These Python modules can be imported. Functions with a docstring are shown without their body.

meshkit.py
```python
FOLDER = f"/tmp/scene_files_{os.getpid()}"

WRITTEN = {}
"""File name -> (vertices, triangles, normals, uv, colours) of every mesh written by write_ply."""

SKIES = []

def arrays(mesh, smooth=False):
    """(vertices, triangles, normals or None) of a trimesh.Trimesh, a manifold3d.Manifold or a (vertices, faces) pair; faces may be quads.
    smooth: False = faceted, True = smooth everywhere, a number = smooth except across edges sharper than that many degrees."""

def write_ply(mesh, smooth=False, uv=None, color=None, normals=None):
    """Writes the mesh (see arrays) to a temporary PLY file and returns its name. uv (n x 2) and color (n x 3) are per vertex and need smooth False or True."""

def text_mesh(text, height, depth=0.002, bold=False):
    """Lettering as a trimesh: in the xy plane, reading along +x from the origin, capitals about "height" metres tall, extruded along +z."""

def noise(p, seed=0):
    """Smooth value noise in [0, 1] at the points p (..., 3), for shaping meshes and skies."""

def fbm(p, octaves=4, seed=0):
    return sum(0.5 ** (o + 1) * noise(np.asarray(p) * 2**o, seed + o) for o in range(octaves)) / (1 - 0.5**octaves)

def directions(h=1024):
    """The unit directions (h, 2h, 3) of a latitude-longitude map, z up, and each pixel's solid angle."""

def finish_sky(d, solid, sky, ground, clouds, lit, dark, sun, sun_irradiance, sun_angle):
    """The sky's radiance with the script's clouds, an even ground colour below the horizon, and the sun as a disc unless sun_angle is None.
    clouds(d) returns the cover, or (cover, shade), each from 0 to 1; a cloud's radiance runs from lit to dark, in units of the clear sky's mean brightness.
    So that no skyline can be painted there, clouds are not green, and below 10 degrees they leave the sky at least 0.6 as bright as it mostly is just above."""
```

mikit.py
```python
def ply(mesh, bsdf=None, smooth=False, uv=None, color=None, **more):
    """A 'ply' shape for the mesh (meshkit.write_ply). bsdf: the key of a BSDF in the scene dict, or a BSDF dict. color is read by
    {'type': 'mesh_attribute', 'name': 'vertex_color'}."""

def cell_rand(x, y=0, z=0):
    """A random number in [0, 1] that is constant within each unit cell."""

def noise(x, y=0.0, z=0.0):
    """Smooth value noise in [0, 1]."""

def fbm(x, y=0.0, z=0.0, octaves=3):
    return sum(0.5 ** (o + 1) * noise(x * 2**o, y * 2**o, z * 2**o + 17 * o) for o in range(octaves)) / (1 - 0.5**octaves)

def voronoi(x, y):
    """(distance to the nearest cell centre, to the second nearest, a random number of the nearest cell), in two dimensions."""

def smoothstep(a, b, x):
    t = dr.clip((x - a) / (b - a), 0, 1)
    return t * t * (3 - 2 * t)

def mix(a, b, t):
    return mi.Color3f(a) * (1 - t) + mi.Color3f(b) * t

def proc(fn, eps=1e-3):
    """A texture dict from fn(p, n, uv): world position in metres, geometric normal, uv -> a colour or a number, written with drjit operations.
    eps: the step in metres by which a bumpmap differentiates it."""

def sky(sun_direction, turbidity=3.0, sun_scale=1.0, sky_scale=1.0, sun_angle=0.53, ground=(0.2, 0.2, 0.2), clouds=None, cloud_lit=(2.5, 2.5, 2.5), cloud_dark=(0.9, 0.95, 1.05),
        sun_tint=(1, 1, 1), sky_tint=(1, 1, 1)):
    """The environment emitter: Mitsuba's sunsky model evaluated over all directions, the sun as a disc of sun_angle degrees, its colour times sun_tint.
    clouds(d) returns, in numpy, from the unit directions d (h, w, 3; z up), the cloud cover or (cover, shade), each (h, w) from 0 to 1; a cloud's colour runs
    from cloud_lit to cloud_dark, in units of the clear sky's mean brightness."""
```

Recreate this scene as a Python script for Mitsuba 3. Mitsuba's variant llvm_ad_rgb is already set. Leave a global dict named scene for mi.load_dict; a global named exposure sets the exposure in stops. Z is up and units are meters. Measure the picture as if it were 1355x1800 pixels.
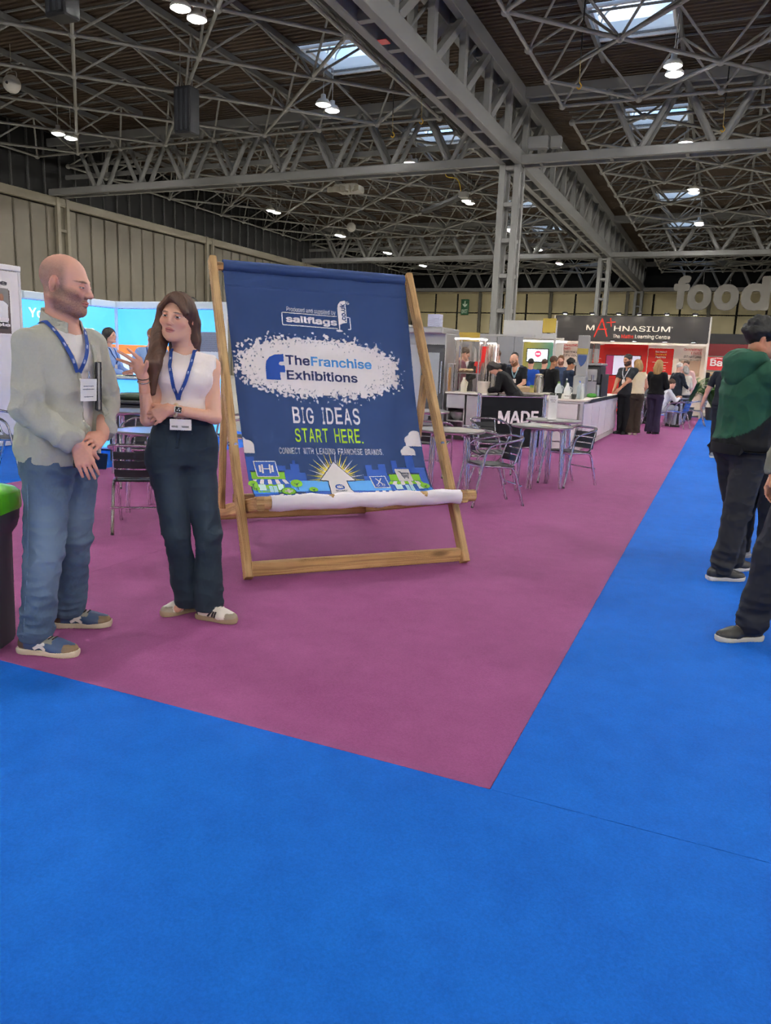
import math, random, numpy as np, trimesh, mitsuba as mi, mikit, meshkit
import drjit as dr
from shapely import affinity, ops as sops
from shapely.geometry import Polygon, MultiPolygon, Point, LineString, box as sbox
T = mi.ScalarTransform4f
rng = np.random.default_rng(7)
scene, labels = {}, {}

# ------------------------------------------------------------------ camera, sky, sun, exposure
exposure = 1.25
CAM = np.array([0.0, 0.0, 1.40])
FWD = np.array([-0.3890653, 0.9002858, -0.1952272])
UP = np.array([-0.1126281, 0.1638478, 0.9800351])
scene['camera'] = {'type': 'perspective', 'fov': 54.06, 'fov_axis': 'x', 'near_clip': 0.05, 'far_clip': 400.0,
                   'to_world': T().look_at(origin=CAM.tolist(), target=(CAM + FWD).tolist(), up=UP.tolist())}
def clouds(d):
    n = meshkit.fbm(d * [3, 3, 6], 4, 3)
    return np.clip((n - 0.52) * 5, 0, 0.75)
scene['sky'] = mikit.sky((-0.9, 0.12, 0.40), turbidity=3.0, sun_scale=0.5, sky_scale=5.5, sky_tint=(0.82, 0.95, 1.15), clouds=clouds)
LAMP_POWER = 245.0

# ------------------------------------------------------------------ colour and materials
def C(h):
    h = h.lstrip('#')
    c = np.array([int(h[i:i + 2], 16) for i in (0, 2, 4)]) / 255.0
    return np.where(c < 0.04045, c / 12.92, ((c + 0.055) / 1.055) ** 2.4)
VC = {'type': 'mesh_attribute', 'name': 'vertex_color'}
def unpack(p, n, uv):
    r = dr.floor(uv.x)
    return mi.Color3f(r / 1023.0, uv.x - r, uv.y)
PK = mikit.proc(unpack)                      # one plain colour per mesh, carried in its uv, so that alike materials stay one
def pack(c, n):
    c = np.clip(c, 0.003, 0.997); return np.tile([math.floor(c[0] * 1023) + c[1], c[2]], (n, 1))
def two(d): return {'type': 'twosided', 'bsdf': d}
def vc(name, rough, spec=0.4, **kw):
    scene[name] = two({'type': 'principled', 'base_color': PK, 'roughness': rough, 'specular': spec, **kw})
    scene[name + '_vary'] = two({'type': 'principled', 'base_color': VC, 'roughness': rough, 'specular': spec, **kw})
vc('matte', 0.85, 0.25); vc('satin', 0.5, 0.4); vc('gloss', 0.22, 0.5); vc('skin', 0.48, 0.4); vc('hair', 0.55, 0.4)
vc('cloth', 0.9, 0.2, sheen=0.3)
scene['chrome'] = two({'type': 'roughconductor', 'material': 'Al', 'alpha': 0.10, 'specular_reflectance': {'type': 'rgb', 'value': [0.97, 0.97, 0.98]}})
scene['steel'] = two({'type': 'principled', 'base_color': {'type': 'rgb', 'value': [0.5, 0.5, 0.5]}, 'metallic': 0.9, 'roughness': 0.38})
scene['pane'] = {'type': 'thindielectric', 'int_ior': 1.5}
def wood_fn(p, n, uv):
    u, v = uv.x, uv.y
    w = mikit.noise(u * 1.3, v * 9, 3.0) * 0.05 + mikit.noise(u * 5, v * 25, 8.0) * 0.012
    kd, _, kr = mikit.voronoi(u * 1.6, v * 5.0)
    knot = mikit.smoothstep(0.16, 0.03, kd) * mikit.smoothstep(0.55, 0.6, kr)
    g = mikit.noise(u * 2.5, (v + w + knot * 0.01) * 240, 1.0)
    g2 = mikit.noise(u * 8, (v + w) * 620, 5.0)
    blot = mikit.fbm(u * 3, v * 12, 2.0)
    c = mikit.mix((0.40, 0.24, 0.10), (0.21, 0.115, 0.045), mikit.smoothstep(0.3, 0.85, g) * 0.75 + g2 * 0.15)
    c = mikit.mix(c, (0.52, 0.35, 0.17), mikit.smoothstep(0.5, 0.75, blot) * 0.6)
    return mikit.mix(c, (0.10, 0.05, 0.02), knot * 0.8)
scene['wood'] = two({'type': 'principled', 'base_color': mikit.proc(wood_fn), 'roughness': 0.62, 'specular': 0.35})
def carpet(col_a, col_b):
    def f(p, n, uv):
        t = mikit.noise(p.x * 420, p.y * 420) * 0.5 + mikit.noise(p.x * 170, p.y * 170, 4.0) * 0.5
        m = mikit.fbm(p.x * 1.3, p.y * 1.3, 9.0)
        b = mikit.noise(p.x * 14, p.y * 14, 2.0)
        return mikit.mix(col_a, col_b, dr.clip(t * 0.7 + m * 0.5 + b * 0.25 - 0.25, 0, 1))
    return f
def pile(p, n, uv):
    return (mikit.noise(p.x * 300, p.y * 300) + mikit.noise(p.x * 130, p.y * 130, 5.0) * 1.3) * 0.0011
for nm, a, b in (('felt_blue', (0.0028, 0.062, 0.325), (0.0058, 0.104, 0.46)), ('felt_purple', (0.145, 0.036, 0.106), (0.212, 0.06, 0.162))):
    scene[nm] = two({'type': 'bumpmap', 'arbitrary': mikit.proc(pile, eps=0.0008), 'scale': 1.0,
                     'bsdf': {'type': 'principled', 'base_color': mikit.proc(carpet(a, b)), 'roughness': 0.95, 'specular': 0.15, 'sheen': 0.25}})
def deck_fn(p, n, uv):
    r = mikit.cell_rand(p.x * 0.19 + 40, p.y * 0.76 + 10)
    return mikit.mix((0.040, 0.027, 0.018), (0.068, 0.046, 0.031), r * 0.7 + 0.3 * mikit.fbm(p.x, p.y * 3))
scene['deck_brown'] = two({'type': 'principled', 'base_color': mikit.proc(deck_fn), 'roughness': 0.7, 'specular': 0.3})

# ------------------------------------------------------------------ mesh helpers
def unit(v): v = np.asarray(v, float); return v / np.linalg.norm(v)
def cat(*ms):
    ms = [m for m in ms if m is not None]
    return trimesh.util.concatenate(ms) if len(ms) > 1 else ms[0]
def mesh(v, f): return trimesh.Trimesh(np.asarray(v, float), np.asarray(f, int), process=False)
_bx = {}
def box(c, s, b=0.0, rz=0.0):
    """chamfered box, centre c, full size s"""
    s = np.asarray(s, float)
    if b <= 0:
        m = trimesh.creation.box(s)
        m = mesh(m.vertices, m.faces)
    else:
        h = s / 2; b = min(b, h.min() * 0.6)
        pts = []
        for sx in (-1, 1):
            for sy in (-1, 1):
                for sz in (-1, 1):
                    for k in range(3):
                        q = h - b; q[k] = h[k]
                        pts.append(q * [sx, sy, sz])
        m = trimesh.convex.convex_hull(np.array(pts)) if 0 else _hullbox(np.array(pts))
    v = m.vertices
    if rz: v = v @ np.array([[math.cos(rz), math.sin(rz), 0], [-math.sin(rz), math.cos(rz), 0], [0, 0, 1]])
    return mesh(v + np.asarray(c, float), m.faces)
_hf = []
def _hullbox(pts):
    if not _hf:
        ref = []
        for sx in (-1, 1):
            for sy in (-1, 1):
                for sz in (-1, 1):
                    for k in range(3):
                        q = np.array([0.8, 0.8, 0.8]); q[k] = 1; ref.append(q * [sx, sy, sz])
        from scipy.spatial import ConvexHull
        ref = np.array(ref); h = ConvexHull(ref); f = []
        for s, e in zip(h.simplices, h.equations):
            a, b_, c_ = ref[s]
            f.append(s if np.dot(np.cross(b_ - a, c_ - a), e[:3]) > 0 else s[::-1])
        _hf.append(np.array(f))
    return mesh(pts, _hf[0])
def frame_of(d, up=(0, 0, 1)):
    d = unit(d); up = np.asarray(up, float)
    if abs(d @ up) > 0.98: up = np.array([1.0, 0, 0]) if abs(d[0]) < 0.9 else np.array([0, 1.0, 0])
    a = unit(np.cross(d, up)); b = np.cross(a, d)
    return d, a, b
def beam(p, q, w, h, b=0.0, up=(0, 0, 1)):
    """rectangular bar p->q: w across, h along up"""
    p, q = np.asarray(p, float), np.asarray(q, float)
    d, a, u = frame_of(q - p, up)
    m = box((0, 0, 0), (np.linalg.norm(q - p), w, h), b)
    return mesh(m.vertices @ np.array([d, a, u]) + (p + q) / 2, m.faces)
def board(p, q, w, h, up=(0, 0, 1), ch=0.006, seed=0):
    """timber: chamfered section swept p->q, uv in metres along and around; returns (mesh, uv)"""
    p, q = np.asarray(p, float), np.asarray(q, float)
    d, a, u = frame_of(q - p, up); L = np.linalg.norm(q - p)
    hw, hh = w / 2, h / 2
    prof = np.array([(-hw + ch, -hh), (hw - ch, -hh), (hw, -hh + ch), (hw, hh - ch), (hw - ch, hh), (-hw + ch, hh), (-hw, hh - ch), (-hw, -hh + ch)])
    V, F, UV = [], [], []
    n = len(prof); per = 0.0
    for i in range(n):
        x, y = prof[i], prof[(i + 1) % n]; e = np.linalg.norm(y - x)
        k = len(V)
        for s, pr, pv in ((0, x, per), (L, x, per), (L, y, per + e), (0, y, per + e)):
            V.append(p + d * s + a * pr[0] + u * pr[1]); UV.append((s + seed * 3.7, pv + seed * 1.3))
        F += [(k, k + 1, k + 2), (k, k + 2, k + 3)]; per += e
    for s, flip in ((0, 1), (L, 0)):
        k = len(V)
        for pr in prof: V.append(p + d * s + a * pr[0] + u * pr[1]); UV.append((pr[0] * 0.4 + seed, pr[1] + seed))
        for i in range(1, n - 1): F.append((k, k + i, k + i + 1) if flip == 0 else (k, k + i + 1, k + i))
    F = [f[::-1] for f in F] if np.dot(np.cross(a, u), d) < 0 else F
    return mesh(V, F), np.array(UV)
def tube(pts, r, sides=10, cap=True):
    """round tube along a polyline, r a number or one per point"""
    p = np.asarray(pts, float); n = len(p); r = np.broadcast_to(np.asarray(r, float), (n,))
    t = np.gradient(p, axis=0) if n > 2 else np.repeat((p[1] - p[0])[None], 2, 0)
    t /= np.linalg.norm(t, axis=1, keepdims=True) + 1e-12
    a = np.zeros_like(p); a[0] = frame_of(t[0])[1]
    for i in range(1, n):
        a[i] = unit(a[i - 1] - t[i] * (a[i - 1] @ t[i]))
    b = np.cross(t, a); g = np.arange(sides) * 2 * np.pi / sides
    ring = np.cos(g)[None, :, None] * a[:, None] + np.sin(g)[None, :, None] * b[:, None]
    V = (p[:, None] + ring * r[:, None, None]).reshape(-1, 3)
    i, j = np.meshgrid(np.arange(n - 1), np.arange(sides), indexing='ij')
    q = np.stack([i * sides + j, i * sides + (j + 1) % sides, (i + 1) * sides + (j + 1) % sides, (i + 1) * sides + j], -1).reshape(-1, 4)
    F = np.vstack([q[:, [0, 1, 2]], q[:, [0, 2, 3]]])
    if cap:
        k = len(V); V = np.vstack([V, V[:sides], V[-sides:]])
        s = np.arange(1, sides - 1)
        F = np.vstack([F, np.stack([k + 0 * s, k + s + 1, k + s], 1), np.stack([k + sides + 0 * s, k + sides + s, k + sides + s + 1], 1)])
    return mesh(V, F)
def bend(pts, rad, n=6):
    """round the corners of a polyline"""
    p = [np.asarray(x, float) for x in pts]; out = [p[0]]
    for i in range(1, len(p) - 1):
        a, b, c = p[i - 1], p[i], p[i + 1]
        r = min(rad, np.linalg.norm(a - b) * 0.48, np.linalg.norm(c - b) * 0.48)
        s, e = b + unit(a - b) * r, b + unit(c - b) * r
        for t in np.linspace(0, 1, n): out.append((1 - t) ** 2 * s + 2 * t * (1 - t) * b + t * t * e)
    out.append(p[-1]); return np.array(out)
def lathe(prof, c=(0, 0, 0), sides=24):
    """profile [(r, z)] turned about z; hard caps from r = 0 points"""
    pr = np.array(prof, float); g = np.arange(sides) * 2 * np.pi / sides
    V = np.stack([pr[:, :1] * np.cos(g), pr[:, :1] * np.sin(g), np.repeat(pr[:, 1:], sides, 1)], -1).reshape(-1, 3)
    i, j = np.meshgrid(np.arange(len(pr) - 1), np.arange(sides), indexing='ij')
    q = np.stack([i * sides + j, i * sides + (j + 1) % sides, (i + 1) * sides + (j + 1) % sides, (i + 1) * sides + j], -1).reshape(-1, 4)
    return mesh(V + np.asarray(c, float), np.vstack([q[:, [0, 1, 2]], q[:, [0, 2, 3]]]))
def rsq(w, d, r, n=6):
    return sbox(-w / 2 + r, -d / 2 + r, w / 2 - r, d / 2 - r).buffer(r, n)
def loft(rings, cap=True):
    n = len(rings[0]); V = np.vstack(rings); m = len(rings)
    i, j = np.meshgrid(np.arange(m - 1), np.arange(n), indexing='ij')
    q = np.stack([i * n + j, i * n + (j + 1) % n, (i + 1) * n + (j + 1) % n, (i + 1) * n + j], -1).reshape(-1, 4)
    F = np.vstack([q[:, [0, 1, 2]], q[:, [0, 2, 3]]])
    if cap:
        for b in (0, m - 1):
            c = len(V); V = np.vstack([V, rings[b].mean(0)])
            jj = np.arange(n); t = np.stack([0 * jj + c, b * n + jj, b * n + (jj + 1) % n], 1); F = np.vstack([F, t if b else t[:, ::-1]])
    return mesh(V, F)
def ring(poly, z, n=48):
    e = poly.exterior; return np.array([(*e.interpolate(t, normalized=True).coords[0], z) for t in np.linspace(0, 1, n, endpoint=False)])
def xf(m, M=None, t=(0, 0, 0), rz=0.0):
    v = m.vertices
    if M is not None: v = v @ np.asarray(M).T
    if rz:
        c, s = math.cos(rz), math.sin(rz); v = v @ np.array([[c, s, 0], [-s, c, 0], [0, 0, 1]])
    return mesh(v + np.asarray(t, float), m.faces)
def extrude(poly, depth):
    gs = [g for g in getattr(poly, 'geoms', [poly]) if g.geom_type == 'Polygon' and g.area > 1e-9]
    ms = [trimesh.creation.extrude_polygon(g, depth, engine='earcut') for g in gs]
    m = cat(*ms); return mesh(m.vertices, m.faces)
def smooth_split(m, ang):
    m = trimesh.graph.smooth_shade(m, angle=np.radians(ang), facet_minarea=None)
    return mesh(m.vertices, m.faces)

# ------------------------------------------------------------------ naming
_used = {}
def fresh(name):
    k = _used.get(name, -1) + 1; _used[name] = k
    return name if k == 0 else f'{name}_{k:03d}'
def tag(key, label=None, cat=None, group=None, kind=None):
    d = labels.setdefault(key, {})
    for a, b in (('label', label), ('category', cat), ('group', group), ('kind', kind)):
        if b: d[a] = b
def thing(name, label, cat, group=None, kind=None):
    key = fresh(name); tag(key, label, cat, group, kind); return key
PLY = {}
def put(key, m, mat, color=None, smooth=False, uv=None, M=None, **kw):
    """add one entry; color: one linear rgb or one per vertex"""
    if hasattr(m, 'to_mesh'):
        q = m.to_mesh(); m = mesh(q.vert_properties[:, :3], q.tri_verts)
    if color is not None:
        color = np.asarray(color, float)
        if isinstance(smooth, (int, float)) and not isinstance(smooth, bool) and color.ndim == 1:
            m = smooth_split(m, smooth); smooth = True
        if color.ndim == 1: uv, color = pack(color, len(m.vertices)), None
        else: mat += '_vary'
    d = mikit.ply(m, mat, smooth=smooth, uv=uv, color=color, **kw)
    if M is not None: d['to_world'] = M
    scene[key] = d
    return key
def part(parent, name, m, mat, color=None, smooth=False, label=None, uv=None, kind=None, **kw):
    key = put(fresh(parent + '__' + name), m, mat, color, smooth, uv, **kw)
    if label or kind: tag(key, label, kind=kind)
    return key
def struct(name, m, mat, color=None, smooth=False, label=None, cat=None, **kw):
    key = put(fresh(name), m, mat, color, smooth, **kw); tag(key, label, cat, kind='structure'); return key
EMIT = lambda c, s: {'type': 'area', 'radiance': {'type': 'rgb', 'value': (np.asarray(c, float) * s).tolist()}}

# lettering as flat polygons (from the lettering helper's own outline)
_txt = {}
def glyphs(text, height, weight=0.0, condense=1.0, slant=0.0):
    """shapely outline of the text, capitals `height` tall; weight thickens strokes by that share of the height"""
    k = (text, weight)
    if k not in _txt:
        m = meshkit.text_mesh(text, 1.0, depth=0.1)
        v, f = np.asarray(m.vertices), np.asarray(m.faces)
        low = np.all(np.abs(v[f][:, :, 2]) < 1e-6, axis=1)
        P = sops.unary_union([Polygon(t[:, :2]).buffer(0.002, join_style=2) for t in v[f[low]] if abs(np.cross(t[1, :2] - t[0, :2], t[2, :2] - t[0, :2])) > 1e-9])
        if weight: P = P.buffer(weight)
        _txt[k] = P.simplify(0.006)
    return affinity.affine_transform(_txt[k], [height * condense, height * slant, 0, height, 0, 0])
def fit(poly, x0, y0, x1=None, height=None, anchor='l'):
    """move a polygon so its box starts at x0, y0 (optionally stretched to reach x1)"""
    a, b, c, d = poly.bounds
    sx = (x1 - x0) / (c - a) if x1 is not None else 1.0
    sy = height / (d - b) if height is not None else 1.0
    p = affinity.affine_transform(poly, [sx, 0, 0, sy, -a * sx, -b * sy])
    w = (c - a) * sx
    return affinity.translate(p, x0 - (w / 2 if anchor == 'c' else w if anchor == 'r' else 0), y0)
def on_plane(m, origin, ex, ey):
    """take a mesh drawn in xy (z outwards) to a plane in the hall"""
    ex, ey = unit(ex), unit(ey)
    return mesh(m.vertices @ np.array([ex, ey, np.cross(ex, ey)]) + np.asarray(origin, float), m.faces)
# ================================================================== THE HALL
GREY = C('#6e6e6c'); TUBEW = C('#7f7e79'); DARKM = C('#17181b'); BEIGE = C('#756f60')
X_W, Y_B, X_E, Y_S, Z_R = -32.3, 80.0, 44.0, -40.0, 12.1
GX0, GX1 = -8.83, -8.0                      # the two planes of the long girder
BEAMS = [4.7, 30.2, 55.7]
# floor: bare hall floor with the two carpets on it
struct('floor', box((5.8, 20, -0.05), (76.8, 120.8, 0.09)), 'matte', C('#8a8780'), label='grey hall floor under the carpets', cat='floor')
CX, CY = -0.565, 2.283                      # the corner where purple meets blue
def slab(x0, x1, y0, y1, z=0.0):
    return box(((x0 + x1) / 2, (y0 + y1) / 2, z - 0.002), (x1 - x0, y1 - y0, 0.004))
k = thing('carpet', 'purple felt carpet strip, large, under the deckchair and cafe tables', 'carpet', kind='structure')
part(k, 'strip', slab(-3.58, CX, CY, 26.6), 'felt_purple'); part(k, 'strip', slab(-6.75, -3.583, CY, 26.6), 'felt_purple')
k = thing('carpet', 'bright blue felt carpet covering the foreground and the aisle on the right', 'carpet', kind='structure')
part(k, 'strip', slab(-6.75, 6.5, -2.5, CY - 0.002), 'felt_blue', label='foreground strip')
part(k, 'strip', slab(CX + 0.002, 3.6, CY, 27.5), 'felt_blue', label='aisle strip')
part(k, 'strip', slab(3.602, 6.5, CY, 27.5), 'felt_blue')
part(k, 'strip', slab(-2.6, CX, 26.702, 27.5), 'felt_blue')
part(k, 'strip', slab(-9.6, -6.753, -2.5, 12), 'felt_blue')

# left wall: tall ribbed cladding planks, a rail, a dark glazed band with mullions
wl = fresh('wall_left'); put(wl, box((X_W - 0.35, 20, 6), (0.3, 120.8, 12.4)), 'matte', C('#3c3a35')); tag(wl, 'tall beige clad side wall of the hall', 'wall', kind='structure')
cl = [C('#666054'), C('#625c50'), C('#6a6458')]
y = 22.0; i = 0
plank_m = {}
while y < 79.5:
    w = 1.0
    mm = cat(box((X_W - 0.1, y + 0.5, 4.25), (0.16, 0.84, 8.5), 0.03), box((X_W - 0.15, y + 0.98, 4.25), (0.1, 0.12, 8.5)))
    part(wl, 'cladding_plank', mm, 'satin', cl[i % 3] * (0.92 + 0.12 * rng.random())); y += w; i += 1
part(wl, 'rail', box((X_W + 0.02, 50, 8.78), (0.3, 60, 0.42), 0.02), 'satin', BEIGE * 1.1)
part(wl, 'clerestory_band', box((X_W - 0.12, 50, 10.5), (0.1, 60, 3.0)), 'matte', C('#050506'))
for q in np.arange(21.0, 79.5, 1.0):
    part(wl, 'mullion', box((X_W - 0.02, q, 10.5), (0.1, 0.07, 3.0)), 'matte', C('#383836'))
def ladder_post(name, x, y, z1, label, w=0.83, col=GREY, dx=0.22, step=1.3, along='x', depth=0.83):
    """lattice column of box posts and rungs"""
    key = thing(name, label, 'column', kind='structure')
    offs = [(-w / 2, -depth / 2), (w / 2, -depth / 2), (-w / 2, depth / 2), (w / 2, depth / 2)] if depth else [(-w / 2, 0), (w / 2, 0)]
    for a, b in offs:
        cx, cy = (x + a, y + b) if along == 'x' else (x + b, y + a)
        part(key, 'post', box((cx, cy, z1 / 2), (dx, dx, z1), 0.012), 'satin', col)
    zz = 0.9
    while zz < z1:
        if depth:
            for b in (-depth / 2, depth / 2): part(key, 'rung', box((x, y + b, zz), (w - dx, dx * 0.8, 0.16), 0.01), 'satin', col)
            for a in (-w / 2, w / 2): part(key, 'rung', box((x + a, y, zz), (dx * 0.8, depth - dx, 0.16), 0.01), 'satin', col)
        else:
            s = (w - dx, dx * 0.6, 0.14)
            part(key, 'rung', box((x, y, zz), s if along == 'x' else (s[1], s[0], s[2]), 0.01), 'satin', col)
        zz += step
    return key
for i, q in enumerate((30.9, 43.3, 55.9, 68.4)):
    kk = ladder_post('wall_column', X_W + 0.15, q, 9.0, ['beige ladder post on the left wall behind the bald man, nearest', 'beige ladder post on the left wall just left of the deckchair top', 'beige ladder post on the left wall hidden mostly by the deckchair', 'beige ladder post farthest along the left wall'][i], w=0.62, col=BEIGE * 1.05, dx=0.2, along='y', depth=0)
    part(kk, 'web', box((X_W - 0.02, q, 4.5), (0.06, 0.5, 9.0)), 'satin', BEIGE * 0.85)

# back wall: framed panels, rails, dark band
wb = fresh('wall_back'); put(wb, box((5.8, Y_B + 0.35, 6), (76.8, 0.3, 12.4)), 'matte', C('#25241f')); tag(wb, 'far end wall of the hall with pale panels in dark frames', 'wall', kind='structure')
pc = [C('#a89d78'), C('#a39874'), C('#ada27e'), C('#9b916d')]
i = 0
for xa in np.arange(-32.0, 18.5, 2.5):
    for za, hh in ((0.05, 2.3), (2.45, 1.75), (4.75, 2.05), (6.9, 1.95)):
        part(wb, 'panel', box((xa + 1.19, Y_B, za + hh / 2), (2.32, 0.12, hh), 0.03), 'satin', pc[(i * 7) % 4] * (0.93 + 0.14 * rng.random())); i += 1
for za in (4.35, 4.62, 8.95):
    part(wb, 'rail', box((-6.6, Y_B - 0.12, za), (51.4, 0.2, 0.14 if za < 8 else 0.3), 0.02), 'satin', C('#8f8668'))
for xa in np.arange(-32.0, 18.6, 7.5):
    part(wb, 'post', box((xa, Y_B - 0.15, 4.5), (0.3, 0.3, 9.0), 0.02), 'satin', C('#3f3b2e'))
part(wb, 'dark_band', box((-6.6, Y_B + 0.1, 10.6), (51.4, 0.1, 3.0)), 'matte', C('#0c0c0d'))
for nm, m in (('wall_right', box((X_E + 0.15, 20, 6), (0.3, 120.8, 12.4))), ('wall_front', box((5.8, Y_S - 0.15, 6), (76.8, 0.3, 12.4)))):
    struct(nm, m, 'matte', C('#8d8672'), label='beige hall wall outside the view', cat='wall')

# roof deck: real corrugation, open where the skylights are
U = 2.615
SKX = [(-5.1, -2.5), (-14.95, -12.35)]
SKY_Y = [(9.85, 12.45), (25.35, 27.95), (35.25, 37.85), (50.9, 53.5), (61.0, 63.6), (76.2, 78.8)]
V, F = [], []
def quad(a, b, c, d):
    k = len(V); V.extend([a, b, c, d]); F.extend([(k, k + 1, k + 2), (k, k + 2, k + 3)])
P_ = 0.26
yy = Y_S
while yy < Y_B + 0.3:
    segs = [(X_W - 0.4, X_E)]
    if any(a - 0.02 < yy + P_ / 2 < b + 0.02 for a, b in SKY_Y):
        segs = []; x0 = X_W - 0.4
        for a, b in sorted(SKX): segs.append((x0, a)); x0 = b
        segs.append((x0, X_E))
    ys = (yy, yy + 0.10, yy + 0.13, yy + 0.23, yy + 0.26); zs = (0, 0, 0.05, 0.05, 0)
    for a, b in segs:
        for s in range(4): quad((a, ys[s], Z_R + zs[s]), (b, ys[s], Z_R + zs[s]), (b, ys[s + 1], Z_R + zs[s + 1]), (a, ys[s + 1], Z_R + zs[s + 1]))
    yy += P_
cg = fresh('ceiling'); put(cg, mesh(V, F), 'deck_brown'); tag(cg, 'dark brown corrugated metal roof deck', 'ceiling', kind='structure')

# skylights: upstand frame, arched ribs, curved panes of clear glazing
def skylight(x0, x1, y0, y1, label):
    key = thing('skylight', label, 'skylight', 'skylights along the long girder', kind='structure')
    cx, cy, w, l = (x0 + x1) / 2, (y0 + y1) / 2, x1 - x0, y1 - y0
    fw = C('#e4e4e0')
    for s in (-1, 1):
        part(key, 'upstand', cat(box((cx + s * (w / 2 - 0.04), cy, Z_R + 0.2), (0.08, l, 0.55)), box((cx + s * (w / 2 - 0.12), cy, Z_R + 0.1), (0.1, l - 0.2, 0.1))), 'satin', fw)
        part(key, 'upstand', cat(box((cx, cy + s * (l / 2 - 0.04), Z_R + 0.2), (w, 0.08, 0.55)), box((cx, cy + s * (l / 2 - 0.12), Z_R + 0.1), (w - 0.2, 0.1, 0.1))), 'satin', fw)
    arc = [(cx - math.cos(t) * (w / 2 - 0.1), Z_R + 0.47 + math.sin(t) * 0.62) for t in np.linspace(0, math.pi, 13)]
    for q in np.linspace(y0 + 0.08, y1 - 0.08, 5):
        part(key, 'rib', tube([(a, q, b) for a, b in arc], 0.032, 6), 'satin', fw * 0.55, smooth=True)
    Vp, Fp = [], []
    for i, (a, b) in enumerate(arc):
        Vp += [(a, y0 + 0.08, b), (a, y1 - 0.08, b)]
        if i: Fp += [(2 * i - 2, 2 * i - 1, 2 * i + 1), (2 * i - 2, 2 * i + 1, 2 * i)]
    part(key, 'glazing', mesh(Vp, Fp), 'pane')
    n = len(arc)
    for q in (y0 + 0.08, y1 - 0.08):
        k0 = mesh([(cx, q, Z_R + 0.47)] + [(a, q, b) for a, b in arc], [(0, i + 1, i + 2) for i in range(n - 1)])
        part(key, 'glazing', k0, 'pane')
for a, b in SKX:
    for c, d in SKY_Y:
        if c < 10 and a > 0: continue
        side = 'right of the long girder' if a == -5.1 else 'left of the long girder' if a < 0 else 'far right'
        skylight(a, b, c, d, f'arched roof skylight {side}')

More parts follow.
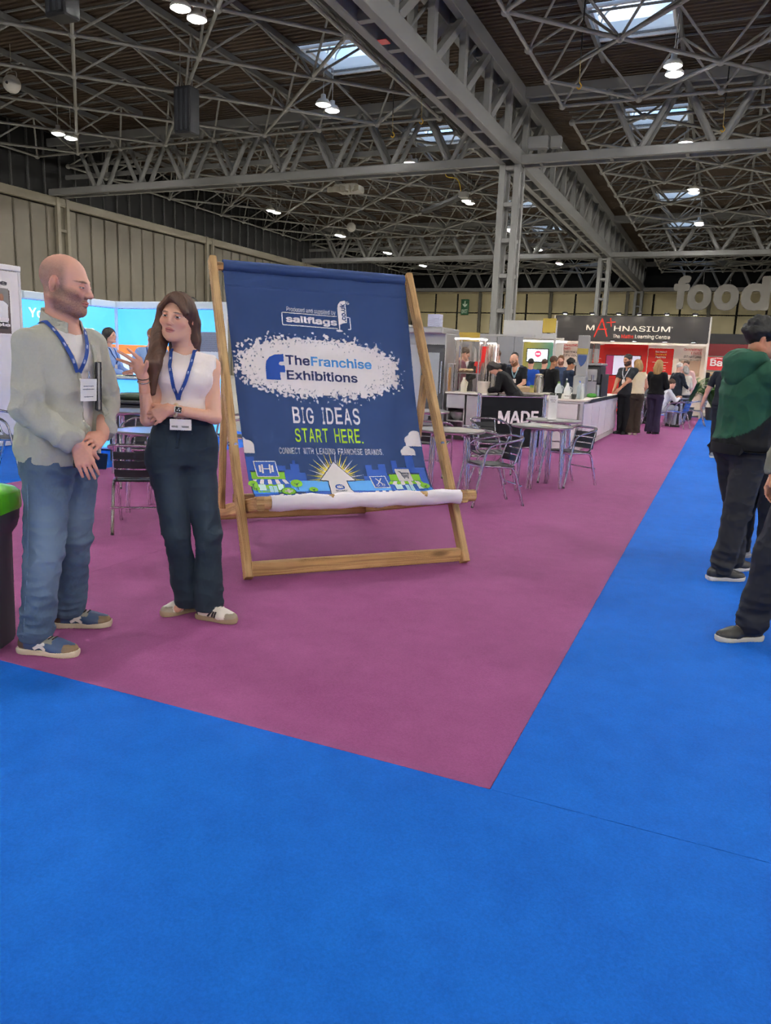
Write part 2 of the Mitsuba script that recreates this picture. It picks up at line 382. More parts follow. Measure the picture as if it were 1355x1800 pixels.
# long girder on two chord planes, with its lattice columns
gd = thing('roof_girder', 'long grey steel lattice girder running down the middle of the hall', 'girder', kind='structure')
for gx in (GX0 + 0.12, GX1 - 0.12):
    part(gd, 'bottom_chord', box((gx, 38, 9.26), (0.25, 84, 0.52), 0.015), 'satin', GREY)
    part(gd, 'top_chord', box((gx, 38, 11.45), (0.25, 84, 0.5), 0.015), 'satin', GREY)
part(gd, 'soffit_plate', box(((GX0 + GX1) / 2, 38, 9.36), (0.4, 84, 0.03)), 'satin', GREY * 0.75)
for q in np.arange(5.0, 79.5, 1.75):
    part(gd, 'batten', box(((GX0 + GX1) / 2, q, 9.14), (0.42, 0.2, 0.26), 0.01), 'satin', GREY)
for q in np.arange(5.0, 79.5, 2.615):
    part(gd, 'batten', box(((GX0 + GX1) / 2, q, 11.4), (0.42, 0.18, 0.3), 0.01), 'satin', GREY)
    for gx in (GX0 + 0.12, GX1 - 0.12):
        part(gd, 'web_member', box((gx, q, 10.36), (0.2, 0.26, 1.7)), 'satin', GREY)
        part(gd, 'web_member', beam((gx, q + 0.25, 9.5), (gx, q + 2.4, 11.22), 0.2, 0.22), 'satin', GREY)
for q in np.arange(5.4, 79.0, 3.6):
    part(gd, 'brace', tube([(GX0 + 0.2, q, 9.6), (GX1 - 0.2, q + 1.2, 11.1)], 0.05, 6), 'satin', GREY, smooth=True)
for q, lb in zip((4.7, 30.62, 56.1, 79.4), ('grey lattice steel column behind the viewpoint', 'tall grey lattice steel column behind the cafe kitchen', 'tall grey lattice steel column behind the black fascia stand', 'grey lattice steel column against the far end wall')):
    ladder_post('steel_column', (GX0 + GX1) / 2, q, 9.0, lb, w=0.58, dx=0.25, step=1.33, depth=0.58)
part(gd, 'warning_plate', box((-8.5, 18.4, 9.02), (0.3, 0.3, 0.02), 0.005), 'gloss', C('#c01824'), label='small red plate under the girder')
part(gd, 'junction_box', box((-7.3, 30.0, 9.62), (0.75, 0.35, 0.42), 0.02), 'satin', GREY * 1.05)
part(gd, 'junction_box', box((-6.65, 30.0, 9.6), (0.4, 0.3, 0.4), 0.02), 'satin', GREY * 0.95)

# cross beams: twin chords with twin V bracing
def cross_beam(y, x0, x1, nodes, label, detail=True):
    key = thing('roof_beam', label, 'beam', kind='structure')
    for yy, h in ((y + 0.1, 0.31), (y + 0.75, 0.31)):
        part(key, 'bottom_chord', beam((x0, yy, 9.155), (x1, yy, 9.155), 0.2, h, 0.01), 'satin', GREY)
        part(key, 'top_chord', beam((x0, yy, 11.5), (x1, yy, 11.5), 0.2, 0.36, 0.01), 'satin', GREY)
    for a in np.arange(min(x0, x1) + 0.7, max(x0, x1), 2.615 if detail else 5.23):
        part(key, 'batten', box((a, y + 0.42, 9.08), (0.12, 0.5, 0.12)), 'satin', GREY)
    for n in nodes:
        for yy in (y + 0.1, y + 0.75):
            for s in (-1, 1):
                part(key, 'brace', tube([(n + s * 0.1, yy, 9.3), (n + s * 1.2, yy, 11.35)], 0.105, 8), 'satin', GREY, smooth=True)
    return key
RX = [-6.37 + U * i for i in range(10)]; LX = [-11.05 - U * i for i in range(9)]
for y, far in ((30.2, 'nearest'), (55.7, 'second'), (79.0, 'farthest')):
    cross_beam(y, GX1, 19.0, [-3.75 + U * i for i in range(0, 8)], f'grey trussed roof beam right of the girder, {far} of its row', y < 50)
    kk = cross_beam(y, X_W, GX0, [-10.9 - U * i for i in range(0, 8)], f'grey trussed roof beam between left wall and girder, {far} of its row', y < 50)
    part(kk, 'tie_pipe', beam((X_W, y + 1.2, 10.1), (GX0, y + 1.2, 10.1), 0.12, 0.2), 'satin', GREY * 0.8)

# white space frames: diagonal lower grid, webs up to the purlin chords
def space_frame(xs, ys, label, ymin, as_parts):
    key = thing('space_frame', label, 'space frame', kind='structure')
    n, m = len(xs), len(ys); zb, zt = 10.6, 11.9
    act = lambda i, j: i in (0, n - 1) or j in (0, m - 1) or (i + j) % 2 == 1
    up = lambda i, j: (0.5 * (xs[i] + xs[i + 1]), 0.5 * (ys[j] + ys[j + 1]), zt)
    bars = []
    for i in range(n):
        for j in range(m):
            if not act(i, j): continue
            a = (xs[i], ys[j], zb)
            if (i + j) % 2 == 1 or True:
                for di, dj in ((1, 1), (1, -1)):
                    p, q = i + di, j + dj
                    if 0 <= p < n and 0 <= q < m and (i + j) % 2 == 1: bars.append((a, (xs[p], ys[q], zb), 0.062))
            if i + 1 < n and j in (0, m - 1): bars.append((a, (xs[i + 1], ys[j], zb), 0.062))
            if j + 1 < m and i in (0, n - 1): bars.append((a, (xs[i], ys[j + 1], zb), 0.062))
            for di in (0, -1):
                for dj in (0, -1):
                    p, q = i + di, j + dj
                    if 0 <= p < n - 1 and 0 <= q < m - 1: bars.append((a, up(p, q), 0.043))
    bars = [b for b in bars if max(b[0][1], b[1][1]) > ymin]
    tubes = [tube([a, b], r, 6, cap=False) for a, b, r in bars]
    nodes = cat(*[trimesh.creation.icosphere(1, 0.13).apply_translation((xs[i], ys[j], zb)) for i in range(n) for j in range(m) if act(i, j) and ys[j] > ymin])
    if as_parts:
        for t in tubes[:300]: part(key, 'bar', t, 'satin', TUBEW, smooth=True)
        tubes = tubes[300:]
    if tubes: part(key, 'bars', cat(*tubes), 'satin', TUBEW, smooth=True, kind='stuff')
    part(key, 'node_balls', nodes, 'satin', TUBEW, smooth=True, kind='stuff')
    ux = [0.5 * (a + b) for a, b in zip(xs, xs[1:])]; uy = [0.5 * (a + b) for a, b in zip(ys, ys[1:])]
    lo, hi = max(min(ys), ymin - 2), max(ys)
    for a in ux: part(key, 'roof_chord', beam((a, lo, 11.97), (a, hi, 11.97), 0.12, 0.2), 'satin', GREY * 0.75)
    for q in uy:
        for o in (-0.35, 0.35):
            if q + o > ymin: part(key, 'purlin', beam((min(xs) - 0.9, q + o, 12.07), (max(xs) + 0.9, q + o, 12.07), 0.05, 0.06), 'satin', GREY * 0.9)
Y1 = [29.3 - U * j for j in range(9)]; Y2 = [31.25 + U * j for j in range(10)]; Y3 = [56.9 + U * j for j in range(9)]
space_frame(RX[:9], Y1, 'white tubular space frame under the roof, nearest bay right of the girder', 16, True)
space_frame(LX, Y1, 'white tubular space frame under the roof, nearest bay left of the girder', 13, True)
space_frame(RX[:9], Y2, 'white tubular space frame under the roof, middle bay right of the girder', 30, True)
space_frame(LX, Y2, 'white tubular space frame under the roof, middle bay left of the girder', 30, True)
space_frame(RX[:9], Y3, 'white tubular space frame under the roof, far bay right of the girder', 30, False)
space_frame(LX, Y3, 'white tubular space frame under the roof, far bay left of the girder', 30, False)

# pendant lamps in pairs
scene['matte_grey'] = {'type': 'diffuse', 'reflectance': {'type': 'rgb', 'value': [0.5, 0.5, 0.5]}}
LROWS = [(18.2, 18.9), (26.2, 26.9), (34.6, 35.3), (43.1, 43.8), (52.4, 53.0), (61.2, 61.8), (69.6, 70.2)]
lamp_house = lathe([(0.0, 0.34), (0.09, 0.34), (0.1, 0.2), (0.2, 0.16), (0.27, 0.06), (0.28, 0.0), (0.25, 0.0), (0.25, 0.03)], sides=16)
lamp_disc = lathe([(0.25, 0.02), (0.24, -0.03), (0.19, -0.065), (0.11, -0.09), (0.0, -0.1)], sides=16)
col_names = {-2.45: 'right of the girder', -14.4: 'left of the girder', -27.3: 'nearest the left wall', 9.4: 'far right', }
def lamp(x, y, label, k=1.0):
    key = thing('pendant_lamp', label, 'lamp', 'round high-bay lamps hung in pairs from the roof')
    z = 10.45
    part(key, 'housing', xf(lamp_house, t=(x, y, z)), 'satin', C('#d9d7cf'), smooth=True)
    part(key, 'cord', tube([(x, y, z + 0.33), (x, y, 11.9)], 0.012, 5), 'satin', C('#c8c8c4'), smooth=True)
    scene[fresh(key + '__light')] = {**mikit.ply(xf(lamp_disc, t=(x, y, z + 0.02)), 'matte_grey', flip_normals=True), 'emitter': EMIT((1.0, 0.965, 0.90), LAMP_POWER * k)}

for x, nm in col_names.items():
    for j, pr in enumerate(LROWS):
        if (x == -27.3 and j == 0) or (x > -3 and j > 4): continue
        for q, y in enumerate(pr): lamp(x, y, f'{["nearer", "farther"][q]} round lamp of the {["first", "second", "third", "fourth", "fifth", "sixth", "seventh"][j]} roof pair {nm}')
for x in (-14.4, -2.45, 9.4):
    for o in (-0.35, 0.35): lamp(x, 9.8 + o, 'small round high-bay lamp in a pair hung from the roof above the viewpoint')
for x in (-27.3, -14.4, -2.45, 9.4, 21.3, 33.2):
    for y in (1.4, -7.0, -15.4, -23.8, -32.2): lamp(x, y, 'small round high-bay lamp hung from the roof behind the viewpoint', 2.0)
for x in (21.3, 33.2):
    for y in (9.8, 18.2, 26.6, 35.0): lamp(x, y, 'small round high-bay lamp hung from the roof far to the right', 2.0)
# ================================================================== THE GIANT DECKCHAIR
D0 = np.array([-2.644, 3.901, 0.0]); DW = np.array([0.688, 0.7257, 0.0]); DB = np.array([-0.7257, 0.688, 0.0])
def DC(x, b, z): return D0 + x * DW + b * DB + np.array([0, 0, z])
deck = thing('deckchair', 'oversized wooden deckchair with navy printed sling, taller than the woman beside it', 'deckchair')
def dboard(name, p, q, w, h, up, seed, par=deck):
    m, uv = board(DC(*p), DC(*q), w, h, up, 0.008, seed)
    return part(par, name, m, 'wood', uv=uv)
LB = 1.18 / 2.07
lean = unit(np.array([0, 1.18, 2.07])); leanW = lean[1] * DB + np.array([0, 0, lean[2]])
perp = unit(np.cross(leanW, DW))
for i, x in enumerate((0.022, 1.585)):
    dboard('post', (x, -0.01, 0.012), (x, 2.10 * LB, 2.085), 0.052, 0.085, perp, 1 + i)
dboard('foot_rail', (0.05, 0.03, 0.062), (1.56, 0.03, 0.062), 0.045, 0.095, (0, 0, 1), 4)
m, uv = board(DC(0.04, 1.175, 2.035), DC(1.57, 1.175, 2.035), 0.06, 0.06, perp, 0.02, 6); part(deck, 'top_rail', m, 'wood', uv=uv)
for i, x in enumerate((0.085, 1.525)):
    dboard('seat_rail', (x, -0.06, 0.505), (x, 1.86, 0.052), 0.05, 0.09, (0, 0, 1), 8 + i)
    dboard('back_stay', (1.578 if i else 0.03, 0.775, 1.30), (1.572 if i else 0.036, 0.96, 0.29), 0.042, 0.075, perp, 12 + i)
dboard('rear_rail', (0.11, 1.76, 0.06), (1.50, 1.76, 0.06), 0.05, 0.075, (0, 0, 1), 15)
dboard('stay_rail', (0.13, 0.99, 0.34), (1.48, 0.99, 0.34), 0.05, 0.075, (0, 0, 1), 16)
m = tube([DC(0.06, -0.02, 0.50), DC(1.62, -0.02, 0.50)], 0.042, 18)
uvw = np.stack([(m.vertices @ DW) * 1.0, np.arange(len(m.vertices)) % 18 / 60.0], 1)
part(deck, 'front_rail', m, 'wood', uv=uvw, smooth=True)
for x in (-0.006, 1.613):
    part(deck, 'bolt', tube([DC(x - 0.006, 0.465, 0.82), DC(x + 0.006, 0.465, 0.82)], 0.016, 12), 'chrome', smooth=True)
for x in (0.03, 1.575):
    part(deck, 'bolt', tube([DC(x, 0.41, 0.82), DC(x, 0.425, 0.82)], 0.013, 12), 'chrome', smooth=True)
# sling
from scipy.interpolate import CubicSpline
PB = np.array([(1.185, 2.06), (1.0, 1.57), (.84, 1.14), (.75, .93), (.66, .75), (.55, .582), (.43, .485), (.3, .45), (.15, .455), (.03, .485)])
_t = np.r_[0, np.cumsum(np.linalg.norm(np.diff(PB, axis=0), axis=1))]
_cs = CubicSpline(_t, PB); _ss = np.linspace(0, _t[-1], 400); _pp = _cs(_ss); ARC = np.r_[0, np.cumsum(np.linalg.norm(np.diff(_pp, axis=0), axis=1))]
def sling(x, s, lift=0.0):
    b = np.interp(s, ARC, _pp[:, 0]); z = np.interp(s, ARC, _pp[:, 1])
    e = 0.01
    db = (np.interp(s + e, ARC, _pp[:, 0]) - np.interp(s - e, ARC, _pp[:, 0])); dz = (np.interp(s + e, ARC, _pp[:, 1]) - np.interp(s - e, ARC, _pp[:, 1]))
    L = np.hypot(db, dz); nb, nz = dz / L, -db / L          # towards the sitter (front and up)
    P = np.stack([x * 3, s * 2.2, np.zeros_like(x)], -1)
    wr = (meshkit.fbm(P, 3, 5) - 0.5) * 0.012 + np.where(s < 0.17, (meshkit.noise(np.stack([x * 9 + s * 22, s * 8, x * 0], -1), 9) - 0.5) * 0.012 * np.sin(np.clip(s / 0.17, 0, 1) * np.pi), 0)
    wr = wr + np.where(s < 0.165, 0.006, 0.0)
    o = lift + wr
    b = b + nb * o; z = z + nz * o
    return D0 + x[..., None] * DW + b[..., None] * DB + np.stack([z * 0, z * 0, z], -1)
def edge(s, side): return (0.09 + 0.075 * s / 2.2) if side < 0 else (1.545 - 0.03 * s / 2.2)
nx, ns = 70, 150
S_, Q_ = np.meshgrid(np.concatenate([np.linspace(0, 0.18, 24), np.linspace(0.19, ARC[-1], ns - 24)]), np.linspace(0, 1, nx), indexing='ij')
Xg = edge(S_, -1) + Q_ * (edge(S_, 1) - edge(S_, -1))
Vg = sling(Xg, S_).reshape(-1, 3)
ii, jj = np.meshgrid(np.arange(ns - 1), np.arange(nx - 1), indexing='ij')
qd = np.stack([ii * nx + jj, ii * nx + jj + 1, (ii + 1) * nx + jj + 1, (ii + 1) * nx + jj], -1).reshape(-1, 4)
NAVY = C('#293a62')
sl = part(deck, 'sling', mesh(Vg, np.vstack([qd[:, [0, 1, 2]], qd[:, [0, 2, 3]]])), 'cloth', NAVY, smooth=True, label='navy canvas sling with printed lettering')
# pocket seam and the pole pocket behind the rail
part(sl, 'pocket', tube([DC(0.095, 1.185, 2.04), DC(1.54, 1.185, 2.04)], 0.046, 14), 'cloth', NAVY, smooth=True)
part(sl, 'roll', tube([DC(0.155 + i * 0.0675, -0.02 + 0.004 * math.sin(i * 2.1), 0.497 - 0.004 * math.sin(i * 1.3)) for i in range(21)], 0.05 + 0.0035 * np.sin(np.arange(21) * 1.9), 18), 'cloth', C('#d9d4dc'), smooth=True, label='white underside of the sling rolled round the front rail')
def sprint(poly, color, layer=1, name='print', label=None):
    """print a polygon drawn in sling metres (x right, y = minus the way down)"""
    gs = [g for g in getattr(poly, 'geoms', [poly]) if g.geom_type == 'Polygon' and g.area > 2e-7]
    VV, FF, k = [], [], 0
    for g in gs:
        v, f = trimesh.creation.triangulate_polygon(g, engine='earcut')
        if len(f) == 0: continue
        VV.append(v); FF.append(np.asarray(f) + k); k += len(v)
    v = np.vstack(VV); f = np.vstack(FF)
    v3, f = trimesh.remesh.subdivide_to_size(np.c_[v, v[:, 0] * 0], f, 0.05, max_iter=12)
    x, s = v3[:, 0], -v3[:, 1] + (v3[:, 0] - 0.8) * 0.022
    return part(sl, name, mesh(sling(x, s, 0.0016 * layer), f), 'cloth', color, smooth=True, label=label)
def jitter_text(t, x0, x1, s0, s1, weight, seed):
    """narrow hand-drawn capitals, filling a box"""
    r = np.random.default_rng(seed); P = []; x = 0.0
    for ch in t:
        if ch == ' ': x += 0.42; continue
        g = glyphs(ch, 1.0, weight, 1.0); a, b, c, d = g.bounds
        wd = {'I': 0.16, '.': 0.14}.get(ch, 0.46)
        hh = 1.0 + r.uniform(-0.04, 0.05) if ch != '.' else 0.12
        g = affinity.affine_transform(g, [wd / (c - a), 0, r.uniform(-0.02, 0.02), hh / (d - b), x - a * wd / (c - a), -b * hh / (d - b) + r.uniform(-0.02, 0.02)])
        P.append(g); x += wd + 0.115
    u = sops.unary_union(P); a, b, c, d = u.bounds
    return affinity.affine_transform(u, [(x1 - x0) / (c - a), 0, 0, (s1 - s0), x0 - a * (x1 - x0) / (c - a), -s1])
WHT, DKT, LBL, GRN = C('#dfd9dc'), C('#23284c'), C('#4a88c6'), C('#a9cc33')
MID, BRT, SKYB, LGR = C('#3857a6'), C('#3f84dc'), C('#64a9ee'), C('#7fb83c')
# maker's mark
sprint(fit(glyphs('Produced and supplied by', 0.03, 0.01), 0.545, -0.358, 0.93, 0.048), WHT, name='lettering')
rr = sbox(0.515, -0.448, 1.035, -0.368).buffer(0.012); sprint(rr.difference(rr.buffer(-0.007)).difference(sbox(0.94, -0.46, 1.02, -0.34)), WHT)
sprint(fit(glyphs('sailflags', 1.0, 0.055), 0.535, -0.447, 0.935, 0.068), WHT, name='lettering')
flag = Polygon([(0.947, -0.445), (0.947, -0.30), (0.955, -0.262), (0.975, -0.236), (1.0, -0.226), (1.018, -0.226), (1.018, -0.405), (0.985, -0.41), (0.958, -0.425), (0.955, -0.465), (0.949, -0.465)])
sprint(flag, WHT, 2)
cu = affinity.rotate(glyphs('.co.uk', 1.0, 0.05), 90, origin=(0, 0)); sprint(fit(cu, 0.968, -0.40, 1.012, 0.148), NAVY, 3, name='lettering')
sprint(affinity.scale(Point(0.95, -0.473).buffer(0.026), 1, 0.35), WHT, 2)
rg = Point(1.036, -0.243).buffer(0.013, 12); sprint(rg.difference(rg.buffer(-0.003)), WHT)
sprint(fit(glyphs('R', 1.0, 0.05), 1.0315, -0.2485, 1.0405, 0.0105), WHT, name='lettering')
# ragged white splash with the title
r9 = np.random.default_rng(21); blobs, holes = [], []
cx, cy, ax, ay = 0.782, -0.776, 0.60, 0.215
def scrap(x, y, s, r):
    n = r.integers(5, 8); a = np.sort(r.uniform(0, 2 * np.pi, n)); return Polygon([(x + s * r.uniform(0.5, 1.2) * math.cos(t), y + s * r.uniform(0.5, 1.2) * math.sin(t)) for t in a]).buffer(0)
for i in range(620):
    t = r9.uniform(0, 2 * np.pi); k = 0.97 + abs(r9.normal(0, 0.075))
    e = 2.35
    px = cx + ax * k * np.sign(math.cos(t)) * abs(math.cos(t)) ** (2 / e); py = cy + ay * (1 + (k - 1) * 2.1) * np.sign(math.sin(t)) * abs(math.sin(t)) ** (2 / e)
    blobs.append(scrap(px, py, r9.uniform(0.006, 0.02) * (1.25 - min(k - 0.97, 0.2) * 3), r9))
for i in range(240):
    t = r9.uniform(0, 2 * np.pi); k = 0.98 - abs(r9.normal(0, 0.10))
    holes.append(scrap(cx + ax * k * np.sign(math.cos(t)) * abs(math.cos(t)) ** 0.87, cy + ay * k * np.sign(math.sin(t)) * abs(math.sin(t)) ** 0.87, r9.uniform(0.003, 0.008), r9))
core = Polygon([(cx + ax * np.sign(math.cos(t)) * abs(math.cos(t)) ** 0.87, cy + ay * np.sign(math.sin(t)) * abs(math.sin(t)) ** 0.87) for t in np.linspace(0, 2 * np.pi, 90)[:-1]])
spl = sops.unary_union([core] + blobs).difference(sops.unary_union(holes))
spl = spl.intersection(sbox(0.105, -1.2, 1.515, -0.3)); sprint(spl.simplify(0.0012), WHT, 1, label='ragged white splash printed on the sling')
fl = Polygon([(0.352, -0.885), (0.352, -0.79), (0.36, -0.745), (0.385, -0.712), (0.425, -0.692), (0.492, -0.685), (0.492, -0.742), (0.462, -0.745), (0.452, -0.762), (0.46, -0.772), (0.497, -0.772), (0.497, -0.826), (0.457, -0.826), (0.457, -0.885)])
sprint(fl, C('#2b4793'), 2)
sprint(fit(glyphs('The', 1.0, 0.035), 0.505, -0.765, 0.692, 0.075), DKT, 2, name='lettering')
sprint(fit(glyphs('Franchise', 1.0, 0.035), 0.70, -0.766, 1.188, 0.076), LBL, 2, name='lettering')
sprint(fit(glyphs('Exhibitions', 1.0, 0.035), 0.505, -0.88, 1.06, 0.076), DKT, 2, name='lettering')
sprint(jitter_text('BIG IDEAS', 0.52, 1.045, 1.085, 1.215, 0.02, 2), WHT, name='lettering')
sprint(jitter_text('START HERE.', 0.522, 1.05, 1.25, 1.36, 0.02, 3), GRN, name='lettering')
sprint(jitter_text('CONNECT WITH LEADING FRANCHISE BRANDS.', 0.39, 1.195, 1.405, 1.453, 0.012, 4), WHT, name='lettering')
# town picture
def cloud(x, y, w):
    return sops.unary_union([affinity.scale(Point(x + a * w, y + b * w).buffer(r * w), 1, 1) for a, b, r in ((-.3, 0, .2), (-.05, .1, .3), (.25, .02, .22))] + [sbox(x - .45 * w, y - .2 * w, x + .45 * w, y).buffer(0.02 * w)])
sprint(cloud(0.11, -1.40, 0.22).intersection(sbox(0.138, -1.6, 1.5, -1)), WHT); sprint(cloud(1.49, -1.335, 0.21).intersection(sbox(1.0, -1.6, 1.52, -1)), WHT); sprint(cloud(1.40, -1.428, 0.125), WHT)
def skyline(xs): return sops.unary_union([sbox(a, -1.70, b, -h) for a, b, h in xs])
sprint(skyline([(0.142, 0.2, 1.475), (0.19, 0.28, 1.58), (0.33, 0.42, 1.545), (0.42, 0.47, 1.575), (0.455, 0.52, 1.53), (0.475, 0.495, 1.50), (0.51, 0.56, 1.60), (1.03, 1.08, 1.535), (1.07, 1.13, 1.575), (1.13, 1.19, 1.53), (1.24, 1.285, 1.50), (1.28, 1.36, 1.56), (1.36, 1.43, 1.46), (1.42, 1.51, 1.56), (1.0, 1.25, 1.63)]), MID, 1)
sprint(sbox(0.158, -1.89, 1.505, -1.685), MID * 1.15, 1)
sprint(sbox(0.43, -1.78, 1.18, -1.672), SKYB, 2); sprint(sbox(0.155, -1.80, 0.45, -1.735), BRT, 2); sprint(sbox(1.2, -1.83, 1.505, -1.76), BRT, 2)
rays = []
for i, t in enumerate(np.linspace(math.radians(-8), math.radians(188), 33)):
    L = 0.235 if i % 2 else 0.17
    c0 = np.array([0.785, -1.66]); d = np.array([math.cos(t), math.sin(t)]); q = np.array([-d[1], d[0]])
    rays.append((i, Polygon([c0 + d * 0.09 + q * 0.007, c0 + d * L * (1.0 if abs(d[1]) > 0.4 else 0.95), c0 + d * 0.09 - q * 0.007])))
sprint(sops.unary_union([p for i, p in rays if i % 3]), C('#e8d35a'), 2); sprint(sops.unary_union([p for i, p in rays if i % 3 == 0]), WHT, 2)
arrow = Polygon([(0.785, -1.515), (0.925, -1.672), (0.852, -1.675), (0.862, -1.77), (0.905, -1.88), (0.69, -1.88), (0.712, -1.77), (0.718, -1.675), (0.66, -1.67)])
sprint(arrow.buffer(0.006), C('#2a2f4e'), 3); sprint(arrow, WHT, 4)
sprint(affinity.scale(Point(0.787, -1.742).buffer(0.03), 1.15, 1), MID, 5)
sprint(sops.unary_union([Point(0.787 + dx, -1.735).buffer(0.007) for dx in (-0.016, 0, 0.016)] + [sbox(0.764, -1.757, 0.81, -1.746)]), WHT, 6)
sprint(fit(glyphs('CONNECT', 1.0, 0.05), 0.742, -1.797, 0.83, 0.018), C('#2a2f4e'), 5, name='lettering')
sprint(affinity.scale(Point(0.80, -1.845).buffer(0.03), 1.2, 1), C('#4c8a3c'), 5)
def signb(x0, x1, y0, y1, fill, rim):
    b = Polygon([(x0, y1), (x1 - 0.008, y1), (x1 + 0.004, y0), (x0 + 0.014, y0)]).buffer(0.005)
    sprint(b, rim, 4); sprint(b.buffer(-0.007), fill, 5)
def awning(x0, x1, y0, y1, a, b, n=9):
    for k in range(n):
        u0, u1 = k / n, (k + 1) / n; w0, w1 = x1 - x0, x1 - x0 + 0.05
        p = Polygon([(x0 + w0 * u0, y1), (x0 + w0 * u1, y1), (x0 - 0.025 + w1 * u1, y0), (x0 - 0.025 + w1 * u0, y0)])
        sprint(p.union(affinity.scale(Point(p.centroid.x, y0).buffer(w1 / n / 2), 1, 0.6)) if k % 2 else p, a if k % 2 else b, 3)
sprint(sbox(0.165, -1.655, 0.405, -1.59), LGR, 2); sprint(sbox(0.16, -1.597, 0.41, -1.587), C('#26304e'), 3)
signb(0.195, 0.355, -1.635, -1.515, MID, WHT)
db = sops.unary_union([sbox(0.225, -1.60, 0.24, -1.545), sbox(0.244, -1.61, 0.256, -1.538), sbox(0.25, -1.578, 0.305, -1.57), sbox(0.298, -1.61, 0.31, -1.538), sbox(0.314, -1.60, 0.329, -1.545)]); sprint(db, WHT, 6)
awning(0.175, 0.40, -1.70, -1.66, MID, WHT)
sprint(sbox(0.19, -1.785, 0.385, -1.70), LGR, 2)
for a, b in ((0.2, 0.25), (0.335, 0.375)): sprint(sbox(a, -1.765, b, -1.705), C('#c9e3e4'), 4)
for a in (0.272, 0.302): sprint(sbox(a, -1.79, a + 0.026, -1.72), C('#a9d0e0'), 4)
sprint(sbox(0.325, -1.81, 0.52, -1.79), C('#26304e'), 3); awning(0.335, 0.51, -1.85, -1.81, MID, WHT, 7)
sprint(affinity.scale(Point(0.40, -1.785).buffer(0.045), 1.2, 1), C('#33603a'), 5); sprint(affinity.scale(Point(0.40, -1.785).buffer(0.039), 1.2, 1), LGR, 6)
sprint(sbox(0.392, -1.812, 0.41, -1.758).union(sbox(0.372, -1.793, 0.43, -1.777)), WHT, 7)
for x, y, s in ((0.475, -1.70, 0.04), (0.585, -1.765, 0.03), (0.165, -1.70, 0.032), (0.18, -1.745, 0.025), (1.46, -1.74, 0.036)):
    sprint(affinity.scale(Point(x, y).buffer(s), 1.05, 0.9), LGR, 5); sprint(sbox(x - 0.002, y - s * 1.7, x + 0.002, y), C('#24314a'), 6)
    sprint(sops.unary_union([LineString([(x, y - s * .5), (x - s * .4, y)]).buffer(0.0018), LineString([(x, y - s * .3), (x + s * .4, y + s * .1)]).buffer(0.0018)]), C('#24314a'), 6)
signb(1.045, 1.17, -1.75, -1.64, MID, WHT)
sprint(sops.unary_union([LineString([(1.085, -1.66), (1.125, -1.715)]).buffer(0.004), LineString([(1.125, -1.66), (1.09, -1.715)]).buffer(0.004)] + [Point(px, -1.725).buffer(0.012).difference(Point(px, -1.725).buffer(0.007)) for px in (1.085, 1.13)]), WHT, 6)
awning(1.05, 1.25, -1.83, -1.785, MID, WHT, 8)
sprint(sbox(1.2, -1.68, 1.45, -1.615), LGR, 2); sprint(sbox(1.195, -1.62, 1.455, -1.608), C('#26304e'), 3); awning(1.195, 1.45, -1.715, -1.685, WHT, LGR, 9)
sprint(sbox(1.21, -1.80, 1.44, -1.715), MID, 2)
signb(1.26, 1.375, -1.68, -1.58, WHT, WHT)
cart = sops.unary_union([LineString([(1.28, -1.60), (1.293, -1.60), (1.31, -1.648), (1.355, -1.648)]).buffer(0.0028), LineString([(1.298, -1.612), (1.36, -1.612), (1.352, -1.637), (1.306, -1.637)]).buffer(0.0025)] + [LineString([(1.312 + i * 0.012, -1.612), (1.314 + i * 0.011, -1.637)]).buffer(0.0015) for i in range(4)] + [Point(px, -1.66).buffer(0.005) for px in (1.318, 1.348)])
sprint(cart, C('#222a44'), 6)
for a, b in ((1.22, 1.275), (1.40, 1.44)): sprint(sbox(a, -1.775, b, -1.72), C('#c9e3e4'), 4)
for a in (1.30, 1.335): sprint(sbox(a, -1.80, a + 0.03, -1.725), C('#a9d0e0'), 4)
sprint(Polygon([(1.29, -1.85), (1.345, -1.80), (1.41, -1.85)]), C('#26304e'), 5); sprint(Polygon([(1.315, -1.85), (1.345, -1.818), (1.385, -1.85)]), WHT, 6)

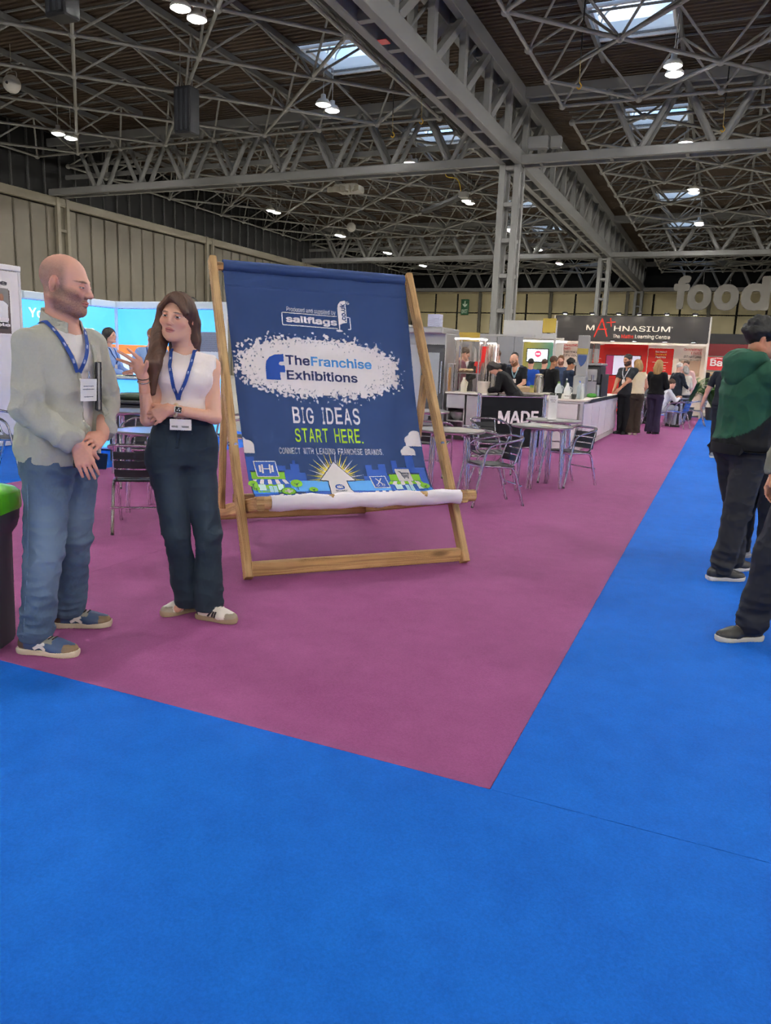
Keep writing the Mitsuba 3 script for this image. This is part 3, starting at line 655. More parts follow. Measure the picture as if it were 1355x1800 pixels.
# ================================================================== CAFE CHAIRS AND TABLES
def chair_meshes():
    P = []
    arm = bend([(-0.235, 0.30, 0.0), (-0.245, 0.215, 0.43), (-0.25, 0.17, 0.655), (-0.265, -0.05, 0.69), (-0.2, -0.30, 0.735), (0.2, -0.30, 0.735), (0.265, -0.05, 0.69), (0.25, 0.17, 0.655), (0.245, 0.215, 0.43), (0.235, 0.30, 0.0)], 0.13, 7)
    P.append(('arm_loop', tube(arm, 0.0145, 8), 'chrome', None, True))
    for s in (-1, 1):
        leg = bend([(s * 0.215, 0.225, 0.435), (s * 0.205, -0.17, 0.42), (s * 0.205, -0.31, 0.0)], 0.07, 6)
        P.append(('rear_leg', tube(leg, 0.0145, 8), 'chrome', None, True))
        P.append(('upright', tube(bend([(s * 0.19, -0.12, 0.42), (s * 0.175, -0.20, 0.46), (s * 0.17, -0.285, 0.74)], 0.05, 5), 0.011, 8), 'chrome', None, True))
    P.append(('cross_bar', tube([(-0.22, -0.27, 0.13 + 0.09), (0.22, -0.27, 0.22)], 0.009, 6), 'chrome', None, True))
    P.append(('cross_bar', tube(bend([(-0.24, 0.21, 0.43), (0, 0.245, 0.425), (0.24, 0.21, 0.43)], 0.2, 6), 0.0145, 8), 'chrome', None, True))
    for i in range(5):
        P.append(('seat_slat', box((0, 0.185 - 0.085 * i, 0.445 - 0.004 * i), (0.40, 0.074, 0.016), 0.005), 'satin', 'slat', False))
    for i in range(3):
        z = 0.50 + 0.075 * i; y0 = -0.215 - 0.02 * i
        pts = [(-0.185 + 0.37 * t, y0 - 0.03 * math.sin(math.pi * t) - 0.006, z) for t in np.linspace(0, 1, 9)]
        ms = []
        V, F = [], []
        for (x, y, zz) in pts:
            for dy, dz in ((0.006, -0.031), (-0.006, -0.031), (-0.014, 0.031), (-0.002, 0.031)): V.append((x, y + dy, zz + dz))
        for k in range(8):
            for a in range(4):
                b = (a + 1) % 4; F += [(4 * k + a, 4 * k + b, 4 * k + 4 + b), (4 * k + a, 4 * k + 4 + b, 4 * k + 4 + a)]
        F += [(0, 1, 2), (0, 2, 3), (32, 34, 33), (32, 35, 34)]
        P.append(('back_slat', mesh(V, F), 'satin', 'slat', False))
    for x, y in ((-0.235, 0.302), (0.235, 0.302), (-0.205, -0.312), (0.205, -0.312)):
        P.append(('foot_cap', tube([(x, y, 0.0), (x * 0.998, y * 0.985, 0.02)], 0.0145, 8), 'satin', 'cap', True))
    return P
CHAIR = None
def bistro_chair(x, y, hx, hy, label, slat=C('#15161a'), group='aluminium cafe chairs with slatted seats'):
    """hx, hy: the way the sitter would look"""
    global CHAIR
    if CHAIR is None: CHAIR = chair_meshes()
    key = thing('cafe_chair', label, 'chair', group)
    a = math.degrees(math.atan2(hy, hx)) - 90
    M = T().translate([x, y, 0]).rotate([0, 0, 1], a).scale([0.92, 0.94, 0.95])
    for nm, m, mat, col, sm in CHAIR:
        c = None if col is None else slat if col == 'slat' else C('#1b1b1d')
        part(key, nm, m, mat, c, smooth=sm, M=M)
    return key
def table_meshes():
    P = [('table_top', smooth_split(lathe([(0, 0.70), (0.33, 0.70), (0.36, 0.706), (0.365, 0.718), (0.36, 0.728), (0.345, 0.731), (0.335, 0.726), (0, 0.726)], sides=40), 30), 'tabletop', None, True)]
    for k in range(4):
        a = math.pi / 4 + k * math.pi / 2
        c, s = math.cos(a), math.sin(a)
        o = np.array([-s, c, 0]) * 0.018
        for q in (-1, 1):
            leg = bend([(c * 0.02, s * 0.02, 0.69), (c * 0.25, s * 0.25, 0.69), (c * 0.275, s * 0.275, 0.0)], 0.06, 6) + o * q
            P.append(('leg', tube(leg, 0.0165, 8), 'chrome', None, True))
    return P
def top_fn(p, n, uv):
    g = mikit.noise(p.x * 160, p.y * 160) * 0.5 + mikit.noise(p.x * 420, p.y * 420, 3.0) * 0.5
    return 0.10 + 0.22 * g
scene['tabletop'] = two({'type': 'principled', 'base_color': {'type': 'rgb', 'value': [0.62, 0.63, 0.64]}, 'metallic': 0.95, 'roughness': mikit.proc(top_fn)})
TABLE = None
def cafe_table(x, y, rz, label, group='round aluminium cafe tables'):
    global TABLE
    if TABLE is None: TABLE = table_meshes()
    key = thing('cafe_table', label, 'table', group)
    for nm, m, mat, col, sm in TABLE: part(key, nm, m, mat, col, smooth=sm, M=T().translate([x, y, 0]).rotate([0, 0, 1], rz))
    return key
cafe_table(-2.56, 7.56, 20, 'round aluminium cafe table just right of the deckchair')
cafe_table(-1.90, 8.98, 35, 'round aluminium cafe table in front of the white menu card, nearer of two')
cafe_table(-2.00, 10.12, 0, 'round aluminium cafe table carrying the standing white menu card')
cafe_table(-4.55, 5.35, 10, 'round aluminium cafe table between the bald man and the woman, nearer one')
cafe_table(-6.30, 7.00, 30, 'round aluminium cafe table behind the couple, beside the black plinth')
cafe_table(-3.9, 10.3, 30, 'round aluminium cafe table half hidden by the deckchair sling')
bistro_chair(-2.08, 7.50, -0.75, -0.66, 'aluminium armchair with black slats, nearest on the right beside the deckchair')
bistro_chair(-2.40, 8.52, 0.85, 0.5, 'aluminium armchair with black slats behind the nearest cafe chair, facing right')
bistro_chair(-1.62, 9.35, -0.55, -0.83, 'aluminium armchair tucked under the table left of the white counter')
bistro_chair(-2.75, 9.75, 0.6, -0.8, 'aluminium armchair whose arm loop shows before the black banner')
bistro_chair(-3.30, 9.05, -0.2, 0.98, 'aluminium armchair seen past the right post of the deckchair')
bistro_chair(-4.20, 4.74, -0.55, 0.84, 'aluminium armchair with black slats, back to the camera, between man and woman')
bistro_chair(-7.25, 6.05, 0.95, 0.25, 'aluminium armchair with black slats at the far left edge')
bistro_chair(-5.55, 6.35, 0.5, -0.86, 'aluminium armchair behind the table between man and woman')
bistro_chair(-5.50, 7.95, -0.6, -0.8, 'aluminium armchair glimpsed between the woman and the deckchair post')
far = 'aluminium cafe chairs by the plants'
bistro_chair(-0.98, 20.9, -0.9, 0.35, 'aluminium armchair nearest the blue aisle, before the plants', C('#27478f'), far)
bistro_chair(-0.62, 22.4, -0.95, -0.1, 'aluminium armchair behind the chair nearest the aisle', C('#55585c'), far)
bistro_chair(-1.55, 21.6, 0.7, 0.7, 'aluminium armchair just right of the woman in purple trousers', C('#55585c'), far)
bistro_chair(-2.65, 21.5, 0.9, 0.3, 'aluminium armchair between bearded barista and woman in cream blouse', C('#27478f'), far)
bistro_chair(-2.2, 22.6, 0.5, -0.8, 'aluminium armchair between the two women seen from behind', C('#55585c'), far)
cafe_table(-1.15, 22.3, 0, 'round aluminium table among the chairs by the plants'); cafe_table(-2.1, 21.6, 0, 'round aluminium table between the two women seen from behind')
k = thing('menu_card', 'tall white menu card standing on a cafe table', 'menu card')
part(k, 'card', xf(box((0, 0, 0.16), (0.115, 0.006, 0.32), 0.002), t=(-2.0, 10.0, 0.731), rz=0.25), 'satin', C('#d8d6d6'))
part(k, 'foot', xf(box((0, 0.02, 0.008), (0.115, 0.09, 0.008), 0.002), t=(-2.0, 10.0, 0.731), rz=0.25), 'satin', C('#d8d6d6'))
for z, w in ((0.285, 0.06), (0.265, 0.08), (0.255, 0.07), (0.235, 0.05)):
    part(k, 'text_line', xf(box((0, -0.0035, z), (w, 0.001, 0.006)), t=(-2.0, 10.0, 0.731), rz=0.25), 'matte', C('#7d7a7c'))
k = thing('menu_card', 'small white folded card lying on the nearer of two tables', 'menu card')
part(k, 'card', xf(box((0, 0, 0.004), (0.15, 0.1, 0.004), 0.001), t=(-1.83, 8.9, 0.728), rz=0.5), 'satin', C('#cfcbb0'))

# wheelie-type litter bin at the left edge
bx_, by_ = -3.15, 2.32
zs_ = lambda m: mesh(np.asarray(m.vertices) * (1, 1, 1.06), m.faces)
k = thing('litter_bin', 'dark grey litter bin with bright green lid at the left edge', 'bin')
RZB = math.atan2(0.403, 0.914)
body = loft([ring(rsq(0.36, 0.34, 0.07), 0.0), ring(rsq(0.37, 0.35, 0.07), 0.015), ring(rsq(0.385, 0.365, 0.07), 0.50), ring(rsq(0.43, 0.41, 0.09), 0.53), ring(rsq(0.455, 0.435, 0.10), 0.57), ring(rsq(0.46, 0.44, 0.10), 0.615)])
part(k, 'body', smooth_split(xf(zs_(body), t=(bx_, by_, 0), rz=RZB), 35), 'satin', C('#2f3236'), smooth=True)
lid = loft([ring(rsq(0.47, 0.45, 0.10), 0.615), ring(rsq(0.475, 0.455, 0.10), 0.63), ring(rsq(0.47, 0.45, 0.10), 0.69), ring(rsq(0.44, 0.42, 0.11), 0.71), ring(rsq(0.3, 0.28, 0.1), 0.735), ring(rsq(0.12, 0.1, 0.04), 0.742)])
part(k, 'lid', smooth_split(xf(zs_(lid), t=(bx_, by_, 0), rz=RZB), 35), 'gloss', C('#4fa315'), smooth=True, label='bright green domed lid')
part(k, 'lid_hinge', xf(box((0, 0.21, 0.68), (0.2, 0.03, 0.04), 0.006), t=(bx_, by_, 0), rz=RZB), 'satin', C('#2f7010'))
# ================================================================== STANDS ON THE LEFT
PANELW = C('#d6d0d2')
def tx(parent, text, origin, ex, ey, w, h, color, weight=0.03, name='lettering', anchor='l', mat='satin', emit=None, depth=0.004, slant=0.0):
    """lettering standing off a flat face: box w x h with its lower left at origin"""
    g = fit(glyphs(text, 1.0, weight, 1.0, slant), 0, 0, w, h)
    m = on_plane(extrude(g, depth), origin, ex, ey)
    kw = {'emitter': emit} if emit else {}
    return part(parent, name, m, mat, color, **kw)
def sheet(x0, x1, z0, z1, d=0.004): return box(((x0 + x1) / 2, 0, (z0 + z1) / 2), (x1 - x0, d, z1 - z0))
def flat(parent, name, poly, y, color, layer=1, mat='satin', **kw):
    """flat print on a face looking towards -y"""
    return part(parent, name, on_plane(extrude(poly, 0.0015), (0, y - 0.002 * layer, 0), (1, 0, 0), (0, 0, 1)), mat, color, **kw)
# white exhibition panel with a poster, face along the hall
k = thing('exhibition_panel', 'white exhibition wall panel at the far left edge carrying a poster', 'panel')
xp = -9.33
part(k, 'board', box((xp - 0.02, 6.4, 1.24), (0.03, 3.42, 2.40)), 'satin', PANELW)
for yy in (8.13, 7.14, 6.15, 5.16): part(k, 'upright', box((xp - 0.02, yy, 1.26), (0.045, 0.045, 2.52), 0.006), 'satin', C('#c3bfc0'))
part(k, 'top_rail', box((xp - 0.01, 6.4, 2.49), (0.05, 3.5, 0.075), 0.006), 'satin', C('#dcd8d8'))
part(k, 'base_rail', box((xp - 0.02, 6.4, 0.03), (0.05, 3.5, 0.05), 0.006), 'satin', C('#c3bfc0'))
pk = thing('poster', 'poster with magazine title and standing figures on the white panel', 'poster')
def on_x(poly, d=0.0015, layer=1):      # drawn in (y, z), facing +x
    return on_plane(extrude(poly, d), (xp + 0.003 + 0.003 * layer, 0, 0), (0, 1, 0), (0, 0, 1))
py0, py1 = 6.93, 7.97
part(pk, 'sheet', on_x(sbox(py0, 1.56, py1, 2.345)), 'satin', C('#d9d4d2'))
part(pk, 'picture', on_x(sbox(py0 + 0.03, 1.585, py1 - 0.03, 2.18), layer=2), 'satin', C('#4a3d3a'))
part(pk, 'lettering', on_x(fit(glyphs('magazine', 1.0, 0.05), py0 + 0.05, 2.225, py1 - 0.06, 0.085), layer=2), 'satin', C('#2e2c33'))
for q, w_, cc in ((7.16, 0.28, C('#7b4d35')), (7.58, 0.3, C('#8f7a68')), (7.83, 0.18, C('#6d6a68'))): part(pk, 'picture', on_x(sbox(q - w_ / 2, 1.95, q + w_ / 2, 2.2), layer=3), 'satin', cc)
for q, cc in ((7.13, C('#3f8a86')), (7.60, C('#4aa39a')), (7.80, C('#d9d6d6'))):
    body = Polygon([(q - 0.09, 1.72), (q - 0.1, 1.98), (q - 0.03, 2.03), (q + 0.03, 2.03), (q + 0.1, 1.98), (q + 0.09, 1.72)])
    part(pk, 'printed_figure', on_x(body, layer=4), 'satin', cc); part(pk, 'printed_figure', on_x(affinity.scale(Point(q, 2.075).buffer(0.045), 0.85, 1.1), layer=4), 'satin', C('#9a6a52'))
    part(pk, 'printed_figure', on_x(sbox(q - 0.08, 1.645, q + 0.08, 1.74), layer=5), 'satin', C('#2a2426'))
part(pk, 'lettering', on_x(fit(glyphs('business', 1.0, 0.05), 7.4, 1.76, 7.90, 0.055), layer=6), 'satin', C('#e8dede')); part(pk, 'lettering', on_x(fit(glyphs('people', 1.0, 0.05), 7.4, 1.67, 7.92, 0.06), layer=6), 'satin', C('#e8dede'))

# backlit blue stand: two walls meeting in a corner, white rails, counter
st = thing('lightbox_stand', 'sky-blue backlit exhibition stand wall with white lettering behind the couple', 'exhibition stand')
BL = np.array([0.10, 0.42, 0.92])
def glow(parent, name, m, col, s, label=None, mat='matte'):
    key = fresh(parent + '__' + name)
    scene[key] = {**mikit.ply(m, mat, uv=pack(np.asarray(col, float), len(m.vertices))), 'emitter': EMIT(col, s)}
    if label: tag(key, label)
    return key
KX, KY, HT = -10.2, 10.95, 2.25
LBS = 0.52
for z0, z1, c in ((1.52, HT - 0.1, (0.085, 0.40, 0.95)), (0.02, 1.0, (0.10, 0.44, 0.98))):
    for a, b in ((8.2, 9.5), (9.51, 10.9)): glow(st, 'light_panel', box((KX, (a + b) / 2, (z0 + z1) / 2), (0.02, b - a, z1 - z0)), c, LBS)
    for a, b in ((-10.15, -9.0), (-8.99, -7.86)): glow(st, 'light_panel', box(((a + b) / 2, KY, (z0 + z1) / 2), (b - a, 0.02, z1 - z0)), c, LBS)
glow(st, 'light_panel', box((KX, 9.55, 1.44), (0.02, 2.7, 0.16)), (0.9, 0.16, 0.03), LBS, 'orange band of the backlit print')
for i, c in enumerate(((0.90, 0.18, 0.04), (0.80, 0.26, 0.07), (0.75, 0.36, 0.14), (0.7, 0.45, 0.25))): glow(st, 'light_panel', box((-10.15 + 0.29 + i * 0.573, KY, 1.44), (0.57, 0.02, 0.16)), c, LBS)
for a, b, cc, ax in ((8.2, 10.9, (0.42, 0.55, 0.62), 'y'), (-10.15, -7.86, (0.42, 0.52, 0.6), 'x')):
    m = box((KX, (a + b) / 2, 1.18), (0.02, b - a, 0.36)) if ax == 'y' else box(((a + b) / 2, KY, 1.18), (b - a, 0.02, 0.36))
    glow(st, 'light_panel', m, cc, LBS, 'pale landscape print')
r5 = np.random.default_rng(3)
for i in range(16):
    x = r5.uniform(-9.9, -8.2); part(st, 'printed_tree', on_plane(extrude(affinity.scale(Point(0, 0).buffer(r5.uniform(0.05, 0.10), 5), 1.8, 0.7), 0.002), (x, KY - 0.014 - i * 0.0004, r5.uniform(1.03, 1.10)), (1, 0, 0), (0, 0, 1)), 'satin', C(['#a3b890', '#b5c4a0', '#93ab84'][i % 3]))
roofp = Polygon([(-8.75, 1.45), (-8.3, 1.78), (-7.87, 1.78), (-7.87, 1.45)])
flat(st, 'printed_roof', roofp, KY - 0.012, C('#6f7480'), 2); flat(st, 'printed_roof', sbox(-8.65, 1.2, -7.87, 1.45), KY - 0.012, C('#cfd0d0'), 2)
for i in range(9): flat(st, 'printed_roof', sbox(-8.7 + 0.05 * i, 1.47 + 0.034 * i, -7.87, 1.474 + 0.034 * i), KY - 0.012, C('#5a5e68'), 3)
WGL = (1.0, 1.0, 1.0)
def gtx(text, origin, ex, ey, w, h, weight=0.02):
    g = fit(glyphs(text, 1.0, weight), 0, 0, w, h); m = on_plane(extrude(g, 0.003), origin, ex, ey)
    glow(st, 'lettering', m, np.array([0.8, 0.86, 0.92]), LBS * 1.5)
# the wall along the hall is read towards +y
gtx('Your', (KX + 0.013, 9.02, 1.88), (0, 1, 0), (0, 0, 1), 0.50, 0.15)
gtx('protection', (KX + 0.013, 9.27, 1.655), (0, 1, 0), (0, 0, 1), 1.13, 0.15)
gtx('Professional', (-9.42, KY - 0.014, 1.62), (1, 0, 0), (0, 0, 1), 0.62, 0.085)
RW = C('#d5dedd')
part(st, 'top_rail', box((KX + 0.0, 9.55, HT - 0.03), (0.09, 2.75, 0.12), 0.01), 'satin', RW); part(st, 'top_rail', box((-9.0, KY, HT - 0.03), (2.4, 0.09, 0.12), 0.01), 'satin', RW)
for q in (8.2, 8.9, 9.6, 10.3): part(st, 'rail_clip', box((KX + 0.048, q, HT - 0.03), (0.01, 0.03, 0.11)), 'satin', C('#aab5b5'))
for x, y in ((KX, KY), (KX, 8.2), (-7.82, KY)): part(st, 'upright', box((x, y, HT / 2), (0.07, 0.07, HT), 0.01), 'satin', RW)
for i, (x, y) in enumerate(((KX, 9.9), (-8.6, KY))):
    w_ = bend([(x - 0.15, y, HT + 0.03), (x - 0.05, y, HT + 0.10), (x + 0.02, y + 0.02, HT + 0.04), (x + 0.1, y, HT + 0.12), (x + 0.22, y, HT + 0.035)], 0.05, 5)
    part(st, 'cable', tube(w_, 0.012, 6), 'matte', C('#3a3a36'), smooth=True)
cn = thing('stand_counter', 'backlit sky-blue counter with small house outlines in front of two people', 'counter')
cx_, cy_ = -7.80, 8.45
RC = math.atan2(0.403, 0.914)
def cpart(name, m, mat, col, **kw): return part(cn, name, xf(m, t=(cx_, cy_, 0), rz=RC), mat, col, **kw)
cpart('top', box((0, 0, 1.045), (1.5, 0.5, 0.035), 0.006), 'satin', C('#c8d0d0'))
cpart('body', box((0, 0.06, 0.52), (1.40, 0.36, 1.0), 0.01), 'satin', C('#c9d4d8'))
glow(cn, 'light_panel', xf(box((0, -0.135, 0.53), (1.38, 0.012, 0.96)), t=(cx_, cy_, 0), rz=RC), (0.10, 0.44, 0.98), LBS)
for i, cc in enumerate((C('#8a5fb0'), C('#7d3fa8'), C('#c9d4dc'))):
    x = -0.05 + i * 0.24
    h = LineString([(x, 0.62), (x, 0.76), (x + 0.095, 0.83), (x + 0.19, 0.76), (x + 0.19, 0.62), (x, 0.62)]).buffer(0.008, cap_style=2)
    cpart('house_outline', on_plane(extrude(h, 0.003), (0, -0.145, 0), (1, 0, 0), (0, 0, 1)), 'satin', cc)
cpart('keyboard', box((0.25, -0.1, 1.07), (0.3, 0.12, 0.02), 0.004), 'satin', C('#1d1d1f')); cpart('leaflet', box((0.0, -0.1, 1.07), (0.15, 0.1, 0.012)), 'satin', C('#a8b290'))
pl = thing('plinth', 'low black plinth with a dark round tray behind the cafe tables', 'plinth')
part(pl, 'body', box((-6.95, 7.85, 0.375), (0.62, 0.62, 0.75), 0.02, rz=RC), 'satin', C('#1c1d20')); part(pl, 'top', box((-6.95, 7.85, 0.77), (0.68, 0.68, 0.04), 0.01, rz=RC), 'satin', C('#26282b'))
part(pl, 'tray', xf(lathe([(0, 0.0), (0.24, 0.0), (0.27, 0.05), (0.24, 0.08), (0, 0.085)], sides=28), t=(-6.95, 7.85, 0.79)), 'satin', C('#2f3a2c'), smooth=True)

# ================================================================== CAFE ON THE RIGHT
ST = C('#8d8a86')
fr = thing('steel_cabinet', 'tall stainless steel catering cabinet behind the right deckchair post', 'cabinet')
part(fr, 'body', box((-5.25, 14.05, 1.02), (0.90, 0.8, 1.88), 0.015), 'steel')
for i in range(4): part(fr, 'foot', tube([(-5.7 + 0.9 * (i % 2), 13.75 + 0.6 * (i // 2), 0), (-5.62 + 0.74 * (i % 2), 13.75 + 0.6 * (i // 2), 0.09)], 0.025, 8), 'satin', C('#2a2a2a'))
part(fr, 'hood', box((-5.27, 13.95, 2.0), (0.92, 0.95, 0.12), 0.02), 'steel')
d_ = part(fr, 'door', box((-5.03, 13.63, 1.12), (0.44, 0.04, 1.25), 0.01), 'satin', C('#3b3c3e'))
part(d_, 'window', box((-5.04, 13.605, 1.2), (0.28, 0.012, 0.8), 0.004), 'gloss', C('#9aa1a4'))
part(d_, 'handle', tube([(-4.85, 13.59, 0.85), (-4.85, 13.59, 1.45)], 0.016, 8), 'chrome', smooth=True)
part(fr, 'door', box((-5.48, 13.63, 1.12), (0.42, 0.04, 1.25), 0.01), 'steel')
k = thing('cup_stack', 'pale lilac block of stacked paper napkins on top of the steel cabinet', 'napkins')
for i in range(9): part(k, 'packet', box((-5.13, 13.9, 2.075 + i * 0.028), (0.24, 0.2, 0.025), 0.006), 'satin', C('#bfc0d6'))
# steel work bench
be = thing('work_bench', 'long stainless steel work bench behind the black banner', 'bench')
BYA = 13.6
part(be, 'top', box((-4.34, BYA + 0.35, 0.875), (0.82, 0.72, 0.035), 0.006), 'satin', C('#c9c5bc'))
for a, b in ((-4.73, -4.36), (-4.34, -3.96)):
    pn_ = part(be, 'cupboard', cat(box(((a + b) / 2, BYA + 0.62, 0.45), (b - a, 0.04, 0.8)), box((a + 0.02, BYA + 0.35, 0.45), (0.03, 0.6, 0.8)), box((b - 0.02, BYA + 0.35, 0.45), (0.03, 0.6, 0.8))), 'steel')
part(be, 'door', box((-4.15, BYA + 0.03, 0.45), (0.36, 0.03, 0.78), 0.006), 'steel')
part(be, 'drawer', box((-4.545, BYA + 0.03, 0.72), (0.36, 0.03, 0.26), 0.006), 'steel'); part(be, 'shelf', box((-4.545, BYA + 0.3, 0.35), (0.34, 0.55, 0.025)), 'steel')
part(be, 'kickboard', box((-4.34, BYA + 0.1, 0.04), (0.78, 0.04, 0.08)), 'satin', C('#2b2926'))
k = thing('waste_box', 'grey lidded box on the floor between steel cabinet and bench', 'box')
part(k, 'body', box((-4.88, 13.25, 0.28), (0.36, 0.4, 0.5), 0.02), 'satin', C('#6c6c70')); part(k, 'lid', box((-4.88, 13.25, 0.545), (0.39, 0.43, 0.04), 0.012), 'satin', C('#7c7c80')); part(k, 'vent', box((-4.82, 13.045, 0.42), (0.08, 0.01, 0.07)), 'matte', C('#1a1a1a'))
part(k, 'foot', box((-4.88, 13.25, 0.015), (0.3, 0.34, 0.03)), 'satin', C('#222222'))
k = thing('mixing_bowl', 'grey round mixing bowl under the steel bench', 'bowl'); part(k, 'bowl', smooth_split(lathe([(0, 0), (0.08, 0), (0.15, 0.06), (0.17, 0.15), (0.175, 0.15), (0.16, 0.16), (0, 0.19)], (-4.545, 13.85, 0.3625), 24), 40), 'steel', smooth=True)
def glass_box(key, x0, x1, y0, y1, z0, z1, bars=True):
    for y in (y0, y1): part(key, 'glass', mesh([(x0, y, z0), (x1, y, z0), (x1, y, z1), (x0, y, z1)], [(0, 1, 2), (0, 2, 3)]), 'pane')
    for x in (x0, x1): part(key, 'glass', mesh([(x, y0, z0), (x, y1, z0), (x, y1, z1), (x, y0, z1)], [(0, 1, 2), (0, 2, 3)]), 'pane')
    for x in (x0, x1):
        for y in (y0, y1): part(key, 'corner_post', box((x, y, (z0 + z1) / 2), (0.018, 0.018, z1 - z0)), 'chrome')
gc = thing('display_cabinet', 'glass food display cabinet with lit top edges on the steel bench', 'display cabinet')
glass_box(gc, -4.64, -4.18, 13.75, 14.1, 0.895, 1.86)
part(gc, 'shelf', box((-4.41, 13.92, 1.24), (0.44, 0.33, 0.012)), 'gloss', C('#a9a9a6'))
part(gc, 'top', box((-4.41, 13.92, 1.875), (0.50, 0.39, 0.03), 0.006), 'steel')
glow(gc, 'strip_light', box((-4.41, 13.71, 1.87), (0.48, 0.025, 0.03)), (1, 0.9, 0.72), 5, 'bright strip light')
glow(gc, 'strip_light', box((-4.15, 13.92, 1.87), (0.025, 0.36, 0.03)), (1, 0.9, 0.72), 5)
gc2 = thing('display_cabinet', 'narrow glass display cabinet with lit frame, right of the larger one', 'display cabinet')
glass_box(gc2, -4.12, -3.97, 14.10, 14.30, 0.895, 1.80)
part(gc2, 'back_panel', box((-4.02, 14.25, 1.35), (0.08, 0.02, 0.9)), 'steel')
glow(gc2, 'strip_light', box((-4.045, 14.08, 1.81), (0.17, 0.02, 0.025)), (1, 0.88, 0.7), 5); glow(gc2, 'strip_light', box((-3.955, 14.08, 1.6), (0.016, 0.016, 0.4)), (1, 0.5, 0.42), 3)
k = thing('acrylic_box', 'clear box with cardboard side at the left end of the bench', 'box')
glass_box(k, -4.72, -4.62, 13.62, 13.74, 0.895, 1.40); part(k, 'cardboard', box((-4.705, 13.68, 1.12), (0.012, 0.10, 0.44)), 'matte', C('#a98054')); part(k, 'rim', box((-4.67, 13.68, 1.405), (0.12, 0.14, 0.012)), 'gloss', C('#c7c7c4'))
def jug(x, y, z, s, label, col, lid):
    k = thing('milk_jug', label, 'jug', None)
    part(k, 'body', smooth_split(loft([ring(rsq(0.1 * s, 0.1 * s, 0.03 * s), z), ring(rsq(0.105 * s, 0.105 * s, 0.03 * s), z + 0.12 * s), ring(rsq(0.09 * s, 0.09 * s, 0.035 * s), z + 0.165 * s), ring(rsq(0.045 * s, 0.045 * s, 0.02 * s), z + 0.21 * s), ring(rsq(0.04 * s, 0.04 * s, 0.018 * s), z + 0.225 * s)]), 35).apply_translation((x, y, 0)), 'satin', col, smooth=True)
    part(k, 'handle', tube(bend([(x + 0.045 * s, y - 0.02 * s, z + 0.19 * s), (x + 0.075 * s, y - 0.02 * s, z + 0.17 * s), (x + 0.06 * s, y - 0.02 * s, z + 0.08 * s)], 0.02, 4), 0.009 * s, 6), 'satin', col, smooth=True)
    part(k, 'cap', lathe([(0, 0.25 * s), (0.021 * s, 0.25 * s), (0.021 * s, 0.222 * s)], (x, y, z), 12), 'satin', lid)
jug(-4.42, 13.68, 0.893, 1.1, 'cream plastic milk jug on the steel bench before the display cabinet', C('#d8d2bb'), C('#e6e2d4'))
k = thing('bucket', 'cream round tub on the steel bench beside the bending woman', 'tub'); part(k, 'body', smooth_split(lathe([(0, 0), (0.105, 0), (0.115, 0.2), (0.12, 0.2), (0.12, 0.215), (0, 0.215)], (-4.05, 13.72, 0.893), 24), 35), 'satin', C('#cfc7b4'), smooth=True)
part(k, 'rim', lathe([(0.115, 0.19), (0.124, 0.19), (0.124, 0.216), (0.0, 0.217)], (-4.05, 13.72, 0.893), 24), 'satin', C('#d8d1c0'))
k = thing('food_tray', 'tray of pale bread rolls inside the glass display cabinet', 'tray'); part(k, 'tray', box((-4.47, 13.92, 1.2561), (0.26, 0.26, 0.02), 0.005), 'satin', C('#4a3526'))
for i in range(6): part(k, 'roll', trimesh.creation.icosphere(2, 0.042).apply_scale((1, 1, 0.7)).apply_translation((-4.555 + 0.085 * (i % 3), 13.86 + 0.12 * (i // 3), 1.30)), 'satin', C('#c9b592'), smooth=True)
k = thing('red_sign', 'bright red card letter shape inside the glass display cabinet', 'sign'); part(k, 'card', on_plane(extrude(Polygon([(0, 0), (0.08, 0), (0.12, 0.2), (0.16, 0.2), (0.19, 0.5), (0.11, 0.5), (0.09, 0.22), (-0.02, 0.22), (-0.04, 0.14), (0.02, 0.12)]), 0.012), (-4.31, 14.02, 1.2465), (1, 0, 0), (0, 0, 1)), 'satin', C('#c8201f'))
# barrier with black banner
bn = thing('barrier_banner', 'black cafe barrier banner between chrome posts reading MADE', 'banner')
PA, PBN = np.array([-3.42, 11.4, 0]), np.array([-2.60, 12.35, 0]); bd = unit(PBN - PA)
for p in (PA, PBN):
    part(bn, 'post', tube([p, p + (0, 0, 0.955)], 0.024, 12), 'chrome', smooth=True)
    part(bn, 'base', lathe([(0, 0.03), (0.03, 0.03), (0.17, 0.012), (0.18, 0.0)], p, 24), 'chrome', smooth=True)
    part(bn, 'cap', lathe([(0, 0.03), (0.03, 0.025), (0.034, 0.0), (0.0, 0.0)], p + (0, 0, 0.95), 12), 'chrome', smooth=True)
part(bn, 'top_bar', tube([PA + (0, 0, 0.93), PBN + (0, 0, 0.93)], 0.015, 8), 'chrome', smooth=True); part(bn, 'bottom_bar', tube([PA + (0, 0, 0.12), PBN + (0, 0, 0.12)], 0.015, 8), 'chrome', smooth=True)
part(bn, 'cloth', beam(PA + bd * 0.05 + (0, 0, 0.525), PBN - bd * 0.04 + (0, 0, 0.525), 0.008, 0.82), 'cloth', C('#111216'))
tx(bn, 'MADE', PA + bd * 0.36 + np.array([bd[1], -bd[0], 0]) * 0.006 + (0, 0, 0.50), bd, (0, 0, 1), 0.78, 0.21, C('#d8d4d4'), 0.05)
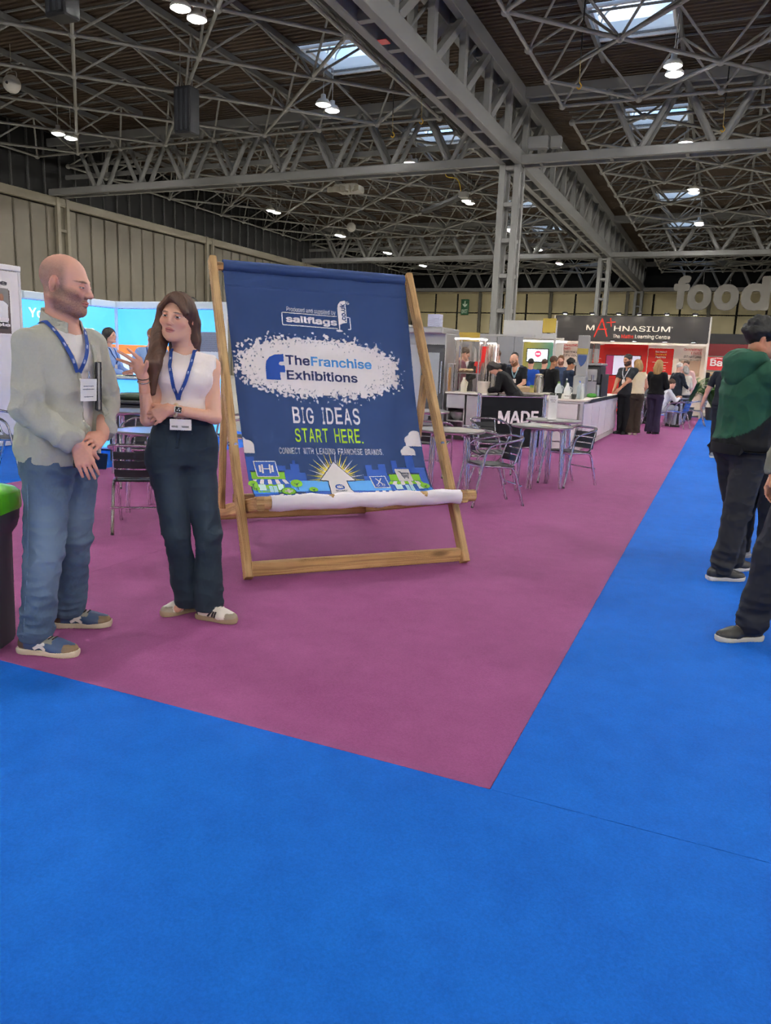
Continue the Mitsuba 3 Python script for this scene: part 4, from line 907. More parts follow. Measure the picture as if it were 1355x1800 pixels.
# white counter
wc = thing('cafe_counter', 'white panelled cafe counter with steel trim at the walkway', 'counter')
X0, X1, YA, YB2, HC = -3.05, -2.16, 13.42, 18.0, 0.86
part(wc, 'carcass', box(((X0 + X1) / 2, (YA + YB2) / 2, 0.46), (X1 - X0 - 0.04, YB2 - YA - 0.04, 0.76)), 'satin', C('#8c8a88'))
part(wc, 'end_panel', box(((X0 + X1) / 2 - 0.03, YA, 0.47), (X1 - X0 - 0.12, 0.025, 0.66), 0.004), 'satin', C('#cbc6c6'))
part(wc, 'edge_trim', box((X1 - 0.02, YA, 0.45), (0.06, 0.05, 0.82), 0.006), 'steel'); part(wc, 'edge_trim', box(((X0 + X1) / 2, YA - 0.005, 0.825), (X1 - X0, 0.03, 0.045), 0.004), 'steel')
for i in range(5):
    a = YA + 0.06 + i * 0.905; part(wc, 'door', box((X1, a + 0.44, 0.46), (0.025, 0.88, 0.68), 0.004), 'satin', C('#c7c1c8'))
part(wc, 'kickboard', box((X1 - 0.03, (YA + YB2) / 2, 0.05), (0.02, YB2 - YA, 0.1)), 'satin', C('#a9a4a6')); part(wc, 'kickboard', box(((X0 + X1) / 2, YA + 0.01, 0.06), (X1 - X0, 0.02, 0.11)), 'satin', C('#cfc9ca'))
part(wc, 'worktop', box(((X0 + X1) / 2, (YA + YB2) / 2, HC), (X1 - X0 + 0.06, YB2 - YA + 0.06, 0.035), 0.006), 'satin', C('#cfc8bc'))
part(wc, 'worktop_edge', box((X1 + 0.03, (YA + YB2) / 2 + 0.3, HC - 0.02), (0.015, YB2 - YA - 0.6, 0.06)), 'satin', C('#1a1a1c'))
HZ = HC + 0.0185
cm = thing('coffee_machine', 'chrome and black espresso machine on the white counter', 'coffee machine')
part(cm, 'body', box((-2.42, 15.5, HZ + 0.42), (0.5, 0.75, 0.36), 0.03), 'satin', C('#1b1b1d')); part(cm, 'top_tray', box((-2.42, 15.5, HZ + 0.62), (0.54, 0.8, 0.05), 0.015), 'steel')
part(cm, 'base', box((-2.42, 15.5, HZ + 0.12), (0.5, 0.78, 0.24), 0.02), 'steel'); part(cm, 'front_panel', box((-2.42, 15.11, HZ + 0.42), (0.4, 0.02, 0.22), 0.006), 'chrome')
for s in (-0.12, 0.0, 0.12): part(cm, 'group_head', tube([(-2.42 + s, 15.08, HZ + 0.42), (-2.42 + s, 15.08, HZ + 0.28)], 0.025, 10), 'chrome', smooth=True)
part(cm, 'side_screen', box((-2.15, 15.7, HZ + 0.22), (0.02, 0.9, 0.44), 0.005), 'satin', C('#15161a')); part(cm, 'splash_plate', box((-2.38, 15.04, HZ + 0.15), (0.34, 0.012, 0.3), 0.004), 'satin', C('#8d8891'))
cupm = smooth_split(lathe([(0, 0), (0.03, 0), (0.042, 0.11), (0.045, 0.11), (0.045, 0.118), (0, 0.118)], sides=14), 40)
for i in range(3):
    for j in range(2):
        k = thing('takeaway_cups', f'tall stack of dark takeaway cups on the espresso machine, {["left", "middle", "right"][i]} in the {["front", "rear"][j]} row', 'cups')
        for q in range(6): part(k, 'cup', xf(cupm, t=(-2.55 + i * 0.12, 15.28 + j * 0.2, HZ + 0.646 + q * 0.05)), 'satin', C('#4d4640') if q > 3 else C('#8f8781'), smooth=True)
gr = thing('coffee_grinder', 'tall grey steel grinder unit beside the espresso machine', 'grinder')
part(gr, 'body', box((-2.40, 14.35, HZ + 0.20), (0.22, 0.3, 0.4), 0.02), 'steel'); part(gr, 'column', box((-2.40, 14.40, HZ + 0.75), (0.2, 0.14, 0.75), 0.01), 'satin', C('#8a8886'))
part(gr, 'ochre_band', box((-2.40, 14.325, HZ + 0.84), (0.2, 0.012, 0.1)), 'satin', C('#93823a'))
part(gr, 'badge', on_plane(extrude(Polygon([(-0.08, 0.17), (0.08, 0.17), (0.08, 0.1), (0.05, 0.02), (-0.01, -0.04), (-0.05, 0.02), (-0.08, 0.1)]), 0.004), (-2.40, 14.326, HZ + 0.60), (1, 0, 0), (0, 0, 1)), 'satin', C('#2b4170'))
jug(-2.67, 13.75, HZ, 1.15, 'clear plastic bottle jug on the white counter, left of two', C('#c9d0cf'), C('#5f7d3f')); jug(-2.51, 13.72, HZ, 1.1, 'white plastic milk jug on the white counter, right of two', C('#dcdad6'), C('#e8e4e4'))
def bottle(x, y, z, r, h, label, col, cap):
    k = thing('bottle', label, 'bottle'); part(k, 'body', smooth_split(lathe([(0, 0), (r, 0), (r, h * 0.62), (r * 0.85, h * 0.72), (r * 0.35, h * 0.86), (r * 0.33, h), (0, h)], (x, y, z), 18), 40), 'gloss', col, smooth=True); part(k, 'cap', lathe([(0, h * 1.05), (r * 0.38, h * 1.05), (r * 0.38, h * 0.95)], (x, y, z), 10), 'satin', cap)
bottle(-2.30, 13.72, HZ, 0.042, 0.30, 'clear water bottle with blue label beside the grinder', C('#a8b2b8'), C('#5a6ea8')); bottle(-2.23, 13.62, HZ, 0.036, 0.26, 'clear bottle at the right end of the counter row', C('#b8bcb8'), C('#c9c9c9')); bottle(-2.60, 14.1, HZ, 0.04, 0.33, 'dark green bottle behind the milk jugs', C('#3d4a38'), C('#d8d8d0'))
for i, (x, y) in enumerate(((-2.72, 13.53), (-2.61, 13.53), (-2.35, 13.5))):
    k = thing('cup', ['dark ribbed cup at the left end of the white counter', 'dark ribbed cup beside the leftmost one on the counter', 'small dark pot before the water bottle'][i], 'cup'); part(k, 'cup', smooth_split(lathe([(0, 0), (0.036, 0), (0.05, 0.085), (0.046, 0.085), (0.03, 0.01)], (x, y, HZ), 16), 40), 'satin', C('#2f332e'), smooth=True); part(k, 'rim', lathe([(0.046, 0.083), (0.052, 0.083), (0.052, 0.09), (0.046, 0.09)], (x, y, HZ), 16), 'satin', C('#474b45'))
k = thing('napkin_box', 'small white box on the white counter between cups and bottles', 'box'); part(k, 'box', box((-2.47, 13.53, HZ + 0.035), (0.12, 0.1, 0.07), 0.006), 'satin', C('#d6d2cc')); part(k, 'slot', box((-2.47, 13.48, HZ + 0.05), (0.08, 0.002, 0.012)), 'satin', C('#77726c'))
k = thing('green_cloth', 'folded bright green cloth on the counter under the machine', 'cloth'); part(k, 'cloth', trimesh.creation.icosphere(2, 0.08).apply_scale((1.2, 0.8, 0.55)).apply_translation((-2.25, 14.85, HZ + 0.036)), 'cloth', C('#3f7a33'), smooth=True)
# rear bench with keg and pastry tray
rb = thing('rear_bench', 'steel serving bench with pale top before the bald man', 'bench')
part(rb, 'top', box((-3.62, 15.3, 0.885), (0.95, 0.7, 0.045), 0.008), 'satin', C('#b5aea4')); part(rb, 'front', box((-3.62, 14.98, 0.45), (0.93, 0.03, 0.8), 0.006), 'steel')
for x in (-4.05, -3.2): part(rb, 'leg', box((x, 15.55, 0.43), (0.04, 0.04, 0.86)), 'steel')
k = thing('pastry_box', 'long shallow box of pale pastries on the rear bench', 'pastries'); part(k, 'tray', box((-3.72, 15.2, 0.9475), (0.5, 0.3, 0.08), 0.008), 'satin', C('#b39a7c'))
pm = [trimesh.creation.icosphere(1, 0.045).apply_scale((1, 0.8, 0.6)).apply_translation((-3.93 + 0.07 * (i % 7), 15.1 + 0.1 * (i // 7), 1.0)) for i in range(21)]
for m in pm: part(k, 'pastry', m, 'satin', C('#cdb79a'), smooth=True)
k = thing('steel_urn', 'shiny cylindrical steel urn on the rear bench', 'urn'); part(k, 'body', smooth_split(lathe([(0, 0), (0.085, 0), (0.09, 0.02), (0.09, 0.27), (0.075, 0.30), (0.07, 0.32), (0.08, 0.33), (0.08, 0.345), (0, 0.35)], (-3.34, 15.15, 0.9075), 24), 35), 'chrome', smooth=True); part(k, 'lid', lathe([(0.0, 0.375), (0.03, 0.37), (0.082, 0.352), (0.082, 0.345)], (-3.34, 15.15, 0.9075), 24), 'satin', C('#b9a98a'))
k = thing('carton', 'small green and yellow drink carton beside the steel urn', 'carton'); part(k, 'box', box((-3.44, 15.02, 0.9075 + 0.07), (0.07, 0.07, 0.14), 0.004), 'satin', C('#c9b878')); part(k, 'band', box((-3.44, 14.984, 1.03), (0.07, 0.002, 0.05)), 'satin', C('#6a8a3a'))
# grey storage walls and small fascia behind the cafe
k = thing('storage_wall', 'grey panel wall of a closed booth behind the cafe', 'wall panel')
for a, b in ((-4.92, -4.52), (-4.51, -4.32)): part(k, 'panel', box(((a + b) / 2, 17.6, 1.04), (b - a, 0.05, 2.08), 0.006), 'satin', C('#8f9095'))
part(k, 'panel', box((-6.1, 17.6, 1.04), (2.3, 0.05, 2.08), 0.006), 'satin', C('#a3a2a6')); part(k, 'top_rail', box((-5.7, 17.6, 2.1), (3.3, 0.07, 0.05)), 'satin', C('#b5b4b4'))
for i, x in enumerate((-5.5, -5.05)): part(k, 'hung_coat', loft([ring(rsq(0.30, 0.1, 0.04), 0.6).__add__((x, 17.45, 0)), ring(rsq(0.34, 0.13, 0.06), 1.2) + (x, 17.45, 0), ring(rsq(0.26, 0.12, 0.05), 1.75) + (x, 17.45, 0), ring(rsq(0.06, 0.05, 0.02), 1.9) + (x, 17.45, 0)]), 'cloth', C('#c5b8a8') if i else C('#b9b4b2'), smooth=True)
k2 = thing('booth_sign', 'small navy sign panel with white letters seen behind two men', 'sign'); part(k2, 'board', box((-5.9, 16.9, 1.62), (0.62, 0.03, 0.4), 0.004), 'satin', C('#233a78')); tx(k2, 'ER', (-5.95, 16.882, 1.53), (1, 0, 0), (0, 0, 1), 0.34, 0.17, C('#c9cfe0'), 0.03)
part(k2, 'stand', box((-5.9, 16.95, 0.71), (0.05, 0.03, 1.42)), 'satin', C('#8a8a8a')); part(k2, 'ochre_header', box((-5.75, 16.9, 2.02), (1.2, 0.04, 0.2), 0.004), 'satin', C('#b89a3e')); part(k2, 'stand', box((-5.3, 16.96, 1.05), (0.05, 0.03, 2.1)), 'satin', C('#8a8a8a'))
gs = thing('green_stand', 'green to ochre stand wall with wall screen, left of the black fascia', 'exhibition stand')
gy = 21.0
def grad(p, n, uv):
    t = mikit.smoothstep(0.0, 1.0, uv.x * 0.75 + (1 - uv.y) * 0.35)
    return mikit.mix((0.34, 0.30, 0.05), (0.02, 0.24, 0.20), t)
scene['green_print'] = two({'type': 'principled', 'base_color': mikit.proc(grad), 'roughness': 0.5})
a, b = -5.12, -4.28
part(gs, 'printed_wall', mesh([(a, gy, 0), (b, gy, 0), (b, gy, 2.1), (a, gy, 2.1)], [(0, 1, 2), (0, 2, 3)]), 'green_print', uv=np.array([(0, 0), (1, 0), (1, 1), (0, 1)], float))
part(gs, 'side_wall', box((-5.3, gy, 1.05), (0.34, 0.06, 2.1)), 'satin', C('#c4bfb6')); part(gs, 'backing', box((-4.7, gy + 0.06, 1.1), (1.3, 0.08, 2.2)), 'satin', C('#c4bfb6'))
part(gs, 'fascia', box((-4.96, gy - 0.9, 2.37), (1.04, 0.06, 0.44), 0.005), 'satin', C('#b9b9b7')); part(gs, 'fascia', box((-4.27, gy - 0.9, 2.47), (0.34, 0.055, 0.36), 0.005), 'satin', C('#a8913a'))
part(gs, 'fascia', box((-4.27, gy - 0.9, 2.2), (0.34, 0.055, 0.14), 0.005), 'satin', C('#b4b4b2')); part(gs, 'post', box((-5.45, gy - 0.88, 1.3), (0.06, 0.06, 2.6)), 'satin', C('#b0afad')); part(gs, 'post', box((-4.1, gy - 0.88, 1.3), (0.06, 0.06, 2.6)), 'satin', C('#b0afad'))
glow(gs, 'strip_light', box((-4.45, gy - 0.88, 2.07), (1.3, 0.04, 0.045)), (1, 0.97, 0.88), 4, 'bright horizontal strip light')
part(gs, 'light_rail', box((-4.75, gy - 0.88, 2.115), (1.5, 0.05, 0.04)), 'satin', C('#a8a49c'))
tv = thing('wall_screen', 'wall screen showing a red round emblem on pale blue', 'screen'); glow(tv, 'display', box((-4.72, gy - 0.05, 1.72), (0.56, 0.02, 0.33)), (0.55, 0.72, 0.8), 0.55); part(tv, 'case', box((-4.72, gy - 0.03, 1.72), (0.6, 0.03, 0.37), 0.004), 'satin', C('#22262a'))
glow(tv, 'emblem', on_plane(extrude(Point(0, 0).buffer(0.085, 16), 0.003), (-4.70, gy - 0.062, 1.76), (1, 0, 0), (0, 0, 1)), (0.55, 0.05, 0.10), 0.6); glow(tv, 'emblem', on_plane(extrude(sops.unary_union([Point(dx, 0).buffer(0.022) for dx in (-0.035, 0, 0.035)]), 0.003), (-4.70, gy - 0.066, 1.76), (1, 0, 0), (0, 0, 1)), (0.8, 0.7, 0.75), 0.6)

# ================================================================== BLACK-FASCIA STAND
ms = thing('tuition_stand', 'exhibition stand with black lit fascia, red centre and cream walls', 'exhibition stand')
fy, wy = 26.0, 27.2
FX0, FX1 = -5.36, -0.55
BLK = C('#2b2827')
part(ms, 'fascia', box(((FX0 + FX1) / 2, fy + 0.05, 2.72), (FX1 - FX0, 0.08, 0.82), 0.006), 'satin', BLK, label='black fascia board')
part(ms, 'fascia_edge', box((FX1, fy + 0.05, 1.57), (0.05, 0.1, 3.12), 0.004), 'satin', C('#c9c2b4')); part(ms, 'fascia_edge', box((FX0, fy + 0.05, 1.57), (0.05, 0.1, 3.12), 0.004), 'satin', C('#c9c2b4'))
IV = C('#e3d8c6')
part(ms, 'cream_wall', box(((FX0 + FX1) / 2, wy + 0.06, 1.16), (FX1 - FX0, 0.06, 2.32)), 'satin', IV); part(ms, 'header_strip', box(((FX0 + FX1) / 2, fy + 0.05, 2.27), (FX1 - FX0, 0.06, 0.07)), 'satin', IV)
part(ms, 'side_wall', box((FX1 - 0.02, (fy + wy) / 2, 1.16), (0.05, wy - fy, 2.32)), 'satin', IV); part(ms, 'side_wall', box((FX0 + 0.02, (fy + wy) / 2, 1.16), (0.05, wy - fy, 2.32)), 'satin', IV)
part(ms, 'red_panel', box((-3.13, wy - 0.05, 1.15), (1.42, 0.12, 2.30), 0.006), 'satin', C('#c01d16'), label='tall red centre panel')
for t, xx, hh, ww in (('M', -4.31, 0.17, 0.26), ('HNASIUM', -3.43, 0.17, 1.72)): tx(ms, t, (xx, fy + 0.008, 2.66 if t == 'M' else 2.645), (1, 0, 0), (0, 0, 1), ww, hh, C('#e6dfcf'), 0.012)
fa = sops.unary_union([LineString([(0.0, 0.0), (0.21, 0.56)]).buffer(0.022), LineString([(0.21, 0.56), (0.40, 0.02)]).buffer(0.024), LineString([(0.07, 0.23), (0.36, 0.24)]).buffer(0.02), LineString([(0.36, 0.45), (0.62, 0.47)]).buffer(0.017), LineString([(0.47, 0.58), (0.51, 0.33)]).buffer(0.017)])
part(ms, 'lettering', on_plane(extrude(fa, 0.006), (-4.03, fy + 0.008, 2.46), (1, 0, 0), (0, 0, 1)), 'satin', C('#d8301f'), label='red hand-drawn A plus')
xx = -3.44
for t, ww, cc in (('The', 0.22, '#e6dfcf'), ('Maths', 0.38, '#d8301f'), ('Learning', 0.58, '#e6dfcf'), ('Centre', 0.44, '#e6dfcf')):
    g = glyphs(t, 0.115, 0.02); g = fit(g, 0, 0, ww); part(ms, 'lettering', on_plane(extrude(affinity.translate(g, 0, -0.028 if t == 'Learning' else 0), 0.006), (xx, fy + 0.008, 2.425), (1, 0, 0), (0, 0, 1)), 'satin', C(cc)); xx += ww + 0.045
part(ms, 'lettering', on_plane(extrude(Point(-1.66, 2.79).buffer(0.02).difference(Point(-1.66, 2.79).buffer(0.01)), 0.004), (0, fy + 0.008, 0), (1, 0, 0), (0, 0, 1)), 'satin', C('#e6dfcf'))
def spot_arm(x, z, yy, label_extra):
    k = thing('stand_spotlight', label_extra, 'spotlight', 'small arm spotlights along the black fascia')
    part(k, 'arm', tube([(x, yy + 0.05, z), (x, yy - 0.28, z + 0.04)], 0.012, 6), 'satin', C('#15130f'), smooth=True)
    part(k, 'head', box((x, yy - 0.30, z + 0.03), (0.16, 0.12, 0.06), 0.012), 'satin', C('#15130f'))
    glow(k, 'lens', mesh(np.array([(-.05, -.03, 0), (.05, -.03, 0), (.05, .05, 0), (-.05, .05, 0)]) + (x, yy - 0.29, z - 0.004), [(0, 2, 1), (0, 3, 2)]), (1, 0.9, 0.72), 60)
for i, x in enumerate((-4.98, -4.11, -3.28, -2.66, -1.83, -1.01)): spot_arm(x, 3.15, fy, f'small black spotlight on top of the black fascia, number {["one", "two", "three", "four", "five", "six"][i]} from the left')
for i, x in enumerate((-3.4, -2.72, -1.81, -0.98)): spot_arm(x, 2.33, fy, f'small black spotlight under the black fascia, {["leftmost", "second", "third", "rightmost"][i]} of four')
def wall_words(lines, x, z, w, al, cols):
    for i, (t, ww) in enumerate(lines):
        x0 = x if al == 'l' else x - ww
        tx(ms, t, (x0, wy + 0.027, z - i * 0.115), (1, 0, 0), (0, 0, 1), ww, 0.075, C(cols[i]), 0.02)
wall_words([('CHANGING', 0.56), ('LIVES', 0.32), ('STARTING', 0.54), ('WITH YOURS', 0.68)], -0.74, 2.12, 0, 'r', ['#b23a34', '#b23a34', '#3a302c', '#3a302c'])
wall_words([('CHANGING', 0.56), ('LIVES', 0.32), ('STARTING', 0.54), ('WITH YOURS', 0.72)], -5.30, 2.16, 0, 'l', ['#b23a34', '#b23a34', '#3a302c', '#3a302c'])
for j, (a, b, z0, z1) in enumerate(((-2.36, -1.63, 1.35, 2.14), (-4.46, -3.87, 1.5, 2.20))):
    part(ms, 'red_poster', on_plane(extrude(sbox(a, z0, b, z1).buffer(0.03), 0.012), (0, wy + 0.027, 0), (1, 0, 0), (0, 0, 1)), 'satin', C('#bf2118'))
    for t, zz, ww, cc in (('Recession', 0.11, 0.36, '#e6dccb'), ('Resistant', 0.20, 0.36, '#e8a53a'), ('Franchise', 0.29, 0.33, '#e6dccb')): tx(ms, t, ((a + b) / 2 - ww / 2, wy + 0.013, z1 - zz), (1, 0, 0), (0, 0, 1), ww, 0.07, C(cc), 0.03)
    for q, ww in ((0.42, 0.5), (0.52, 0.36), (0.60, 0.42), (0.68, 0.38)): part(ms, 'poster_line', box(((a + b) / 2, wy + 0.012, z1 - q), (ww, 0.004, 0.018)), 'satin', C('#dfc6b4'))
sc = thing('stand_screen', 'large screen on the red panel showing a person in a dark cap', 'screen')
sy = wy - 0.15
part(sc, 'case', box((-3.17, sy + 0.015, 1.57), (1.14, 0.03, 0.68), 0.005), 'satin', C('#141214'))
glow(sc, 'display', box((-3.17, sy - 0.004, 1.57), (1.10, 0.01, 0.64)), (0.35, 0.34, 0.42), 0.5); glow(sc, 'display', box((-3.6, sy - 0.011, 1.57), (0.24, 0.004, 0.64)), (0.22, 0.03, 0.08), 0.35)
def simg(poly, c, l): glow(sc, 'picture', on_plane(extrude(poly, 0.002), (0, sy - 0.012 - l * 0.003, 0), (1, 0, 0), (0, 0, 1)), c, 0.45)
simg(Polygon([(-3.23, 1.26), (-3.22, 1.42), (-3.12, 1.49), (-2.94, 1.49), (-2.82, 1.42), (-2.80, 1.26)]), (0.02, 0.022, 0.03), 1); simg(affinity.scale(Point(-3.03, 1.60).buffer(0.09), 0.85, 1.25), (0.45, 0.24, 0.18), 2); simg(Polygon([(-3.12, 1.64), (-3.12, 1.72), (-3.06, 1.78), (-2.99, 1.78), (-2.94, 1.72), (-2.92, 1.64)]), (0.02, 0.02, 0.03), 3)
part(ms, 'lower_red_print', box((-3.13, wy - 0.117, 0.9), (1.3, 0.006, 0.5)), 'satin', C('#a8160f')); tx(ms, 'and more', (-3.2, wy - 0.123, 0.98), (1, 0, 0), (0, 0, 1), 0.5, 0.07, C('#e0c9bb'))
part(ms, 'wall_picture', box((-1.05, wy + 0.02, 1.55), (0.6, 0.01, 0.5)), 'satin', C('#b79c83'))
# red bakery stand beyond
bk = thing('bakery_stand', 'red stand banner with white lettering beyond the blue aisle', 'exhibition stand')
part(bk, 'header', box((0.3, 30.0, 2.25), (2.2, 0.08, 0.42)), 'satin', C('#5e1013')); part(bk, 'banner', box((0.3, 29.98, 1.77), (2.2, 0.08, 0.46)), 'satin', C('#bb2f33')); part(bk, 'black_header', box((0.6, 30.2, 2.62), (2.9, 0.1, 0.4)), 'satin', C('#121111'))
tx(bk, 'Bakery', (-0.50, 29.93, 1.62), (1, 0, 0), (0, 0, 1), 1.15, 0.30, C('#ead9d6'), 0.04)
sw = LineString([(-0.5, 1.93), (-0.3, 1.97), (0, 1.93), (0.3, 1.97), (0.6, 1.94)]).buffer(0.012); part(bk, 'flourish', on_plane(extrude(sw, 0.004), (0, 29.935, 0), (1, 0, 0), (0, 0, 1)), 'satin', C('#ead9d6'))
part(bk, 'post', box((-0.75, 30.0, 1.2), (0.07, 0.07, 2.4)), 'satin', C('#8a8580')); part(bk, 'post', box((1.35, 30.0, 1.2), (0.07, 0.07, 2.4)), 'satin', C('#8a8580')); part(bk, 'counter', box((0.4, 30.2, 0.55), (1.9, 0.6, 1.1), 0.01), 'satin', C('#c9c0b8'))
for i in range(3): part(bk, 'shelf_stripe', box((0.3, 29.97, 1.46 - 0.05 * i), (2.1, 0.04, 0.03)), 'satin', C(['#d8b98a', '#e0d6c8', '#d68a3a'][i]))
# further pale stands that close the view behind the aisle
k = thing('pale_stand', 'pale distant stand closing the end of the blue aisle', 'exhibition stand'); part(k, 'wall', box((2.5, 40, 1.2), (6.5, 0.1, 2.4)), 'satin', C('#5a5650')); part(k, 'counter', box((0.8, 36, 0.5), (2.2, 0.6, 1.0), 0.01), 'satin', C('#b5c4b8'))
k = thing('pale_stand', 'pale distant booth wall behind the steel cabinet', 'exhibition stand'); part(k, 'wall', box((-9.6, 18.6, 1.15), (4.2, 0.1, 2.3)), 'satin', C('#9a958c')); part(k, 'top_rail', box((-9.6, 18.6, 2.32), (4.3, 0.12, 0.06)), 'satin', C('#b5b1a8'))

# hanging letters and exit sign
fd = thing('hanging_sign', 'big grey hanging letters spelling food against the dark end wall', 'sign')
FG = C('#5b5852'); Yf = 58.0
for ch, x0, ww in (('f', -3.86, 1.07), ('o', -2.92, 1.54), ('o', -1.24, 1.57), ('d', 0.46, 1.75)):
    g = affinity.scale(glyphs(ch, 1.0, 0.0), 1, 1).buffer(0.07); a, b, c, d = g.bounds
    g = fit(g, 0, 0, ww, 2.25 if ch in 'fd' else 1.72); m = on_plane(extrude(g, 0.25), (x0, Yf, 5.72 if ch == 'f' else 5.66), (1, 0, 0), (0, 0, 1)); part(fd, 'letter', m, 'satin', FG)
    part(fd, 'cable', tube([(x0 + ww * 0.6, Yf - 0.1, 5.7 + (2.2 if ch in 'fd' else 1.65)), (x0 + ww * 0.6, Yf - 0.1, 10.5)], 0.012, 5), 'satin', C('#55534e'), smooth=True)
ex = thing('exit_sign', 'green exit sign with white down arrow on the far end wall', 'sign')
ez, exx = 7.42, -26.15
part(ex, 'board', box((exx, Y_B - 0.22, ez), (0.86, 0.06, 1.62), 0.01), 'satin', C('#15542f'))
part(ex, 'arrow', on_plane(extrude(Polygon([(-0.06, 0.55), (0.06, 0.55), (0.06, 0.15), (0.26, 0.32), (0.26, 0.16), (0, -0.1), (-0.26, 0.16), (-0.26, 0.32), (-0.06, 0.15)]), 0.01), (exx, Y_B - 0.26, ez + 0.08), (1, 0, 0), (0, 0, 1)), 'satin', C('#d6e2d6'))
tx(ex, 'EXIT', (exx - 0.32, Y_B - 0.255, ez - 0.62), (1, 0, 0), (0, 0, 1), 0.64, 0.38, C('#d6e2d6'), 0.03, depth=0.01)

# roof equipment
def heater(x, y, z, label, tilt=0.0):
    k = thing('hanging_speaker', label, 'speaker')
    part(k, 'case', box((x, y, z), (0.7, 0.55, 1.5), 0.04), 'satin', C('#121318'))
    for s in (-0.2, 0, 0.2): part(k, 'grille', box((x + s, y - 0.285, z), (0.1, 0.03, 1.3), 0.01), 'satin', C('#23262c'))
    for s in (-0.25, 0.25): part(k, 'cable', tube([(x + s, y, z + 0.75), (x + s, y, 11.9)], 0.012, 5), 'satin', C('#77787a'), smooth=True)
heater(-16.75, 16.4, 10.55, 'black louvred speaker array hanging at the top left corner'); heater(-18.0, 23.0, 9.6, 'black louvred speaker array hanging before the left roof beam')
k = thing('dome_camera', 'white round loudspeaker pod hanging at the upper left', 'loudspeaker'); part(k, 'pod', trimesh.creation.icosphere(3, 0.30).apply_translation((-24.4, 21.4, 10.6)), 'satin', C('#bdbab2'), smooth=True); part(k, 'eye', trimesh.creation.icosphere(1, 0.05).apply_translation((-24.32, 21.12, 10.56)), 'satin', C('#222222')); part(k, 'yoke', tube(bend([(-24.65, 21.4, 10.65), (-24.65, 21.4, 11.0), (-24.15, 21.4, 11.0), (-24.15, 21.4, 10.65)], 0.1, 4), 0.02, 6), 'satin', C('#77746c'), smooth=True); part(k, 'stem', tube([(-24.4, 21.4, 10.98), (-24.4, 21.4, 11.9)], 0.015, 5), 'satin', C('#77746c'))
k = thing('dome_camera', 'white round loudspeaker pod under the middle of the roof', 'loudspeaker'); part(k, 'pod', trimesh.creation.icosphere(3, 0.30).apply_translation((-23.3, 46.5, 9.9)), 'satin', C('#a3a098'), smooth=True); part(k, 'stem', tube([(-23.3, 46.5, 10.1), (-23.3, 46.5, 11.9)], 0.015, 5), 'satin', C('#77746c'))
k = thing('fan_heater', 'flat pale fan heater hung under the left roof beam', 'heater'); part(k, 'case', box((-16.0, 31.6, 8.78), (1.1, 0.9, 0.28), 0.04), 'satin', C('#a5a298')); 
for i in range(5): part(k, 'vane', xf(box((0, 0, 0), (0.5, 0.04, 0.22)), rz=math.pi * i / 5, t=(-16.55 + 0.28 * i, 31.1, 8.68)), 'satin', C('#8a8578'))
for s in (-0.4, 0.4): part(k, 'cable', tube([(-16.0 + s, 31.6, 8.9), (-16.0 + s, 31.6, 10.5)], 0.012, 5), 'satin', C('#77787a'))
k = thing('radiant_heater', 'long black radiant heater bar hung by yellow cable', 'heater'); part(k, 'bar', beam((-15.0, 38.2, 9.0), (-12.0, 35.2, 9.0), 0.32, 0.16, 0.02), 'satin', C('#121214')); part(k, 'end_box', box((-11.85, 35.05, 9.02), (0.4, 0.4, 0.24), 0.02), 'satin', C('#a8a8a4')); part(k, 'cable', tube(bend([(-12.0, 35.2, 9.1), (-12.2, 35.2, 9.8), (-12.6, 34.4, 9.7), (-12.3, 33.9, 10.6)], 0.3, 6), 0.02, 6), 'satin', C('#c9a52a'), smooth=True)
for t in (0.2, 0.8): part(k, 'hanger', tube([(-15 + 3 * t, 38.2 - 3 * t, 9.05), (-15 + 3 * t, 38.2 - 3 * t, 10.6)], 0.01, 5), 'satin', C('#77787a'))
for i, (x, y) in enumerate(((-10.6, 26.3), (-4.9, 24.5), (-12.2, 27.5), (-1.0, 30.0))):
    k = thing('hoist_chain', ['black hoist chain hanging left of the long girder', 'black hoist chain hanging right of the long girder', 'short hoist chain and hook before the left beam', 'thin hoist chain hanging over the right beam'][i], 'chain')
    part(k, 'chain', tube([(x, y, 11.9), (x, y, 10.3)], 0.02, 5), 'satin', C('#1a1a1a')); part(k, 'chain', tube([(x, y, 10.3), (x + 0.02, y, 9.7)], 0.012, 5), 'satin', C('#8a7a55')); part(k, 'hook', tube(bend([(x + 0.02, y, 9.7), (x + 0.1, y, 9.6), (x + 0.02, y, 9.5), (x - 0.05, y, 9.58)], 0.05, 4), 0.022, 6), 'satin', C('#a5812a'))

